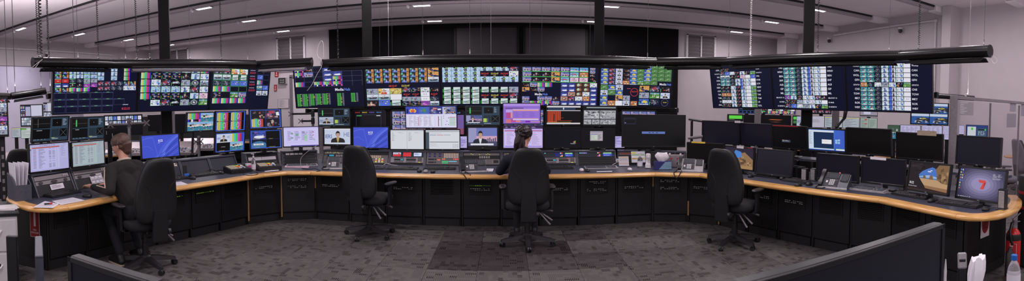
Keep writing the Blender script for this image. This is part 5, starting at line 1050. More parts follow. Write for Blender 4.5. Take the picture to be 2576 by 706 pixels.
# second row of displays behind the centre monitors
def behind(px0, px1, py0, py1, draw, lab, Y=7.47, base=.5):
    p, q = aty(px0, py1, Y), aty(px1, py1, Y); zt = aty(px0, py0, Y).z
    t = big_screen((p.x, Y), (q.x, Y), draw, lab, p.z, zt - p.z, 0, .04, .016, .9, (12, 12, 20), 'rear_display', 'displays behind the desk monitors', False)
    MB().box((0, .06, (zt - p.z) / 2 - .1), (.08, .04, (zt - p.z) + .1), .004).build('bracket', 'post_black', t, smooth=0); return t
def b_clock(c):
    for i, (t_, k) in enumerate((('22:22:33', (230, 70, 60)), ('08:22:33', (225, 200, 70)), ('07:52:33', (120, 110, 230)), ('08:22:33', (90, 150, 235)))): c.text(t_, .16 + i * .22, .10, .05, k, 3, sx=.9)
    c.frame(.12, .18, .76, .8, (70, 76, 110), .01, 2); c.rect(.14, .2, .15, .04, (60, 170, 80), 3); c.rect(.74, .2, .12, .04, (190, 190, 200), 3); c.poly([(.7, .95), (.66, .75), (.74, .78), (.76, .95)], (200, 90, 180), 3)
def b_news(c): grid(c, .02, .02, .96, .9, 4, 3, lambda i, j: 'city', .06, .08)
def b_sky(c): c.rect(0, 0, 1, 1, (120, 90, 170)); c.rect(0, 0, 1, .18, (14, 14, 24), 2); c.text('22:22:47', .8, .12, .06, (90, 150, 235), 3); c.poly([(.2, .9), (.8, .35), (.82, .4), (.3, .95)], (40, 34, 60), 3); c.rect(0, .75, 1, .25, (150, 80, 110), 2)
behind(884, 972, 276, 338, b_clock, 'dark display with four coloured clocks behind the left chair monitors'); behind(982, 1076, 276, 338, b_news, 'display with repeated newsreader pictures behind the wide monitor'); behind(1080, 1170, 276, 340, b_sky, 'display with a purple sky, mostly hidden by the wide monitor'); behind(1262, 1372, 272, 336, b_news, 'display hidden behind the purple monitors')
behind(1560, 1652, 276, 330, b_news, 'display with four small blue pictures behind the big television')
def b_lines(c): c.rect(0, 0, 1, 1, (190, 180, 240)); c.dashes(.05, .1, .9, .8, 9, (130, 110, 200), .5, 2)
for i, (a, b, lab) in enumerate(((1158, 1176, 'narrow strip of a lilac list display left of the skyline presenter'), (1548, 1566, 'lilac list display left of the big television'))): behind(a - 20, b + 8, 340, 374, b_lines, lab, 7.42)
P = on_bar(1279); t = thing('webcam', 'tiny camera clipped under the middle light tube', 'camera', (P.x, P.y - .02, ZB - DT - .05)); MB().box((0, 0, 0), (.035, .03, .035), .005).build('case', 'bezel', t, smooth=0); MB().tube([(0, -.015, 0), (0, -.02, 0)], .01, 12).build('lens', 'blue_plastic', t); MB().box((0, 0, .035), (.012, .012, .04)).build('clip', 'bezel', t, smooth=0)
p0 = RB0 + RBD * 1.95 + m_ * .12; t = thing('cable_bundle', 'black cable bundle hanging from the right screen bank to the shelf', 'cable', (p0.x, p0.y, 1.62)); [MB().tube([(.02 * k - .04, 0, .1), (-.05 + .012 * k, .02, -.12), (-.20 + .006 * k, .06, -.3), (-.36, .1, -.62)], .006, 6).build('lead', 'cable_black', t) for k in range(5)]; MB().tube([(-.12, .04, -.2), (-.15, .05, -.25)], .03, 10).build('tie', 'cable_black', t)
for k, px in enumerate((956, 987, 1210, 1333, 1363, 1484)):
    P = aty(px, 200, 7.72); t = thing('hanging_wire', 'thin wire from ceiling to the centre screens, %s from the left' % ('first', 'second', 'third', 'fourth', 'fifth', 'sixth')[k], 'wire', (P.x, 7.73, 1.885), group='wires that hold the centre screens'); MB().tube([(0, 0, 0), (0, 0, CEIL - 1.885)], .002, 5).build('steel_wire', 'wire_grey', t); MB().lathe([(.006, 0), (.006, .05), (.002, .06)], 8).build('turnbuckle', 'grey_metal', t)
# ------------------------------------------------------------------ office chairs (built once, facing +Y, then copied)
def sring(cx, cy, z, hw, hd, n=24, p=3.2, bulge=0):
    out = []
    for k in range(n):
        a = 2 * pi * k / n; c, s = cos(a), sin(a); x = hw * abs(c) ** (2 / p) * (1 if c >= 0 else -1); y = hd * abs(s) ** (2 / p) * (1 if s >= 0 else -1)
        out.append((cx + x, cy + y - bulge * (1 - (x / hw) ** 2 if hw > 1e-6 else 0), z))
    return out
def make_chair(name='office_chair', lab='', leather='chair_leather', seat_m='chair_fabric'):
    t = thing(name, lab, 'chair', group='office chairs at the desk')
    hub = MB().lathe([(.03, .07), (.055, .075), (.06, .12), (.045, .135), (.03, .14)], 20).build('base_hub', 'chair_plastic', t)
    for k in range(5):
        a = -pi / 2 + 2 * pi * k / 5; m = MB().at(rz=a - pi / 2)   # local +Y is outward after the turn
        m.loft([[(-w, y, z - h), (w, y, z - h), (w * .75, y, z), (-w * .75, y, z)] for y, w, z, h in ((.03, .035, .125, .05), (.12, .033, .118, .045), (.22, .028, .10, .036), (.29, .026, .088, .03), (.318, .018, .082, .022))]).build('base_leg', 'chair_plastic', t, 50)
        c = MB().at((.305 * cos(a), .305 * sin(a), 0), a + .6)
        for s in (-1, 1): c.lathe([(.012, s * .012 - .009), (.029, s * .012 - .009), (.029, s * .012 + .009), (.012, s * .012 + .009)], 18, 0) if False else None
        c2 = MB()
        M = Matrix.Translation((.305 * cos(a), .305 * sin(a), .029)) @ Matrix.Rotation(a + .5, 4, 'Z') @ Matrix.Rotation(pi / 2, 4, 'X')
        c2.M = M
        for s in (-1, 1): c2.lathe([(.010, s * .016 - .009), (.027, s * .016 - .009), (.0285, s * .016), (.027, s * .016 + .009), (.010, s * .016 + .009)], 18)
        w_ = c2.build('castor', 'black_plastic', t); MB().at((.305 * cos(a), .305 * sin(a), .045), a + .5).box((0, 0, 0), (.034, .05, .03), .008).box((0, 0, .02), (.02, .02, .03)).build('castor_hood', 'chair_plastic', w_, smooth=0)
    MB().lathe([(.034, .13), (.034, .26), (.026, .262), (.026, .40)], 18).build('gas_column', 'black_plastic', t)
    MB().box((0, -.03, .405), (.16, .30, .05), .012).box((0, -.20, .40), (.10, .16, .03), .008).build('tilt_mechanism', 'black_plastic', t, smooth=0)
    for i, (y, dx, dz) in enumerate(((-.06, .22, -.10), (-.13, .19, -.13), (.06, .24, -.02))): MB().tube([(.06, y, .40), (.13, y, .40), (.06 + dx * .8, y - .02, .40 + dz * .7), (.06 + dx, y - .03, .40 + dz)], [.008, .008, .011, .012], 8).build('lever', 'grey_metal', t)
    seat = MB().loft([sring(0, .02, z, hw, hd, 28, 3.4) for z, hw, hd in ((.425, .20, .19), (.432, .235, .225), (.455, .25, .24), (.49, .252, .242), (.515, .235, .225), (.525, .18, .17))]).build('seat', seat_m, t, 60)
    MB().loft([sring(0, .02, z, hw, hd, 28, 3.4) for z, hw, hd in ((.41, .17, .16), (.413, .21, .2), (.427, .22, .21))]).build('seat_pan', 'black_plastic', seat, 60)
    rows = [(z, w * .89, d) for z, w, d in ((.515, .13, .012), (.522, .19, .028), (.55, .232, .04), (.60, .254, .046), (.68, .264, .05), (.76, .262, .05), (.84, .252, .048), (.92, .236, .046), (1.0, .214, .044), (1.06, .19, .042), (1.11, .165, .038), (1.135, .14, .03), (1.15, .10, .018), (1.155, .06, .008))]
    rings = [sring(0, -.245 - .10 * (max(0, z - .52) / .63) ** 1.3 + .03 * sin((z - .52) / .63 * pi), z, hw, hd, 32, 2.8, .022) for z, hw, hd in rows]
    back = MB().loft(rings).build('backrest', leather, t, 60)
    # front cushion and rear seam lines
    MB().loft([[(x * .9, y + .03, z) for x, y, z in sring(0, -.215 - .10 * (max(0, zz - .52) / .63) ** 1.3 + .03 * sin((zz - .52) / .63 * pi), zz, hw, hd * .9, 28, 2.8)] for zz, hw, hd in rows[2:-2]]).build('cushion', seat_m, back, 60)
    def rear(x, z):
        hw = [r for r in rows if r[0] <= z][-1]; yb = -.245 - .10 * (max(0, z - .52) / .63) ** 1.3 + .03 * sin((z - .52) / .63 * pi); return yb - hw[2] * max(.2, 1 - abs(x / hw[1]) ** 2.8) ** (1 / 2.8) - .022 * (1 - (x / hw[1]) ** 2) + .0005
    for s in (-1, 1): MB().tube([(s * x, rear(x, z), z) for x, z in ((.075, .54), (.075, .62), (.078, .70), (.085, .78), (.11, .84), (.14, .88), (.17, .90))], .0035, 6).build('seam', 'black_plastic', back)
    MB().loft([[(-w, y - .012, z), (w, y - .012, z), (w, y + .012, z), (-w, y + .012, z)] for w, y, z in ((.075, -.285, .325), (.085, -.295, .34), (.085, -.31, .52), (.07, -.318, .64))]).build('back_bracket', 'black_plastic', t, 20)
    MB().tube([(.0, -.16, .395), (0, -.285, .37)], .03, 8).build('bracket_link', 'black_plastic', t); MB().tube([(.085, -.30, .42), (.115, -.30, .42)], .03, 16).build('tension_knob', 'chair_plastic', t, 30)
    for s in (-1, 1):
        ar = MB().loft([sring(s * .285, .03 + .0, z, hw, hd, 20, 2.6) for z, hw, hd in ((.655, .03, .11), (.662, .042, .128), (.675, .045, .132), (.685, .036, .12), (.688, .02, .09))]).build('armrest', 'chair_plastic', t, 60)
        MB().loft([[(s * x - .014, y - .03, z), (s * x + .014, y - .03, z), (s * x + .014, y + .03, z), (s * x - .014, y + .03, z)] for x, y, z in ((.16, .0, .408), (.25, .0, .408), (.285, 0, .43), (.288, 0, .50), (.285, .01, .657))]).build('arm_post', 'black_plastic', ar, 40)
    return t
ch = make_chair(lab='black high-back office chair in front of the seated woman\'s desk place, she sits in it')
ch.location = (.262, 5.5, 0)
ch['label'] = 'black high-back office chair in the middle, a woman sits in it'
dup(ch, (-1.66, 5.70, 0), radians(-15), 'empty black high-back office chair at the left part of the straight desk'); dup(ch, (2.60, 4.95, 0), radians(-57), 'empty black high-back office chair turned towards the right wing'); dup(ch, (-3.37, 3.57, 0), radians(73), 'black high-back office chair at the left wing, a man sits in it')

# ------------------------------------------------------------------ people: one continuous skin grown over a posed skeleton
def grow(segs, vox, mats, name, parent, smooth_it=5, label=None):
    """segs: (p0, r0, p1, r1, material index[, squash]) tapered capsules merged by a voxel remesh"""
    mb = MB()
    for sg in segs:
        p, r0, q, r1 = Vector(sg[0]), sg[1], Vector(sg[2]), sg[3]; d = (q - p); L = d.length
        t = d.normalized() if L > 1e-6 else Vector((0, 0, 1)); u = t.orthogonal().normalized(); b = t.cross(u)
        st = [(-r0 * cos(a), r0 * sin(a)) for a in (.15, .6, 1.1, pi / 2)] + [(L + r1 * cos(a), r1 * sin(a)) for a in (pi / 2, 1.1, .6, .15)]
        mb.loft([[p + t * s + (u * cos(2 * pi * k / 14) + b * sin(2 * pi * k / 14)) * rr for k in range(14)] for s, rr in st])
    me = bpy.data.meshes.new('tmp'); me.from_pydata(mb.v, [], mb.f); bm = bmesh.new(); bm.from_mesh(me); bmesh.ops.recalc_face_normals(bm, faces=bm.faces); bm.to_mesh(me); bm.free()
    o = bpy.data.objects.new('tmp', me); C.objects.link(o)
    m = o.modifiers.new('r', 'REMESH'); m.mode = 'VOXEL'; m.voxel_size = vox; s = o.modifiers.new('s', 'SMOOTH'); s.factor = .5; s.iterations = smooth_it
    dg = bpy.context.evaluated_depsgraph_get(); out = bpy.data.meshes.new_from_object(o.evaluated_get(dg)); bpy.data.objects.remove(o); bpy.data.meshes.remove(me)
    out.name = name; out.materials.clear()
    for x in mats: out.materials.append(MATS[x])
    import numpy as np
    n = len(out.polygons); ce = np.empty(n * 3); out.polygons.foreach_get('center', ce); ce = ce.reshape(-1, 3); best = np.full(n, 1e9); idx = np.zeros(n, int)
    for sg in segs:
        p, q = np.array(sg[0]), np.array(sg[2]); d = q - p; L2 = max(1e-9, d @ d); tt = np.clip(((ce - p) @ d) / L2, 0, 1); ds = np.linalg.norm(ce - p - tt[:, None] * d, axis=1) - (sg[1] + (sg[3] - sg[1]) * tt)
        k = ds < best; best[k] = ds[k]; idx[k] = sg[4]
    out.polygons.foreach_set('material_index', idx.astype('i')); out.polygons.foreach_set('use_smooth', [True] * n)
    return link(name, out, parent, None, label)
def hand(wr, fw, up, side, m=0, curl=.5, sc=1.0):
    """palm and five fingers; fw = towards the fingertips, up = back of the hand, side = towards the thumb"""
    wr, fw, up, side = Vector(wr), Vector(fw).normalized(), Vector(up).normalized(), Vector(side).normalized(); S = []
    for k in (-1.3, -.45, .45, 1.3): S.append((wr + fw * .012 + side * .012 * k, .016, wr + fw * .075 + side * .019 * k, .0125, m))
    for k, L in ((1.35, .072), (.45, .082), (-.45, .077), (-1.35, .060)):
        a = wr + fw * .082 + side * .0195 * k; b = a + (fw * cos(curl * .6) - up * sin(curl * .6)) * L * .42; c = b + (fw * cos(curl * 1.6) - up * sin(curl * 1.6)) * L * .33; d = c + (fw * cos(curl * 2.2) - up * sin(curl * 2.2)) * L * .25
        S += [(a, .0105, b, .0095, m), (b, .0095, c, .0088, m), (c, .0088, d, .0078, m)]
    a = wr + fw * .022 + side * .026; b = a + fw * .03 + side * .026 - up * .008; c = b + fw * .03 + side * .008 - up * .008
    S += [(a, .0145, b, .012, m), (b, .012, c, .009, m)]
    return S
def head_segs(c, look, up=(0, 0, 1), m=0, s=1.0):
    c, f, u = Vector(c), Vector(look).normalized(), Vector(up).normalized(); r = f.cross(u).normalized(); u = r.cross(f)
    S = [(c + u * .03 - f * .022, .086 * s, c + u * .028 + f * .022, .08 * s, m), (c - u * .02 + f * .028, .066 * s, c - u * .075 + f * .05, .038 * s, m), (c - u * .06 + f * .0, .055 * s, c - u * .075 + f * .055, .03 * s, m),
         (c + u * .012 + f * .095, .008, c - u * .026 + f * .112, .0125, m), (c - u * .055 + f * .078, .02, c - u * .055 + f * .079, .02, m), (c + u * .035 + f * .078 + r * .0, .03, c + u * .036 + f * .07, .03, m)]
    for k in (-1, 1): S += [(c + r * .078 * k - f * .012 + u * .012, .014, c + r * .08 * k - f * .006 - u * .022, .010, m), (c + r * .04 * k + f * .062 - u * .02, .022, c + r * .036 * k + f * .06 - u * .03, .022, m)]
    return S, f, u, r
def face_bits(c, f, u, r, parent):
    c = Vector(c)
    for k in (-1, 1):
        p = c + f * .083 + u * .006 + r * .032 * k; e = MB().ell(p, (.012, .012, .011)).build('eye', 'eye_white', parent); MB().ell(p + f * .0075, (.0065, .0065, .0065)).build('iris', 'eye_dark', e)
        MB().tube([p + u * .02 + f * .004 - r * .016, p + u * .024 + f * .006, p + u * .02 + f * .004 + r * .016], .0035, 6).build('eyebrow', 'hair_dark', parent)
    MB().tube([c - u * .056 + f * .094 - r * .02, c - u * .055 + f * .1, c - u * .056 + f * .094 + r * .02], .0045, 6).build('lips', 'lip', parent)

# --- the man at the left wing (local frame: he faces +Y)
rzm = radians(80); Cm = Vector((-3.41, 3.53, 0)); Rm = Matrix.Rotation(-rzm, 3, 'Z')
def L_(w): v = Rm @ (Vector(w) - Cm); return v
man = thing('person', 'man in a dark sweater seated at the left wing, typing', 'person', Cm, rzm)
hd = L_((-3.80, 3.68, 1.235)); nk = hd + Vector((0, -.04, -.13)); ch_ = Vector((hd.x * .6, hd.y - .12, .92)); pel = Vector((0, .0, .60))
SW, SK, TR, SH_, CO = 1, 0, 2, 3, 4
look = L_(Cm + Vector((-.9, -.25, -.22)))
S, f_, u_, r_ = head_segs(hd, look, (0, 0, 1), SK)
S += [(hd - u_ * .05 - f_ * .02, .052, nk, .056, SK), (nk + Vector((0, .0, -.028)), .056, nk - Vector((0, .012, .05)), .068, CO)]
S += [(pel + Vector((-.07, 0, 0)), .125, pel + Vector((.07, 0, 0)), .125, TR), (pel + Vector((-.05, .02, .1)), .135, ch_ + Vector((-.07, 0, -.04)), .14, SW), (pel + Vector((.05, .02, .1)), .135, ch_ + Vector((.07, 0, -.04)), .14, SW), (ch_ + Vector((-.10, .0, .04)), .105, ch_ + Vector((.10, 0, .04)), .105, SW), (ch_ + Vector((0, -.02, .06)), .11, nk - Vector((0, .02, .06)), .075, SW)]
shl, shr = ch_ + Vector((-.185, .0, .085)), ch_ + Vector((.185, .02, .085))
hl, hr = L_((-4.03, 3.40, .805)), L_((-4.0, 3.66, .805)); el, er = L_((-3.52, 3.24, .818)), L_((-3.62, 3.92, .85))
for sh, e, h, sd in ((shl, el, hl, -1), (shr, er, hr, 1)):
    S += [(ch_ + Vector((sd * .11, 0, .09)), .08, sh, .07, SW), (sh, .068, e, .052, SW), (e, .052, e.lerp(h, .78), .038, SW), (e.lerp(h, .75), .030, h, .026, SK)]
    S += hand(h, (h - e).normalized() * 1.0 + Vector((0, .3, -.05)), (0, 0, 1), (-sd, .1, 0), SK, .35)
for sd, kn, an in ((-1, Vector((-.13, .42, .56)), Vector((-.12, .20, .10))), (1, Vector((.15, .43, .56)), Vector((.16, .24, .10)))):
    S += [(pel + Vector((sd * .085, .04, -.01)), .092, kn, .066, TR), (kn, .064, an + Vector((0, 0, .05)), .045, TR), (an, .04, an + Vector((0, -.02, -.03)), .042, SH_), (an + Vector((0, -.03, -.055)), .042, an + Vector((sd * .01, .15, -.064)), .034, SH_), (an + Vector((0, .04, -.03)), .038, an + Vector((0, .12, -.058)), .032, SH_)]
grow(S, .0085, ['skin', 'sweater', 'trousers', 'shoe', 'collar'], 'body', man); face_bits(hd, f_, u_, r_, man)
HS = [(hd + u_ * .045 - f_ * .03, .098, hd + u_ * .05 + f_ * .02, .088, 0), (hd + u_ * .0 - f_ * .055, .08, hd - u_ * .06 - f_ * .058, .058, 0), (hd + u_ * .09 + f_ * .055, .035, hd + u_ * .065 + f_ * .078, .022, 0)]
for k in (-1, 1): HS += [(hd + u_ * .05 + r_ * .05 * k - f_ * .02, .048, hd - u_ * .015 + r_ * .062 * k - f_ * .035, .03, 0)]
rr = random.Random(4)
for i in range(60):
    a = rr.uniform(0, 2 * pi); e = rr.uniform(.1, 1.2); d = (u_ * sin(e) + (r_ * cos(a) - f_ * abs(sin(a))) * cos(e)); p = hd + u_ * .04 - f_ * .02 + d * .088; HS.append((p, .014, p - u_ * .04 + d * .014 + r_ * rr.uniform(-.01, .01), .006, 0))
grow(HS, .006, ['hair_brown'], 'hair', man, 2)
for k in (-1, 1): MB().box((0, 0, 0), (.001, .001, .001)) if False else None
cn = nk + Vector((0, -.008, -.022)); MB().tube([cn + Vector((.066 * cos(a * pi / 8), .068 * sin(a * pi / 8), -.018 * sin(a * pi / 8))) for a in range(17)], .013, 8, cap=False).build('collar', 'collar', man)
# pale stripe along the sleeve and soles
MB().tube([shl + Vector((-.045, .045, .02)), shl.lerp(el, .5) + Vector((-.05, .045, .015)), el + Vector((-.04, .03, .035)), el.lerp(hl, .5) + Vector((-.03, 0, .036))], .007, 6).build('sleeve_stripe', 'collar', man)
for sd, an in ((-1, Vector((-.12, .20, .10))), (1, Vector((.16, .24, .10)))): MB().loft([sring(an.x, an.y + .065, z, .045, .125, 20, 2.6) for z in (.002, .012, .022)]).build('shoe_sole', 'sole', man)

# --- the woman in the middle
Cw = Vector((.262, 5.52, 0)); woman = thing('person', 'woman with a dark ponytail and navy top seated in the middle', 'person', Cw)
W_ = lambda x, y, z: Vector((x, y, z)) - Cw
hd = W_(.235, 5.80, 1.245); nk = hd + Vector((0, -.035, -.125)); ch_ = W_(.22, 5.70, .90); pel = Vector((0, .02, .60)); look = Vector((.75, 1, -.12))
S, f_, u_, r_ = head_segs(hd, look, (0, 0, 1), 0, .95)
S += [(hd - u_ * .05 - f_ * .02, .045, nk, .048, 0), (pel + Vector((-.08, 0, 0)), .13, pel + Vector((.08, 0, 0)), .13, 2), (pel + Vector((-.04, .02, .08)), .12, ch_ + Vector((-.06, 0, -.04)), .118, 1), (pel + Vector((.04, .02, .08)), .12, ch_ + Vector((.06, 0, -.04)), .118, 1), (ch_ + Vector((-.09, 0, .05)), .09, ch_ + Vector((.09, 0, .05)), .09, 1), (ch_ + Vector((0, -.01, .07)), .1, nk - Vector((0, .01, .05)), .06, 1)]
shl, shr = W_(.04, 5.71, .965), W_(.41, 5.72, .965); el, er = W_(-.06, 5.85, .81), W_(.52, 5.88, .81); hl, hr = W_(.10, 6.20, .785), W_(.40, 6.22, .785)
for sh, e, h, sd in ((shl, el, hl, -1), (shr, er, hr, 1)):
    S += [(ch_ + Vector((sd * .10, 0, .09)), .07, sh, .066, 1), (sh, .066, e, .056, 1), (e, .056, e.lerp(h, .8), .04, 1), (e.lerp(h, .76), .027, h, .024, 0)] + hand(h, (h - e) + Vector((0, .2, -.05)), (0, 0, 1), (-sd, .1, 0), 0, .4)
for sd in (-1, 1):
    kn, an = Vector((sd * .11, .42, .54)), Vector((sd * .11, .40, .09)); S += [(pel + Vector((sd * .085, .04, -.02)), .09, kn, .06, 2), (kn, .058, an, .04, 2), (an, .04, an + Vector((0, -.02, -.04)), .038, 3), (an + Vector((0, -.02, -.05)), .036, an + Vector((0, .15, -.058)), .03, 3)]
grow(S, .0085, ['skin', 'navy_cloth', 'trousers', 'shoe'], 'body', woman); face_bits(hd, f_, u_, r_, woman)
HS = [(hd + u_ * .04 - f_ * .025, .098, hd + u_ * .04 + f_ * .03, .086, 0), (hd + u_ * .0 - f_ * .05, .08, hd - u_ * .03 - f_ * .05, .055, 0)]
for k in (-1, 1): HS.append((hd + u_ * .04 + r_ * .055 * k + f_ * .02, .04, hd + u_ * .0 + r_ * .06 * k - f_ * .03, .036, 0))
pb = hd + u_ * .015 - f_ * .10 + Vector((.012, 0, 0))
HS += [(hd + u_ * .03 - f_ * .085, .045, pb, .04, 0)]; rr = random.Random(11); left = Vector((-1, -.15, 0))
for i in range(26):
    a = pb + Vector((rr.uniform(-.03, .03), rr.uniform(-.02, .02), rr.uniform(-.02, .02))); sp = rr.uniform(-.045, .05); b = a + left * (.002 + sp * .75) + Vector((0, -.01, -.09)); c = b + left * rr.uniform(-.03, .03) + Vector((0, rr.uniform(-.01, .02), -.07)); d = c + left * rr.uniform(-.03, .02) + Vector((0, 0, -.03 - .04 * rr.random()))
    HS += [(a, .018, b, .017, 0), (b, .017, c, .013, 0), (c, .013, d, .004, 0)]
for i in range(50):
    a = rr.uniform(0, 2 * pi); e = rr.uniform(.1, 1.2); d = (u_ * sin(e) + (r_ * cos(a) - f_ * abs(sin(a))) * cos(e)); p = hd + u_ * .04 - f_ * .0 + d * .09; HS.append((p, .011, p - f_ * .05 - u_ * .012, .008, 0))
grow(HS, .0055, ['hair_dark'], 'hair', woman, 2)
MB().tube([hd + r_ * .084 - u_ * .03, hd + r_ * .09 - u_ * .05, hd + r_ * .088 - u_ * .085], .0022, 6).build('earring', 'steel', woman)
# ------------------------------------------------------------------ things on the worktop
ZD = ZT + .0005
def dp(px, py, z=ZD): p = atz(px, py, z + .004); return (p.x, p.y, z)
# keyboards
def make_keyboard(W=.445, Dp=.145, col='black_plastic', keyc='chair_plastic'):
    t = thing('keyboard', '', 'keyboard', group='keyboards on the desk')
    MB().side([(-Dp / 2, 0), (-Dp / 2, .010), (-Dp / 2 + .006, .013), (Dp / 2 - .004, .026), (Dp / 2, .022), (Dp / 2, 0)], -W / 2, W / 2).build('keyboard_case', col, t, 30)
    k = MB(); sl = math.atan2(.013, Dp)
    def key(x, y, w, d=.0155): k.box((x, y, .0165 + (y + Dp / 2) * .1), (w, d, .008), .0018)
    for j in range(6):
        y = -Dp / 2 + .018 + j * .0205 + (.006 if j == 5 else 0)
        for i in range(15):
            if j == 0 and 4 <= i <= 9: continue
            key(-W / 2 + .018 + i * .0192, y, .0162)
        if j == 0: key(-W / 2 + .018 + 6.5 * .0192, y, .11)
        for i in range(3):
            if j in (0, 3, 4, 5) or (j == 1 and i == 1): key(-W / 2 + .318 + i * .0192 - .002, y, .0162)
        for i in range(4): key(-W / 2 + .378 + i * .0182, y, .0155) if j < 5 else None
    k.build('keys', keyc, t, 0, kind='stuff'); MB().tube([(0, Dp / 2 - .005, .01), (.01, Dp / 2 + .01, .006), (.03, Dp / 2 + .016, .004)], .003, 6).build('lead', 'cable_black', t)
    return t
KB = make_keyboard(); KG = make_keyboard(.46, .16, 'grey_plastic', 'rack_frame')
kbs = [(158, 488, 98, 'black keyboard at the left desk end before the rundown list'), (215, 468, 96, 'black keyboard under the seated man\'s hand'), (432, 451, 74, 'black keyboard beside the white sheet behind the man'), (512, 440, 73, 'black keyboard with the small phone stand at its left'), (1012, 424, 0, 'black keyboard under the red lit buttons'), (1106, 424, 0, 'black keyboard left of the angled phone'), (1402, 423, 0, 'black keyboard right of the seated woman'), (929, 423, 8, 'black keyboard half hidden by the left chair'),
       (1932, 444, -66, 'black keyboard before the monitor right of the right chair'), (2003, 456, -72, 'black keyboard before the grey speakers'), (2293, 492, -86, 'black keyboard before the beach cave monitor'), (2412, 514, -84, 'black keyboard before the red seven monitor')]
for i, (x, y, a, lab) in enumerate(kbs):
    if i == 0: KB.location = dp(x, y); KB.rotation_euler = (0, 0, radians(a)); KB['label'] = lab
    else:
        o = dup(KB, dp(x, y), radians(a), lab)
        if 1900 < x < 2010: o.scale = (.78, .85, .9)
KG.location = dp(760, 416); KG.rotation_euler = (0, 0, radians(30)); KG['label'] = 'grey keyboard before the lilac monitor'
dup(KG, dp(1512, 422), radians(-3), 'large dark grey keyboard before the dialogue window monitor'); dup(KG, dp(2184, 476), radians(-72), 'grey keyboard on a purple edged tray before the taped monitor')
# mice
def make_mouse(m, glow=False, lab=''):
    t = thing('mouse', lab, 'mouse', group='mice on the desk')
    MB().loft([[(x, y * 1.0, z) for x, y, z in sring(0, oy, z, hw, hd, 18, 2.3)] for z, hw, hd, oy in ((.0, .028, .052, 0), (.008, .032, .057, 0), (.02, .030, .052, -.002), (.031, .022, .038, -.006), (.036, .010, .018, -.008))]).build('shell', m, t, 60)
    MB().tube([(0, .03, .026), (0, .045, .022)], .006, 8).build('wheel', 'rack_frame', t)
    if glow: MB().box((0, -.052, .012), (.02, .006, .008), .002).build('glow', 'mouse_red', t)
    MB().tube([(0, .055, .008), (.01, .11, .005), (.04, .16, .004)], .002, 5).build('lead', 'cable_black', t); return t
mat('mouse_red', (1, .08, .06), .4, emit=3, var=0)
MM = make_mouse('black_plastic'); first = True
for x, y, a, lab in ((219, 494, 110, 'black mouse beside the seated man\'s hand'), (484, 449, 80, 'black mouse right of the first left wing keyboard'), (556, 436, 75, 'black mouse left of the first edit controller'), (1055, 431, 0, 'leftmost of three black mice at the straight desk'), (1089, 432.5, 0, 'rightmost of three mice at the straight desk'), (1477, 430, 10, 'small black mouse beside the red glowing mouse'), (1968, 450, -60, 'black mouse between the right wing keyboards'), (2008, 466.5, -70, 'black mouse left of the wide phone, outer one'), (2036, 464, -70, 'black mouse left of the wide phone, inner one'), (1889, 444, -60, 'black mouse beside the right chair back'), (2344, 506, -85, 'black mouse between the beach and seven keyboards'), (2480, 527, -80, 'black mouse at the rounded right desk end')):
    if first: MM.location = dp(x, y); MM.rotation_euler = (0, 0, radians(a)); MM['label'] = lab; first = False
    else: dup(MM, dp(x, y), radians(a), lab)
for x, y, m, g, lab in ((1071, 432, 'grey_plastic', 0, 'grey mouse in the middle of three mice'), (1463, 428.5, 'white_plastic', 1, 'white mouse glowing red'), (1584, 427, 'white_plastic', 0, 'white mouse right of the large grey keyboard')):
    o = make_mouse(m, g, lab); o.location = dp(x, y)
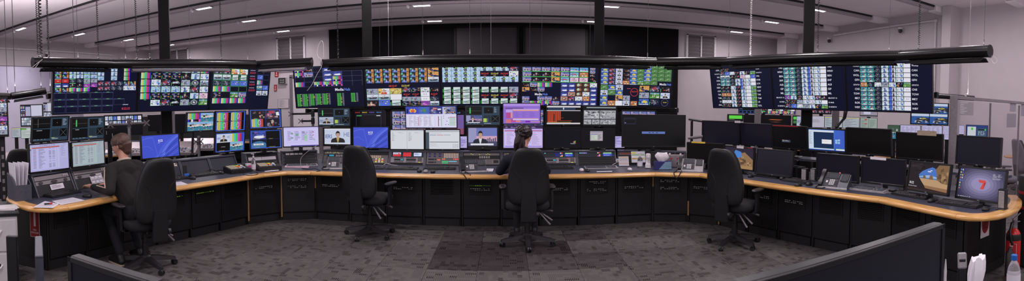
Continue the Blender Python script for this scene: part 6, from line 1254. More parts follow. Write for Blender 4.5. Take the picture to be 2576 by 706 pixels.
# desk phones
def make_phone(lab, body='rack_frame', side='expansion'):
    t = thing('desk_phone', lab, 'phone', group='desk phones'); h = radians(32)
    MB().side([(-.08, 0), (-.08, .018), (.06, .16), (.075, .158), (.08, 0)], -.13, .10).build('phone_body', body, t, 25)
    MB().side([(-.082, .0), (-.082, .016), (-.075, .018), (-.075, 0)], -.132, .225).build('front_edge', 'white_plastic', t, 20)
    sl = math.atan2(.142, .14)
    def face(W, H, bg, x, y0, name):
        c = CV(W, H, bg, 0, .0008); return c, lambda: c.build(name, t, (x, -.08 + y0 * cos(sl) - .002, .018 + y0 * sin(sl) + .002), 'printed', rx=-(pi / 2 - sl))
    c, b = face(.155, .085, (26, 26, 30), .02, .108, 'display'); c.rect(.14, .14, .72, .7, (52, 56, 66), 1, .25)
    for i in range(4):
        c.btn(.03, .18 + i * .17, .07, .1, (110, 108, 112), .003, 1); c.btn(.9, .18 + i * .17, .07, .1, (110, 108, 112), .003, 1)
    b()
    c, b = face(.155, .095, (70, 68, 74), .02, .012, 'keypad')
    for j in range(4):
        for i in range(3): c.btn(.36 + i * .14, .10 + j * .21, .10, .13, (215, 212, 215), .004, 1)
    c.btn(.08, .3, .14, .26, (225, 222, 225), .004, 1)
    for j in range(3):
        for i in range(2): c.btn(.80 + i * .1, .3 + j * .2, .06, .08, (40, 38, 42), .003, 1)
    b()
    hs = MB().at((-.098, -.082, .018), rx=sl); hs.loft([[(-w, y, 0), (w, y, 0), (w, y, h_), (-w, y, h_)] for y, w, h_ in ((.0, .022, .034), (.05, .024, .04), (.07, .018, .034), (.15, .018, .034), (.17, .024, .042), (.215, .022, .036))]).build('handset', 'black_plastic', t, 40)
    if side:
        e = MB().side([(-.08, 0), (-.08, .016), (.055, .15), (.07, .148), (.08, 0)], .103, .222).build('side_module', body, t, 25)
        c, b = face(.095, .115, (26, 26, 30), .163, .08, 'module_display'); c.rect(.2, .12, .6, .75, (60, 62, 70), 1, .25)
        for i in range(6): c.btn(.05, .15 + i * .12, .1, .06, (120, 118, 122), .003, 1); c.btn(.86, .15 + i * .12, .1, .06, (120, 118, 122), .003, 1)
        b()
    MB().tube(smooth_path([(-.11, -.075, .03), (-.13, -.14, .011), (-.135, -.24, .011), (-.13, -.34, .01), (-.115, -.372, -.015), (-.09, -.376, -.05), (-.06, -.372, -.03), (-.045, -.34, .01), (-.05, -.24, .011), (-.06, -.14, .011), (-.07, -.08, .008)] if side == 'expansion' else [(-.11, -.07, .03), (-.13, -.12, .009), (-.10, -.17, .009), (-.04, -.16, .009), (-.03, -.10, .009)]), .0065, 8).build('handset_cord', 'cable_black', t); return t
def put(o, px, py, a, z=ZD, dy=.08):
    p = dp(px, py, z); o.rotation_euler = (0, 0, radians(a)); o.location = (p[0] - sin(radians(a)) * dy, p[1] + cos(radians(a)) * dy, z)
p1 = make_phone('dark desk phone behind the left chair at the left bend', side='flat'); put(p1, 834, 424, 12)
p2 = make_phone('angled dark desk phone between the coloured buttons and the woman'); put(p2, 1183, 432, 14)
p3 = make_phone('grey desk phone with two displays beside the tissue box', 'grey_plastic'); put(p3, 1727, 430, -30)
p4 = make_phone('wide desk phone with a side display on the right wing', side='flat'); put(p4, 2083, 472, -63)
MB().box((.08, .062, .163), (.014, .008, .006), .002).build('message_lamp', 'mouse_red', p4, smooth=0)
# edit controllers with coloured buttons
def edit_controller(lab):
    t = thing('edit_controller', lab, 'control panel', group='edit controllers'); MB().side([(-.10, 0), (-.10, .045), (-.09, .05), (.10, .09), (.10, 0)], -.17, .17).build('wedge_case', 'black_plastic', t, 25)
    sl = math.atan2(.04, .19); c = CV(.32, .18, (36, 34, 36), 0, .001); r = random.Random(1)
    for j in range(4):
        for i in range(6): c.btn(.03 + i * .07, .12 + j * .2, .05, .13, (196, 184, 160), .009, 1)
    c.rect(.48, .06, .2, .12, (150, 200, 60), 2, .8)
    for x, y, k in ((.48, .28, (235, 150, 60)), (.55, .28, (240, 200, 70)), (.49, .46, (225, 70, 50)), (.57, .42, (240, 120, 60)), (.66, .4, (190, 185, 180)), (.66, .6, (70, 100, 200)), (.74, .2, (225, 222, 215)), (.80, .2, (225, 222, 215)), (.87, .12, (240, 200, 70)), (.74, .45, (200, 195, 185)), (.57, .68, (190, 185, 175)), (.49, .68, (190, 185, 175)), (.74, .7, (190, 185, 175))): c.btn(x, y, .055, .13, k, .010, 1, .25)
    c.build('buttons', t, (0, -.092, .052), 'printed', rx=-(pi / 2 - sl)); MB().lathe([(.03, .07), (.034, .075), (.034, .10), (.026, .112), (.01, .113)], 20, c=(.13, .05, 0)).build('jog_wheel', 'black_plastic', t); return t
put(edit_controller('edit controller with coloured buttons left of the spray bottle'), 606, 433.5, 68); put(edit_controller('edit controller with coloured buttons right of the spray bottle'), 680, 427, 50)
# bottles
def bottle(lab, px, py, prof, m='clear_plastic', pump=True, lz=(.02, .09)):
    t = thing('spray_bottle', lab, 'bottle', dp(px, py)); MB().lathe(prof, 20).build('bottle_body', m, t, 50); R = max(p[0] for p in prof)
    MB().lathe([(R + .0008, lz[0]), (R + .0008, lz[1])], 20).build('paper_label', 'paper', t); zt = prof[-1][1]
    if pump: MB().lathe([(.012, zt - .002), (.014, zt), (.014, zt + .02), (.005, zt + .022), (.005, zt + .045)], 14).box((-.012, 0, zt + .05), (.05, .014, .012), .004).build('pump', 'white_plastic', t)
    return t
bottle('clear spray bottle between the two edit controllers', 638, 428, [(.03, 0), (.032, .004), (.032, .13), (.028, .15), (.013, .165), (.013, .185)]); bottle('clear soap pump bottle beside the white handset', 1610, 420, [(.036, 0), (.038, .004), (.038, .12), (.03, .138), (.014, .15), (.014, .16)])
t = thing('note_box', 'small pale box with a pink note beside the spray bottle', 'box', dp(624, 424), radians(60)); MB().box((0, 0, .04), (.09, .06, .08), .004).build('carton', 'white_plastic', t, smooth=0); MB().box((.01, -.032, .03), (.05, .003, .05)).build('pink_note', 'pink', t, smooth=0)
# small phone stand
t = thing('phone_stand', 'small black phone stand with a blue clip on the left wing', 'stand', dp(468, 444), radians(73)); MB().box((0, .0, .006), (.07, .08, .012), .003).build('base', 'black_plastic', t, smooth=0); MB().at((0, .01, .01), rx=-.15).box((0, 0, .07), (.065, .014, .14), .004).build('phone', 'bezel', t, smooth=0); MB().box((0, -.012, .03), (.07, .03, .03), .004).build('clip', 'blue_plastic', t, smooth=0)
# papers
def sheet(lab, pts, lines=True, z=ZD, marks=None, m='paper', name='paper_sheet'):
    P = [atz(x, y, z + .002) for x, y in pts]; c = sum(P, Vector()) / len(P); t = thing(name, lab, 'paper', (c.x, c.y, z))
    MB().prism([(p.x - c.x, p.y - c.y) for p in P], .0004, .0018).build('sheet', m, t, smooth=0)
    if lines:
        ln = MB(); a, b, c_, d = [Vector((p.x - c.x, p.y - c.y, .0021)) for p in P]
        for k in range(1, 9):
            f = k / 9.5; p, q = a.lerp(d, f).lerp(b.lerp(c_, f), .08), a.lerp(d, f).lerp(b.lerp(c_, f), .9); w_ = (d - a).normalized() * .003; ln.add([p - w_, q - w_, q + w_, p + w_], [(0, 1, 2, 3)])
        ln.build('printing', 'grey_plastic', t, 0)
    return t
sheet('white printed sheet with a red marker on it at the left end', [(83, 521), (113, 505), (149, 512), (133, 522)]); sheet('white printed sheet before the left end keyboard', [(130, 505), (183, 496), (214, 503), (154, 514.5)], z=ZD + .002)
sheet('white sheet on the desk edge behind the seated man', [(414, 461), (455, 456), (473, 463), (415, 469)]); sheet('torn white paper before the right edit controller', [(664, 430), (700, 425.5), (702, 428), (667, 431.5)], False); sheet('white envelope beside the angled phone', [(1219, 430.5), (1225, 423.5), (1242, 423.5), (1239, 430.5)], False)
sheet('pink sheet under the grey keyboard at the left bend', [(716, 420), (718, 415), (778, 418), (776, 421.5)], False, ZD - .0003, m='lilac_paper'); sheet('thin white ruler paper before the large grey keyboard', [(1501, 432), (1501, 430.5), (1540, 429.5), (1540, 431)], False)
t = thing('marker_pen', 'red and black marker pen on the left end sheet', 'pen', dp(119, 513, ZD + .008), radians(70)); MB().tube([(-.03, 0, .008), (.02, 0, .008)], .008, 10).build('barrel', 'bezel', t); MB().tube([(.02, 0, .008), (.05, 0, .008)], .009, 10).build('cap', 'red_paint', t)
# file holder with sheets
t = thing('file_holder', 'black file holder with white sheets standing at the left desk end', 'holder', dp(49, 498.5), radians(78)); MB().side([(-.13, 0), (-.13, .16), (.0, .24), (.12, .27), (.12, 0)], -.09, -.08).side([(-.13, 0), (-.13, .16), (0, .24), (.12, .27), (.12, 0)], .08, .09).box((0, -.128, .08), (.16, .006, .16)).box((0, .118, .13), (.16, .006, .26)).box((0, 0, .004), (.16, .25, .008)).build('shell', 'rack_frame', t, smooth=0)
for i in range(4): MB().at((-.05 + i * .03, .02, .02), ry=.06 * i - .05).box((0, 0, .19), (.004, .2, .34)).build('sheet', 'paper', t, smooth=0)
MB().lathe([(.006, 0), (.006, .003)], 10, c=(.03, -.134, .09)).build('blue_led', 'blue_plastic', t)
# strip and card on the left consoles
def on_slope(bayt, x, zz, W, H, lab, draw=None, bg=(222, 215, 226)):
    t = thing('paper_card', lab, 'paper', bayt.matrix_basis @ Vector((x, .009 + zz * math.tan(TB) - .012, zz + .002)), bayt.rotation_euler.z, rx=-TB)
    c = CV(W, H, bg, 0, .0008); (draw or (lambda c: c.dashes(.08, .15, .84, .7, 4, (150, 140, 155), .4, 2)))(c); c.build('print', t, (0, -.002, 0), 'printed'); MB().box((0, -.0005, H / 2), (W, .0015, H)).build('card', 'paper', t, smooth=0)
b1, b2 = BAYS[-2], BAYS[-1]
def six(c):
    for i in range(3):
        for j in range(2): c.frame(.05 + i * .31, .08 + j * .46, .28, .4, (110, 105, 115), .03, 2); c.rect(.05 + i * .31, .08 + j * .46, .28, .12, (150, 145, 155), 3)
on_slope(b1, .32, .05, .20, .06, 'white paper strip taped to the leftmost console'); on_slope(b2, .36, .035, .20, .115, 'white card with six boxes on the left console', six)
# right part of the straight desk
t = thing('calendar_card', 'printed calendar sheet leaning on the console by the soap bottle', 'paper', dp(1570, 417), radians(0), rx=-.3); MB().box((0, 0, .075), (.15, .003, .14)).build('sheet', 'paper', t, smooth=0); c = CV(.14, .13, (205, 198, 204), 0); c.rect(0, 0, 1, .06, (225, 180, 90), 2); c.dashes(.05, .12, .9, .35, 5, (150, 145, 158), .4, 2, cols=5); c.rect(0, .72, 1, .05, (220, 160, 90), 2); c.build('print', t, (0, -.002, .008), 'printed')
t = thing('highlighted_sheet', 'sheet with yellow and green highlighted bands behind the soap bottle', 'paper', dp(1607, 415), radians(-4), rx=-.35); MB().box((0, 0, .13), (.21, .003, .17)).build('sheet', 'paper', t, smooth=0); c = CV(.20, .16, (214, 214, 226), 0); [c.rect(.02, y, .3 if k == (230, 210, 60) else .95, .13, k, 2) for y, k in ((.06, (230, 210, 60)), (.24, (150, 190, 150)), (.42, (235, 235, 240)), (.60, (230, 210, 60)), (.60, (225, 190, 110)))]; c.build('print', t, (0, -.002, .05), 'printed')
MB().box((0, .004, .03), (.06, .006, .05)).build('clip', 'bezel', t, smooth=0)
t = thing('intercom_handset', 'white intercom handset standing beside the soap bottle', 'phone', dp(1630, 422), radians(-18), rx=-.18); MB().loft([sring(0, y, z, hw, hd, 16, 3) for y, z, hw, hd in ((0, .0, .038, .03), (0, .05, .04, .032), (.008, .07, .034, .022), (.008, .13, .034, .022), (0, .15, .038, .03), (0, .20, .036, .028), (0, .21, .025, .018))]).build('shell', 'white_plastic', t, 40)
for i in range(4): MB().lathe([(.006, 0), (.006, .004)], 10, c=(.014, -.021, .08 + i * .025)).build('button', 'grey_plastic', t)
MB().tube([(-.02, -.01, .01), (-.03, -.05, .006), (.02, -.07, .006), (.04, -.04, .006)], .006, 8).build('coiled_lead', 'white_plastic', t)
t = thing('tissue_box', 'blue and pale blue tissue box with a white tissue sticking out', 'tissue box', dp(1668, 425.5), radians(-12)); MB().box((0, .06, .055), (.24, .12, .11), .003).build('carton', 'blue_box', t, smooth=0); MB().add([(-.06, -.0015, .004), (.118, -.0015, .004), (.118, -.0015, .108), (.03, -.0015, .108)], [(0, 1, 2, 3)]).build('pale_panel', 'pale_blue', t, 0)
def crumple(n, R, H, seed, lean=(0, 0)):
    r = random.Random(seed); rings = []
    for j in range(7):
        f = j / 6; rings.append([((R * (.55 + .5 * sin(f * pi * .8)) * (1 + .16 * sin(k * 3 + j * .7) + r.uniform(-.04, .04))) * cos(2 * pi * k / n) + lean[0] * f, (R * .6 * (.5 + .5 * sin(f * pi * .8)) * (1 + .2 * sin(k * 2 + j * .8))) * sin(2 * pi * k / n) + lean[1] * f, H * f * (1 + .05 * sin(k * 1.1))) for k in range(n)])
    return MB().loft(rings)
o = crumple(18, .085, .12, 3).build('tissue', 'tissue', t, 60); o.location = (-.01, .06, .108)
t = thing('switch_box', 'grey metal box with round knobs behind the tissue box', 'control box', dp(1697, 420), radians(-26)); MB().box((0, .06, .09), (.25, .1, .18), .006).build('housing', 'rack_silver', t, smooth=0)
for x, z, m in ((-.05, .13, 'red_paint'), (.04, .13, 'red_paint')): MB().tube([(x, .012, z), (x, -.004, z)], .012, 14).build('push_button', m, t)
MB().tube([(.05, .012, .06), (.05, -.02, .06)], .02, 16).build('knob', 'bezel', t); [MB().lathe([(.016, .18), (.016, .195), (.008, .2)], 12, c=(x, .06, 0)).build('top_knob', 'white_plastic', t) for x in (-.08, .08)]; MB().tube([(0, .06, .18), (0, .06, .22)], .003, 6).build('aerial', 'steel', t)
# speakers
def speaker(lab, px, py, a, h, w_, front, cone=False):
    t = thing('speaker', lab, 'speaker', dp(px, py), radians(a), 'small desk speakers'); MB().loft([[(-w_ / 2, -.03, z), (w_ / 2, -.03, z), (w_ / 2, .05, z), (-w_ / 2, .05, z)] for z in (0, h)]).build('cabinet', 'black_plastic', t, 20); MB().box((0, -.032, h * .5), (w_ * .82, .008, h * .86), .003).build('grille', front, t, smooth=0); MB().box((0, 0, .004), (w_ * 1.3, .1, .008), .003).build('foot', 'black_plastic', t, smooth=0)
    if cone:
        for z, r in ((h * .68, .028), (h * .25, .018)): MB().at((0, -.036, z), rx=pi / 2).lathe([(r, 0), (r, .003), (r * .8, .004), (r * .8, .001), (r * .3, .002)], 20).build('cone', 'grey_plastic', t)
speaker('black speaker with two ringed cones left of the right chair', 1788, 430, -45, .16, .07, 'bezel', True); speaker('black speaker half hidden by the right chair', 1807, 431, -48, .16, .07, 'bezel', True)
speaker('plain black speaker, first of the row on the right wing', 1999, 445, -66, .15, .075, 'bezel'); speaker('plain black speaker, second of the row on the right wing', 2015, 447.5, -66, .15, .075, 'bezel'); speaker('grey fronted speaker, third of the row on the right wing', 2024, 453, -60, .15, .07, 'grey_plastic'); speaker('grey fronted speaker, left of the wide phone', 2046, 453, -60, .15, .07, 'grey_plastic')
speaker('grey fronted speaker beside the beach cave monitor', 2271, 478, -78, .16, .06, 'grey_plastic'); speaker('grey fronted speaker at the rounded right desk end', 2521, 524, -80, .185, .07, 'grey_plastic')
# tray under the grey keyboard, cables, ear pieces
def cord(lab, pts, r=.0035, m='cable_black'):
    o = Vector(pts[0])
    t = thing('cable', lab, 'cable', o); MB().tube([q - o for q in smooth_path(pts)], r, 6).build('lead', m, t)
dz = lambda x, y, h=.004: dp(x, y, ZD + h)
cord('black cable ring on the desk before the spray bottle', [dz(610, 435), dz(625, 431), dz(645, 432), dz(648, 437), dz(630, 440), dz(612, 438)]); cord('grey lead hanging from the lilac monitor to the desk', [tuple(aty(797, 365, 6.7)), tuple(aty(775, 380, 6.5)), tuple(aty(757, 398, 6.45)), dz(756, 420), dz(742, 424)], .004, 'grey_plastic'); cord('black lead coiled before the left desk phone', [dz(760, 422), dz(775, 425), dz(792, 423), dz(806, 428), dz(796, 430)], .004)
cord('white lead behind the red button keyboard', [dz(965, 414, .03), dz(972, 410, .05), dz(985, 413, .04), dz(1000, 415, .03)], .003, 'cable_white'); cord('black lead beside the red glowing mouse', [dz(1450, 418, .02), dz(1457, 414, .03), dz(1463, 418, .02), dz(1478, 424)], .003); cord('black lead behind the second left wing mouse', [dz(520, 430, .03), dz(530, 424, .04), dz(545, 430, .02), dz(556, 431)], .003); cord('black lead beside the wide phone', [dz(2118, 462, .03), dz(2128, 464, .02), dz(2124, 472), dz(2136, 476)], .003)
t = thing('ear_piece', 'round white ear piece on a lead at the end of the consoles', 'ear piece', (cx(1552), 6.98, ZT + .06)); MB().tube([(0, -.02, 0), (0, .0, 0)], .025, 18).build('cup', 'white_plastic', t); MB().tube([(0, -.024, 0), (0, -.02, 0)], .01, 12).build('centre', 'grey_plastic', t); MB().tube([(0, -.01, -.02), (-.05, -.03, -.045), (-.09, -.06, -.055)], .004, 6).build('lead', 'cable_white', t)
t = thing('keyboard_tray', 'thin tray with a purple edge under the grey right wing keyboard', 'tray', dp(2184, 477, ZD - .0004), radians(-72)); MB().box((0, 0, .0005), (.5, .2, .001)).build('plate', 'tray_silver', t, smooth=0)
# tape and labels on the right wing monitors
def on_mon(key, u, W, H, m, lab, up=0, name='paper_label'):
    x, y, z, yaw, tilt, MW, MH = MON[key]; ya, ti = radians(yaw), radians(tilt); n = Vector((-sin(ya), cos(ya), 0)); upv = Vector((0, 0, 1)) * cos(ti) + n * sin(ti)
    p = Vector((x, y, z)) + Vector((cos(ya), sin(ya), 0)) * (u - .5) * MW + upv * (MH - H + up) - n * .0095; t = thing(name, lab, 'label', p, ya, rx=-ti)
    MB().box((0, -.0006, H / 2), (W, .0012, H)).build('strip', m, t, smooth=0); MB().box((0, .004, H - .001), (W, .012, .0012)).build('folded_edge', m, t, smooth=0)
on_mon('L1', .32, .21, .022, 'yellow', 'yellow edged paper strip on the corner monitor', .012); on_mon('L2', .55, .12, .028, 'paper', 'white tape on the top of the canyon monitor', .004); on_mon('L2', .88, .08, .014, 'red_sign', 'red label at the top of the canyon monitor', .0); on_mon('U3', .40, .40, .016, 'red_sign', 'long red strip along the top of a dark rear monitor'); on_mon('L5', .40, .20, .03, 'paper', 'white and yellow tape on the switched off right wing monitor', .006)
on_mon('U6', .67, .24, .055, 'cardboard', 'brown paper tape over the top of the rear right monitor', .03); on_mon('U1', .97, .09, .03, 'paper', 'crumpled tape at the corner of the leftmost rear shelf monitor', .012)
# big fire extinguisher at the right desk end
t = thing('fire_extinguisher', 'red fire extinguisher with a black horn standing at the right desk end', 'fire extinguisher', (4.14, 2.27, .002)); MB().lathe([(.06, 0), (.072, .01), (.075, .03), (.075, .40), (.068, .45), (.045, .485), (.02, .50)], 28).build('cylinder', 'red_paint', t, 50)
MB().lathe([(.0758, .385), (.0758, .43), (.072, .445)], 28).build('black_band', 'bezel', t); c = CV(.075, .27, (165, 26, 32), 0); c.frame(.05, .03, .9, .9, (225, 200, 195), .012, 2); c.text('AE', .5, .55, .14, (225, 210, 205), 3); c.dashes(.15, .1, .6, .2, 3, (225, 200, 195), .5, 2); c.rect(.5, .7, .3, .12, (225, 222, 222), 2); c.build('label_print', t, (-.0672, -.0372, .10), 'printed', rz=radians(-61))
MB().lathe([(.022, .50), (.022, .54), (.03, .545), (.03, .56)], 14).box((-.0, 0, .575), (.03, .03, .03), .004).build('valve', 'steel', t); MB().at((0, 0, .59), ry=-.3).box((.05, 0, 0), (.16, .018, .01), .003).build('lever', 'grey_metal', t, smooth=0); MB().at((0, 0, .555), ry=.1).box((.06, 0, 0), (.12, .018, .012), .003).build('carry_handle', 'grey_metal', t, smooth=0)
MB().tube([(-.02, 0, .55), (-.08, -.02, .56), (-.13, -.03, .49), (-.12, -.04, .40), (-.10, -.05, .36)], .014, 10).build('hose', 'bezel', t); MB().lathe([(.02, .0), (.045, .0), (.042, .22), (.02, .25), (.015, .28)], 20, c=(-.115, -.03, .06)).build('horn', 'black_plastic', t, 50)
# ------------------------------------------------------------------ rear workplaces behind the screen wall, left side
def added_uplight(t, x, L, z, e, rz=0):  # upward lamp added to a rear tube so the ceiling gets brighter
    l = bpy.data.lights.new('added_uplight', 'AREA'); l.shape = 'RECTANGLE'; l.size, l.size_y = L, .06; l.energy = e; l.color = SPOT_COL; lo = bpy.data.objects.new('added_uplight', l); C.objects.link(lo); lo.parent = t; lo.location = (x, 0, z); lo.rotation_euler = (pi, 0, 0)
def rear_desk(lab, p, q, dep, z=.735):
    p, q = Vector(p), Vector(q); L = (q - p).length; t = thing('rear_desk', lab, 'desk', (p.x, p.y, 0), atan2(q.y - p.y, q.x - p.x))
    MB().box((L / 2, dep / 2, z - .02), (L, dep, .04), .004).build('top', 'desk_top', t, smooth=0); MB().box((L / 2, -.015, z - .02), (L, .04, .045), .008).build('oak_edge', 'wood_plain', t, smooth=0)
    for x in (.05, L / 2, L - .05): MB().box((x, dep / 2, (z - .04) / 2), (.05, dep - .1, z - .04)).build('leg_panel', 'rear_black', t, smooth=0)
    MB().box((L / 2, dep - .1, z / 2 + .05), (L - .1, .03, z - .25)).build('back_panel', 'rear_black', t, smooth=0); return t
def flat(px0, py0, px1, py1, r, lab, draw, base=.735, yaw=None, glow=.9, name='rear_monitor', bg=(14, 14, 20), grp='monitors of the rear workplaces', legs=True):
    """monitor facing the camera side: two corners in the photo and a distance"""
    p, q = atr(px0, py1, r), atr(px1, py1, r); m = (p + q) / 2; W = hypot(q.x - p.x, q.y - p.y); H = atr((px0 + px1) / 2, py0, r).z - atr((px0 + px1) / 2, py1, r).z; ya = atan2(q.y - p.y, q.x - p.x) if yaw is None else radians(yaw)
    t = thing(name, lab, 'monitor', (m.x, m.y, m.z), ya, grp); MB().box((0, .025, H / 2), (W, .045, H), .005).build('casing', 'bezel', t, smooth=0)
    c = CV(W * .95, H * .93, bg, glow, .0006); draw(c); c.build('picture', t, (0, .0, H * .04))
    if legs:
        h = m.z - base; MB().box((0, .065, (H * .5 - h) / 2), (.07, .03, H * .5 + h), .004).build('stand', 'bezel', t, smooth=0); MB().box((0, .06, -h + .008), (min(.22, W * .6), .12, .016), .004).build('foot', 'bezel', t, smooth=0)
    return t
listing = lambda c: (c.rect(0, 0, 1, 1, (190, 184, 226)), c.dashes(.05, .1, .9, .8, 10, (140, 130, 176), .4, 2, cols=4))
lines2 = lambda c: (c.rect(0, 0, 1, 1, (168, 178, 190)), c.dashes(.08, .1, .84, .8, 9, (120, 130, 140), .4, 2), c.rect(0, .05, 1, .06, (210, 190, 90), 3))
pale = lambda c: (c.rect(0, 0, 1, 1, (186, 180, 200)), c.dashes(.2, .3, .6, .3, 4, (140, 134, 156), .4, 2))
off = lambda c: c.rect(0, 0, 1, 1, (18, 17, 22), 1, .4)
rear_desk('rear desk with oak edge behind the seated man', (-8.4, 4.9), (-6.6, 7.7), 1.0); rear_desk('far rear desk with oak edge behind the left wing', (-10.2, 9.6), (-6.2, 11.2), 1.1); rear_desk('rear desk at the far left beyond the file holder', (-8.6, 2.4), (-8.3, 4.7), .9)
t = thing('rear_screen_wall', 'long black equipment wall behind the far rear desk', 'partition', (-10.72, 10.82, 0), atan2(1.6, 4.0)); MB().box((2.3, .06, .72), (4.6, .1, 1.44), .006).build('panel', 'rear_black', t, smooth=0); MB().box((2.3, .06, 1.46), (4.6, .14, .04), .004).build('cap', 'rear_metal', t, smooth=0)
def b_multi(c): c.rect(0, 0, 1, 1, (24, 24, 44)); grid(c, .02, .6, .96, .38, 8, 3, lambda i, j: ('ward', 'white2', 'lab', 'office')[(i + j) % 4], .15, .15); grid(c, .0, .05, .2, .5, 2, 4, lambda i, j: ('bars', 'desk', 'mixed', 'smpte')[j], .1, .1); c.rect(.22, .08, .22, .45, (170, 170, 205), 2); c.rect(.47, .02, .5, .52, (200, 198, 222), 2)
flat(52, 262, 110, 318, 9.2, 'large split display at the far left rear with white windows', b_multi, 0, name='rear_display'); flat(110, 257, 131, 300, 9.4, 'part of a rear display left of the left screen bank', b_multi, 0, name='rear_display')
def b_pictures(c): grid(c, .02, .02, .96, .96, 3, 8, lambda i, j: ('violet', 'office', 'crowd', 'mixed', 'ward')[(i + j * 2) % 5], .08, .08)
t = flat(-45, 243, 23, 345, 5.9, 'tall bright picture display cut off at the left photo edge', b_pictures, .735, name='edge_display', legs=False); t['group'] = 'displays at the left edge'
p = atr(8, 420, 6.0); t = thing('truss_stand', 'black perforated stand under the display at the left edge', 'stand', (p.x, p.y, 0), radians(60)); MB().box((0, 0, .68), (.07, .07, 1.35), .004).build('upright', 'rear_black', t, smooth=0); MB().box((0, 0, .01), (.4, .4, .02), .004).build('base_plate', 'rear_black', t, smooth=0)
[MB().box((-.0, -.0365, .2 + k * .1), (.03, .003, .05)).build('perforation', 'rear_metal', t, 0) for k in range(11)]
flat(30, 321, 53, 346, 8.9, 'small pale list monitor at the far left', lines2); flat(53, 321, 82, 348, 8.9, 'pale green list monitor at the far left', lambda c: (c.rect(0, 0, 1, 1, (190, 204, 200)), c.rect(0, 0, .5, .2, (110, 170, 90), 2), c.dashes(.05, .3, .9, .6, 6, (140, 150, 150), .4, 2)))
for i, (a, b, lab) in enumerate(((-30, 26, 'short black light tube at the far left'), (28, 114, 'black light tube in the bay, left of the screens'), (117, 200, 'black light tube mostly hidden by the left screen bank'))):
    p, q = atr(a, 241 if i == 0 else 243.5 - 2 * i, 10.2 - i * .2), atr(b, 242 if i == 0 else 228.5, 10.4 - i * .2); L = (q - p).length; t = thing('bay_tube', lab, 'light fixture', p, atan2(q.y - p.y, q.x - p.x)); L = hypot(q.x - p.x, q.y - p.y); dzz = q.z - p.z
    MB().tube([(0, 0, 0), (L, 0, dzz)], .075, 18).build('tube', 'tube_black', t, 40); MB().loft([[(x, y, z + dzz * x / L) for y, z in ((-.11, -.14), (-.04, -.085), (.04, -.085), (.11, -.14))] for x in (.1 * L, .9 * L)]).build('reflector_tray', 'tray_black', t, 10)
    added_uplight(t, L / 2, L * .9, .12 + max(dzz, 0), 48 * L)  # added lamp, lifts the ceiling over the bay
    for x in (.12 * L, .88 * L): MB().tube([(x, 0, .07 + dzz * x / L), (x, 0, CEIL - p.z - .003)], .007, 6).build('hanger', 'cable_black', t)
# an extra pair of dark office chairs behind
def rear_chair(lab, x, y, rz, m='chair_leather'):
    o = dup(ch, (x, y, 0), radians(rz), lab); o['group'] = 'chairs of the rear workplaces'
    if m != 'chair_leather':
        for c in o.children:
            if c.name.split('.')[0] in ('backrest', 'seat'): c.data = c.data.copy(); c.data.materials[0] = MATS[m]
    return o
p = atr(48, 400, 6.9); rear_chair('black office chair at the far left behind the file holder', p.x, p.y, 60); rear_chair('black office chair at the rear right desks, left one', 4.75, 7.3, -20); rear_chair('black office chair at the rear right desks, middle one', 6.05, 7.3, -30)
# monitor arms with cross plates
def vesa_arm(lab, px, r, ztop, zb, a=0, dirs=((-.22, 0),), am='grey_metal', pm='steel'):
    p = atr(px, 350, r); t = thing('arm_stand', lab, 'arm stand', (p.x, p.y, zb), radians(a)); MB().tube([(0, 0, 0), (0, 0, ztop - zb)], .022, 14).build('pole', pm, t); MB().lathe([(.07, 0), (.07, .02), (.03, .03)], 18).build('clamp_base', 'grey_metal', t)
    for i, (dx, dzz) in enumerate(dirs):
        z = ztop - zb - .06 + dzz; MB().tube([(0, 0, z), (dx * .5, -.05, z), (dx, .0, z)], .016, 10).build('arm', am, t); MB().lathe([(.03, z - .05), (.03, z + .05)], 14).build('collar', am, t)
        x = MB(); x.at((dx, -.03, z), ry=pi / 4).box((0, 0, 0), (.11, .006, .014)).box((0, 0, 0), (.014, .006, .11)).build('cross_plate', 'grey_metal', t, smooth=0)
vesa_arm('empty monitor arm on a steel pole behind the seated man', 326, 6.6, 1.50, ZT, 50, ((-.26, 0), (.24, .01), (.0, .03))); vesa_arm('empty cross plate arm left of the colour bar monitors', 500, 7.15, 1.22, ZT + .002, 60, ((-.06, -.02), (.02, -.02)))
p = atr(790, 300, 7.55); vesa_arm('empty double arm on a pole behind the lilac monitor', 788, 7.9, 1.57, ZT, 20, ((-.36, 0), (-.2, -.12)), 'black_plastic', 'grey_metal')
# silver columns behind the screens
for x, r, z0, lab in ((432, 9.0, 1.7, 'left of the beach quad monitor'), (1906, 8.6, 1.75, 'under the right bank, left one'), (2102, 7.6, 1.72, 'under the right bank, right one'), (2398, 6.9, 1.87, 'at the end of the glass partition')):
    p = atr(x, 300, r); t = thing('support_column', 'pale grey square column ' + lab, 'column', (p.x, p.y, 0), atan2(-p.x, p.y)); MB().box((0, 0, z0 / 2), (.115, .115, z0), .006).build('shaft', 'rear_metal', t, smooth=0); MB().box((0, 0, .008), (.2, .2, .016)).build('foot', 'rear_metal', t, smooth=0)
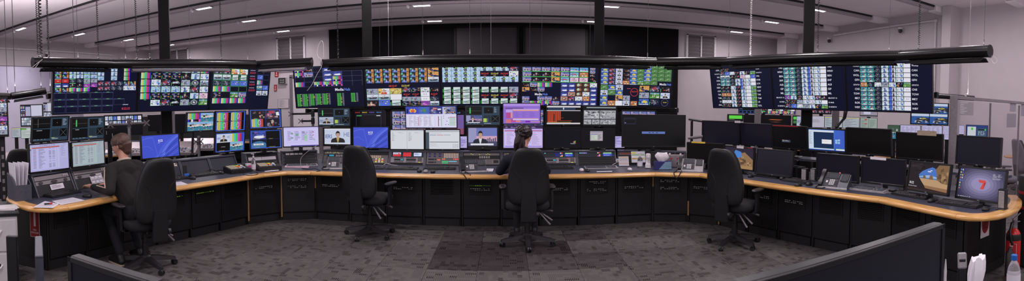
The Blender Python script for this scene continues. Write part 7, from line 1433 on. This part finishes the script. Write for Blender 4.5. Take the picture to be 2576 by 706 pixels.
# rear left clutter: display of thumbnails, dark monitors, mixing desks
def b_thumbs(c): grid(c, .0, .02, 1, .5, 9, 2, lambda i, j: ('ward', 'white2', 'lab', 'office', 'blue')[(i * 2 + j) % 5], .2, .2)
flat(262, 288, 360, 340, 8.6, 'wide rear display with rows of small pale pictures', b_thumbs, 0, name='rear_display'); flat(262, 322, 296, 356, 7.2, 'dark monitor seen half from the side behind the seated man', lambda c: (off(c), [c.rect(.15, .2 + k * .1, .03, .05, (190, 190, 200), 2) for k in range(3)], [c.rect(.62, .4 + k * .08, .03, .05, (190, 190, 200), 2) for k in range(5)]), 0, 62); flat(372, 288, 424, 330, 9.9, 'black display behind the left silver column', off, 0, name='rear_display'); flat(441, 286, 473, 335, 9.9, 'black display right of the left silver column', off, 0, name='rear_display')
def mixer(lab, px, py, r, a, W=1.1, D=.5):
    p = atr(px, py, r); t = thing('mixing_desk', lab, 'mixing desk', (p.x, p.y, .735), radians(a)); MB().side([(-D / 2, 0), (-D / 2, .05), (D / 2 - .1, .12), (D / 2, .24), (D / 2 + .05, .24), (D / 2 + .05, 0)], -W / 2, W / 2).build('body', 'rack_silver', t, 20)
    c = CV(W * .96, D * .75, (120, 116, 122), 0, .001); r_ = random.Random(2)
    for j in range(6):
        for i in range(24): c.btn(.02 + i * .04, .06 + j * .15, .02, .08, ((60, 58, 64), (200, 195, 198), (150, 60, 60), (70, 110, 160))[r_.choices((0, 1, 2, 3), (6, 6, 1, 1))[0]], .008, 1)
    c.build('controls', t, (0, -D / 2 + .01, .053), 'printed', rx=-(pi / 2 - math.atan2(.07, D - .1))); return t
mixer('silver mixing desk behind the blue swirl monitor', 395, 338, 9.7, 30, 1.6); mixer('silver mixing desk below the beach quad monitor', 492, 342, 10.6, 20, .9); mixer('mixing desk beyond the file holder at the far left', 66, 356, 8.3, 85, .9)
sheet('white papers on the rear desk behind the seated man', [(264, 384), (266, 376), (284, 377), (284, 383)], False, .7362); sheet('white papers on the far rear desk', [(452, 356), (456, 353), (475, 353), (472, 357)], False, .7362)
# ------------------------------------------------------------------ rear workplaces, right side
rear_desk('rear desk with oak edge behind the right wing', (4.2, 9.55), (8.6, 7.5), 1.0); rear_desk('rear desk with oak edge beside the glass partition', (6.2, 6.9), (8.6, 5.6), .9)
gb = lambda c: (c.rect(0, 0, 1, 1, (20, 22, 26)), c.rect(.1, .15, .84, .5, (90, 225, 60), 2), c.dashes(.1, .75, .8, .15, 2, (120, 130, 120), .4, 2))
flat(1829, 287, 1870, 305, 8.8, 'small rear monitor with a bright green bar', gb, .735); flat(1857, 270, 1899, 286, 9.2, 'dark rear display with four outlined boxes', lambda c: (off(c), [c.frame(.02 + i * .245, .45, .23, .5, (60, 90, 170), .06, 2) for i in range(4)], c.rect(.05, .1, .2, .15, (90, 150, 220), 2)), 0, name='rear_display'); flat(1911, 271, 1929, 286, 9.2, 'narrow rear display with green label', lambda c: (pic(c, 'mixed'), c.rect(.1, .5, .7, .2, (60, 190, 60), 8)), 0, name='rear_display')
flat(1930, 271, 2001, 287, 9.6, 'rear display with colourful bars and pictures', lambda c: grid(c, 0, 0, 1, 1, 7, 2, lambda i, j: ('white', 'smpte', 'mixed', 'bars', 'grass', 'house')[(i * 2 + j * 3) % 6], .06, .1), 0, name='rear_display'); flat(2039, 273, 2092, 287, 9.0, 'rear display with white street pictures', lambda c: grid(c, 0, .05, 1, .8, 3, 1, lambda i, j: 'crowd', .1, .1), 0, name='rear_display')
flat(1870, 288, 1900, 316, 9.0, 'black rear display beside the green bar monitor', off, 0, name='rear_display'); flat(1912, 289, 1990, 318, 9.1, 'black rear display with faint orange stripes', lambda c: (off(c), c.poly([(.25, .42), (.35, .36), (.75, .4), (.6, .46)], (190, 90, 50), 3), c.poly([(.3, .62), (.5, .58), (.7, .62), (.5, .66)], (120, 60, 44), 3)), 0, name='rear_display')
flat(1993, 290, 2012, 316, 8.6, 'narrow rear monitor with green panels', lambda c: (off(c), c.rect(.1, .1, .5, .3, (80, 215, 70), 2), c.rect(.1, .5, .5, .3, (60, 130, 60), 2)), 0); flat(2003, 292, 2034, 319, 8.3, 'rear monitor showing a presenter before big letters', lambda c: pic(c, 'studio'), glow=.6); flat(2034, 291, 2074, 321, 8.3, 'pale rear monitor with a few lines of text', pale); flat(2074, 292, 2096, 321, 8.3, 'rear list monitor left of the right silver column', lines2); flat(2106, 293, 2119, 321, 8.3, 'narrow rear list monitor right of the right silver column', lines2, 0); flat(2119, 294, 2162, 323, 8.2, 'rear list monitor with a yellow header', lines2)
flat(2163, 296, 2207, 324, 8.2, 'rear monitor with two columns and red marks', lambda c: (c.rect(0, 0, 1, 1, (150, 168, 160)), c.rect(.48, 0, .02, 1, (60, 70, 70), 3), c.dashes(.05, .2, .4, .7, 8, (110, 130, 120), .4, 2), c.dashes(.55, .2, .4, .7, 8, (110, 130, 120), .4, 2), c.rect(.25, .1, .15, .12, (200, 70, 60), 4), c.rect(.25, .5, .15, .1, (200, 70, 60), 4)))
t = flat(2163, 280, 2208, 294, 8.9, 'pale printer like box standing behind the rear monitors', lambda c: (c.rect(0, 0, 1, 1, (190, 186, 205), 1, .3), c.rect(0, .7, 1, .2, (70, 70, 84), 2, .2), c.rect(.2, .0, .4, .5, (205, 210, 240), 2, .8)), 0, name='rear_printer', grp='rear boxes')
def isl(c):
    for i in range(2):
        for j in range(2):
            s = c.sub(.01 + i * .5, .01 + j * .5, .48, .48); s.rect(0, 0, 1, 1, (40, 90, 170)); s.rect(0, 0, 1, .25, (190, 205, 230), 2); s.poly([(.2, .9), (.3, .5), (.6, .35), (1, .45), (1, .8), (.6, .7), (.45, 1)], (44, 46, 54), 2); s.poly([(.45, .52), (.55, .42), (.8, .42), (.85, .5), (.65, .56)], (176, 170, 66), 3); noise(s.sub(.15, .3, .85, .65), ((90, 92, 104), (30, 32, 40), (210, 214, 224), (60, 64, 76)), 26, random.Random(3), 3, .16)
flat(2289, 258, 2386, 314, 7.9, 'rear display with four coastal island pictures', isl, 0, name='rear_display')
for a, b, y0, y1, lab, d in ((2232, 2263, 314, 350, 'rear monitor with a green landscape at its edge', lambda c: (pic(c, 'sea'), c.rect(0, 0, 1, .5, (60, 90, 70), 6))), (2263, 2315, 314, 350, 'lilac rear list monitor, left of three', listing), (2317, 2370, 315, 352, 'lilac rear list monitor, middle of three', listing), (2371, 2394, 316, 352, 'lilac rear list monitor, right of three', listing), (2412, 2425, 315, 338, 'lilac rear list monitor behind the partition column', listing)): flat(a, y0, b, y1, 7.3, lab, d)
flat(2429, 314, 2485, 346, 7.0, 'blue framed status monitor before the glass partition', lambda c: (c.rect(0, 0, 1, 1, (34, 60, 130)), c.rect(.05, .12, .4, .76, (200, 205, 212), 2), c.rect(.22, .2, .1, .2, (70, 200, 60), 3), c.rect(.52, .25, .42, .66, (60, 90, 120), 2), c.rect(.54, .3, .38, .1, (24, 26, 30), 3), c.rect(.86, .3, .06, .12, (70, 210, 70), 4), c.dashes(.56, .5, .34, .35, 4, (170, 180, 195), .5, 3, cols=3)), 0)
def cup(px, py, r, lab):
    p = atr(px, py, r); t = thing('cup', lab, 'cup', p); MB().lathe([(.03, 0), (.036, .10), (.033, .10), (.028, .005)], 16).build('wall', 'white_plastic', t); MB().lathe([(.037, .10), (.037, .106), (.034, .106)], 16).build('lid', 'grey_plastic', t)
mixer('grey control surface on the rear right desk', 2380, 345, 8.3, -28, .6, .4)
# stair rail beyond the big television
p = atr(1733, 350, 9.2); q = atr(1806, 350, 8.6); t = thing('stair_rail', 'dark handrail with slim posts beyond the big television', 'railing', (p.x, p.y, 0), atan2(q.y - p.y, q.x - p.x)); L = hypot(q.x - p.x, q.y - p.y)
MB().tube([(0, 0, 1.38), (L, 0, 1.32)], .022, 10).build('handrail', 'bezel', t); MB().tube([(0, 0, 1.02), (L * .4, 0, 1.06), (L, 0, 1.12)], .03, 10).build('lower_rail', 'rear_metal', t); MB().tube([(0, 0, .92), (L, 0, .8)], .012, 8).build('wire_rail', 'bezel', t)
for x in (.08, L * .5, L - .1): MB().box((x, 0, .68), (.05, .03, 1.34), .004).build('post', 'bezel', t, smooth=0)
# rear light tube and glass partition on the right
p, q = atr(2345, 240, 7.3), atr(2449, 240.5, 7.9); L = (q - p).length; t = thing('rear_tube', 'black light tube behind the right screen bank', 'light fixture', p, atan2(q.y - p.y, q.x - p.x)); MB().tube([(-.6, 0, 0), (L, 0, 0)], .042, 18).build('tube', 'tube_black', t, 40); added_uplight(t, .3, 1.2, .06, 60); MB().tube([(L * .85, 0, .04), (L * .85, 0, CEIL - p.z)], .003, 5).build('hanger', 'steel', t); MB().tube([(L * .85, 0, .04), (L * .8, -.03, .07), (L * .7, -.05, .04), (L * .8, -.05, .0), (L * .95, -.04, -.03)], .004, 5).build('cable_loop', 'cable_white', t)  # the upward lamp on this tube is added for the ceiling
P0, P1 = Vector((5.95, 4.36)), Vector((XR - .02, 4.30)); d = P1 - P0; L = d.length; ang = atan2(d.y, d.x); ZP = 1.86
t = thing('glass_partition', 'framed glass partition with papers stuck on it at the right', 'partition', (P0.x, P0.y, 0), ang)
MB().box((L / 2, 0, ZP), (L, .05, .05), .004).build('top_rail', 'rear_metal', t, smooth=0); MB().box((L / 2, 0, .04), (L, .05, .08), .004).build('bottom_rail', 'rear_metal', t, smooth=0)
n = 4
for i in range(n): MB().box((L / n * (i + .5), 0, ZP / 2 + .02), (L / n - .02, .008, ZP - .12)).build('pane', 'partition_glass', t, smooth=0)
for i in range(1, n): MB().box((L / n * i, 0, ZP / 2), (.018, .03, ZP - .1)).build('joint', 'rear_metal', t, smooth=0)
def stuck(px0, py0, px1, py1, lab, bg, draw=None, m='paper'):
    dd = P1 - P0; nn = (-dd.y / L, dd.x / L); c0 = nn[0] * P0.x + nn[1] * P0.y - .008
    a, b = atn(px0, py0, nn, c0), atn(px1, py1, nn, c0); W, H = hypot(b.x - a.x, b.y - a.y), a.z - b.z; mm = (a + b) / 2; t = thing('stuck_paper', lab, 'paper', (mm.x, mm.y, b.z), ang); c = CV(W, H, bg, 0); draw and draw(c); c.build('print', t, (0, -.002, 0), 'printed'); MB().box((0, 0, H / 2), (W, .002, H)).build('sheet', m, t, smooth=0)
stuck(2541, 256, 2555, 281, 'small grey sheet stuck on the glass, upper one', (150, 144, 156)); stuck(2533, 285, 2555, 320, 'grey sheet stuck on the glass, lower one', (146, 140, 152)); stuck(2569, 256, 2576, 292, 'grey sheet on the glass at the photo edge', (150, 144, 156))
stuck(2414, 255, 2448, 290, 'white lettering on the glass at the left pane', (158, 150, 158), lambda c: (c.dashes(.05, .05, .6, .9, 7, (205, 200, 208), .35, 2)))
p = atr(2525, 390, 8.6); rear_chair('grey office chair behind the glass partition', p.x, p.y, -150, 'chair_grey'); p = atr(2590, 400, 9.7); rear_chair('grey office chair behind the glass at the photo edge', p.x, p.y, -120, 'chair_grey')
t = thing('round_table', 'round wooden table behind the glass at the right edge', 'table', (9.38, 4.92, 0)); MB().lathe([(.46, .70), (.48, .71), (.48, .725), (.46, .73)], 36).build('top', 'wood_plain', t); MB().lathe([(.3, 0), (.3, .02), (.05, .04), (.05, .70)], 24).build('pedestal', 'rear_black', t)
p = atr(2572, 470, 4.95); t = thing('waste_bin', 'tall black bin with red bands at the right photo edge', 'bin', (p.x + .27, p.y, 0)); MB().lathe([(.13, 0), (.16, .02), (.17, .95), (.16, .97)], 28).build('drum', 'rear_black', t, 40)
for z in (.62, .78): MB().lathe([(.171, z), (.172, z + .03)], 28).build('red_band', 'red_sign', t)
# ------------------------------------------------------------------ filing cabinet at the left and the desk in the foreground
t = thing('filing_cabinet', 'white metal filing cabinet at the left beside the desk end', 'cabinet', (-3.87, 2.09, 0), radians(62)); MB().box((-.0, .3, .34), (.46, .6, .68), .006).build('body', 'cabinet_white', t, smooth=0)
for z, h in ((.51, .29), (.19, .31)):
    dr = MB().box((0, -.008, z), (.43, .02, h), .004).build('drawer', 'cabinet_white', t, smooth=0); MB().tube([(-.08, -.02, z + .05), (-.06, -.04, z + .03), (0, -.045, z + .015), (.06, -.04, z + .03), (.08, -.02, z + .05)], .009, 8).build('handle', 'white_plastic', dr); MB().box((0, -.019, z + .045), (.13, .003, .035), .001).build('grip_recess', 'bezel', dr, smooth=0)
MB().tube([(.17, -.01, .325), (.17, -.024, .325)], .009, 12).build('lock', 'steel', t)
MB().box((0, .3, .70), (.5, .64, .03), .006).build('top', 'bezel', t, smooth=0)
t2 = thing('printed_sheets', 'pile of printed white sheets on the filing cabinet', 'paper', (-4.02, 2.26, .716), radians(55)); [MB().at((.01 * k, .012 * k, .002 + .004 * k), rz=.12 * k).box((0, 0, 0), (.30, .21, .003)).build('sheet', 'granite', t2, smooth=0) for k in range(3)]
def fg_desk(lab, x0, x1, y0, y1, z=.72):
    t = thing('near_desk', lab, 'desk', ((x0 + x1) / 2, (y0 + y1) / 2, 0)); W, D = x1 - x0, y1 - y0; MB().box((0, 0, z - .015), (W, D, .03), .004).build('top', 'desk_top', t, smooth=0)
    for sx in (-1, 1):
        for sy in (-1, 1): MB().box((sx * (W / 2 - .06), sy * (D / 2 - .06), (z - .03) / 2), (.05, .05, z - .03), .003).build('leg', 'rear_black', t, smooth=0)
fg_desk('near desk at the bottom right, below the frame', .5, 2.75, .35, 1.15); fg_desk('near desk at the bottom left, below the frame', -2.6, -.55, .35, 1.15)
def fg_monitor(lab, A, B, H, base, m='bezel', back=False, th=.05, bz=.02):
    """A, B = upper corners (left, right) seen from the camera; stands on the near desk"""
    A, B = Vector(A), Vector(B); W = hypot(B.x - A.x, B.y - A.y); mid = (A + B) / 2; t = thing('near_monitor', lab, 'monitor', (mid.x, mid.y, mid.z - H), atan2(B.y - A.y, B.x - A.x))
    MB().box((0, th / 2, H / 2), (W, th, H), .008).build('casing', m, t, smooth=0); MB().box((0, -.003, bz / 2), (W, .008, bz), .002).box((0, -.003, H - bz / 2), (W, .008, bz), .002).box((-W / 2 + bz / 2, -.003, H / 2), (bz, .008, H), .002).box((W / 2 - bz / 2, -.003, H / 2), (bz, .008, H), .002).build('frame', m, t, smooth=0)
    c = CV(W - 2 * bz, H - 2 * bz, (24, 23, 34), .3, .0004); c.build('dark_screen', t, (0, -.001, bz)); h = mid.z - H - base
    MB().box((0, th + .015, (H * .5 - h) / 2), (.09, .03, H * .5 + h), .004).build('neck', m, t, smooth=0); MB().box((0, th, -h + .008), (.3, .22, .016), .005).build('foot', m, t, smooth=0); return t
a, b = atz(1880, 712, 1.17), atz(2375, 560, 1.17); fg_monitor('large dark monitor cut off at the bottom right', (a.x - .02, a.y, 1.17), (b.x, b.y, 1.17), .40, .72)
a, b = atz(172, 642, 1.10), atz(390, 712, 1.10); fg_monitor('dark monitor cut off at the bottom left', (a.x, a.y, 1.10), (b.x, b.y, 1.10), .36, .72, 'black_plastic')
a, b = atz(84, 640, 1.08), atz(112, 634, 1.08); p = atz(98, 637, 1.08); t = thing('near_monitor', 'slim monitor seen from its edge at the bottom left', 'monitor', (p.x, p.y, .72), radians(56)); MB().loft([[(-.016, -.0, z), (.016, 0, z), (.016, .30, z), (-.016, .30, z)] for z in (.05, .345)]).box((0, .15, .345), (.032, .30, .012), .003).build('casing', 'rack_frame', t, 20); MB().box((0, .15, .03), (.05, .04, .06)).build('neck', 'bezel', t, smooth=0); MB().box((0, .15, .006), (.16, .2, .012)).build('foot', 'bezel', t, smooth=0)
p = atz(30, 592, 1.16); t = thing('pole_mount', 'flat black upright of a monitor mount at the bottom left', 'stand', (p.x, p.y, .72), radians(40)); MB().box((0, 0, .22), (.042, .02, .44), .003).build('upright', 'bezel', t, smooth=0); MB().box((-.04, .02, .16), (.09, .03, .03), .003).build('side_arm', 'bezel', t, smooth=0); MB().box((0, 0, .006), (.14, .14, .012), .003).build('foot', 'bezel', t, smooth=0)
# bottom right: bottle, tissue, handset-like holder
def fg(px, py, z): q = atz(px, py, z); return (q.x, q.y)
x, y = fg(2552, 640, .945); t = thing('water_bottle', 'clear water bottle with a blue cap at the bottom right corner', 'bottle', (x, y, .721)); MB().lathe([(.028, 0), (.032, .004), (.033, .03), (.031, .06), (.033, .09), (.033, .13), (.031, .155), (.02, .185), (.013, .195), (.013, .205)], 24).build('bottle_body', 'clear_plastic', t, 50); MB().lathe([(.0155, .20), (.0155, .222), (.014, .224)], 20).build('cap', 'bottle_blue', t); MB().lathe([(.0335, .075), (.0335, .135)], 24).build('paper_label', 'paper', t)
x, y = fg(2452, 652, .93); t = thing('crumpled_tissue', 'crumpled white tissue sticking up beside the bottle', 'tissue', (x, y, .721)); crumple(20, .05, .21, 8, (.03, 0)).build('tissue', 'tissue', t, 60); MB().box((0, 0, .02), (.11, .11, .04), .004).build('dispenser', 'blue_box', t, smooth=0)
x, y = fg(2422, 640, .94); t = thing('document_holder', 'dark holder with a grey rounded top beside the tissue', 'holder', (x, y, .721), radians(-40)); MB().box((0, .01, .10), (.04, .02, .20), .006).build('upright', 'bezel', t, smooth=0); MB().at((0, 0, .16), rx=-.25).box((0, 0, .03), (.045, .012, .075), .008).build('pad', 'grey_plastic', t, smooth=0)
x, y = fg(2379, 655, 1.0); t = thing('white_ruler', 'white pointed ruler standing upright beside the near monitor', 'ruler', (x, y, .721)); MB().lathe([(.014, 0), (.014, .06)], 14).build('holder', 'bezel', t); MB().box((0, 0, .13), (.016, .005, .20), .001).loft([[(-.008, -.0025, .23), (.008, -.0025, .23), (.008, .0025, .23), (-.008, .0025, .23)], [(-.001, -.002, .285), (.001, -.002, .285), (.001, .002, .285), (-.001, .002, .285)]]).build('blade', 'white_plastic', t, 0)
t = thing('rear_tube', 'added black light tube, unseen behind the centre screens, brightening the rear ceiling', 'light fixture', (-3, 10.6, 2.16)); MB().tube([(0, 0, 0), (5.4, 0, 0)], .06, 18).build('tube', 'tube_black', t, 40); added_uplight(t, 2.7, 5.2, .08, 44); [MB().tube([(x, 0, .05), (x, 0, CEIL - 2.16)], .003, 5).build('hanger', 'steel', t) for x in (.4, 2.7, 5)]  # unseen tube, added only to light the ceiling at the back
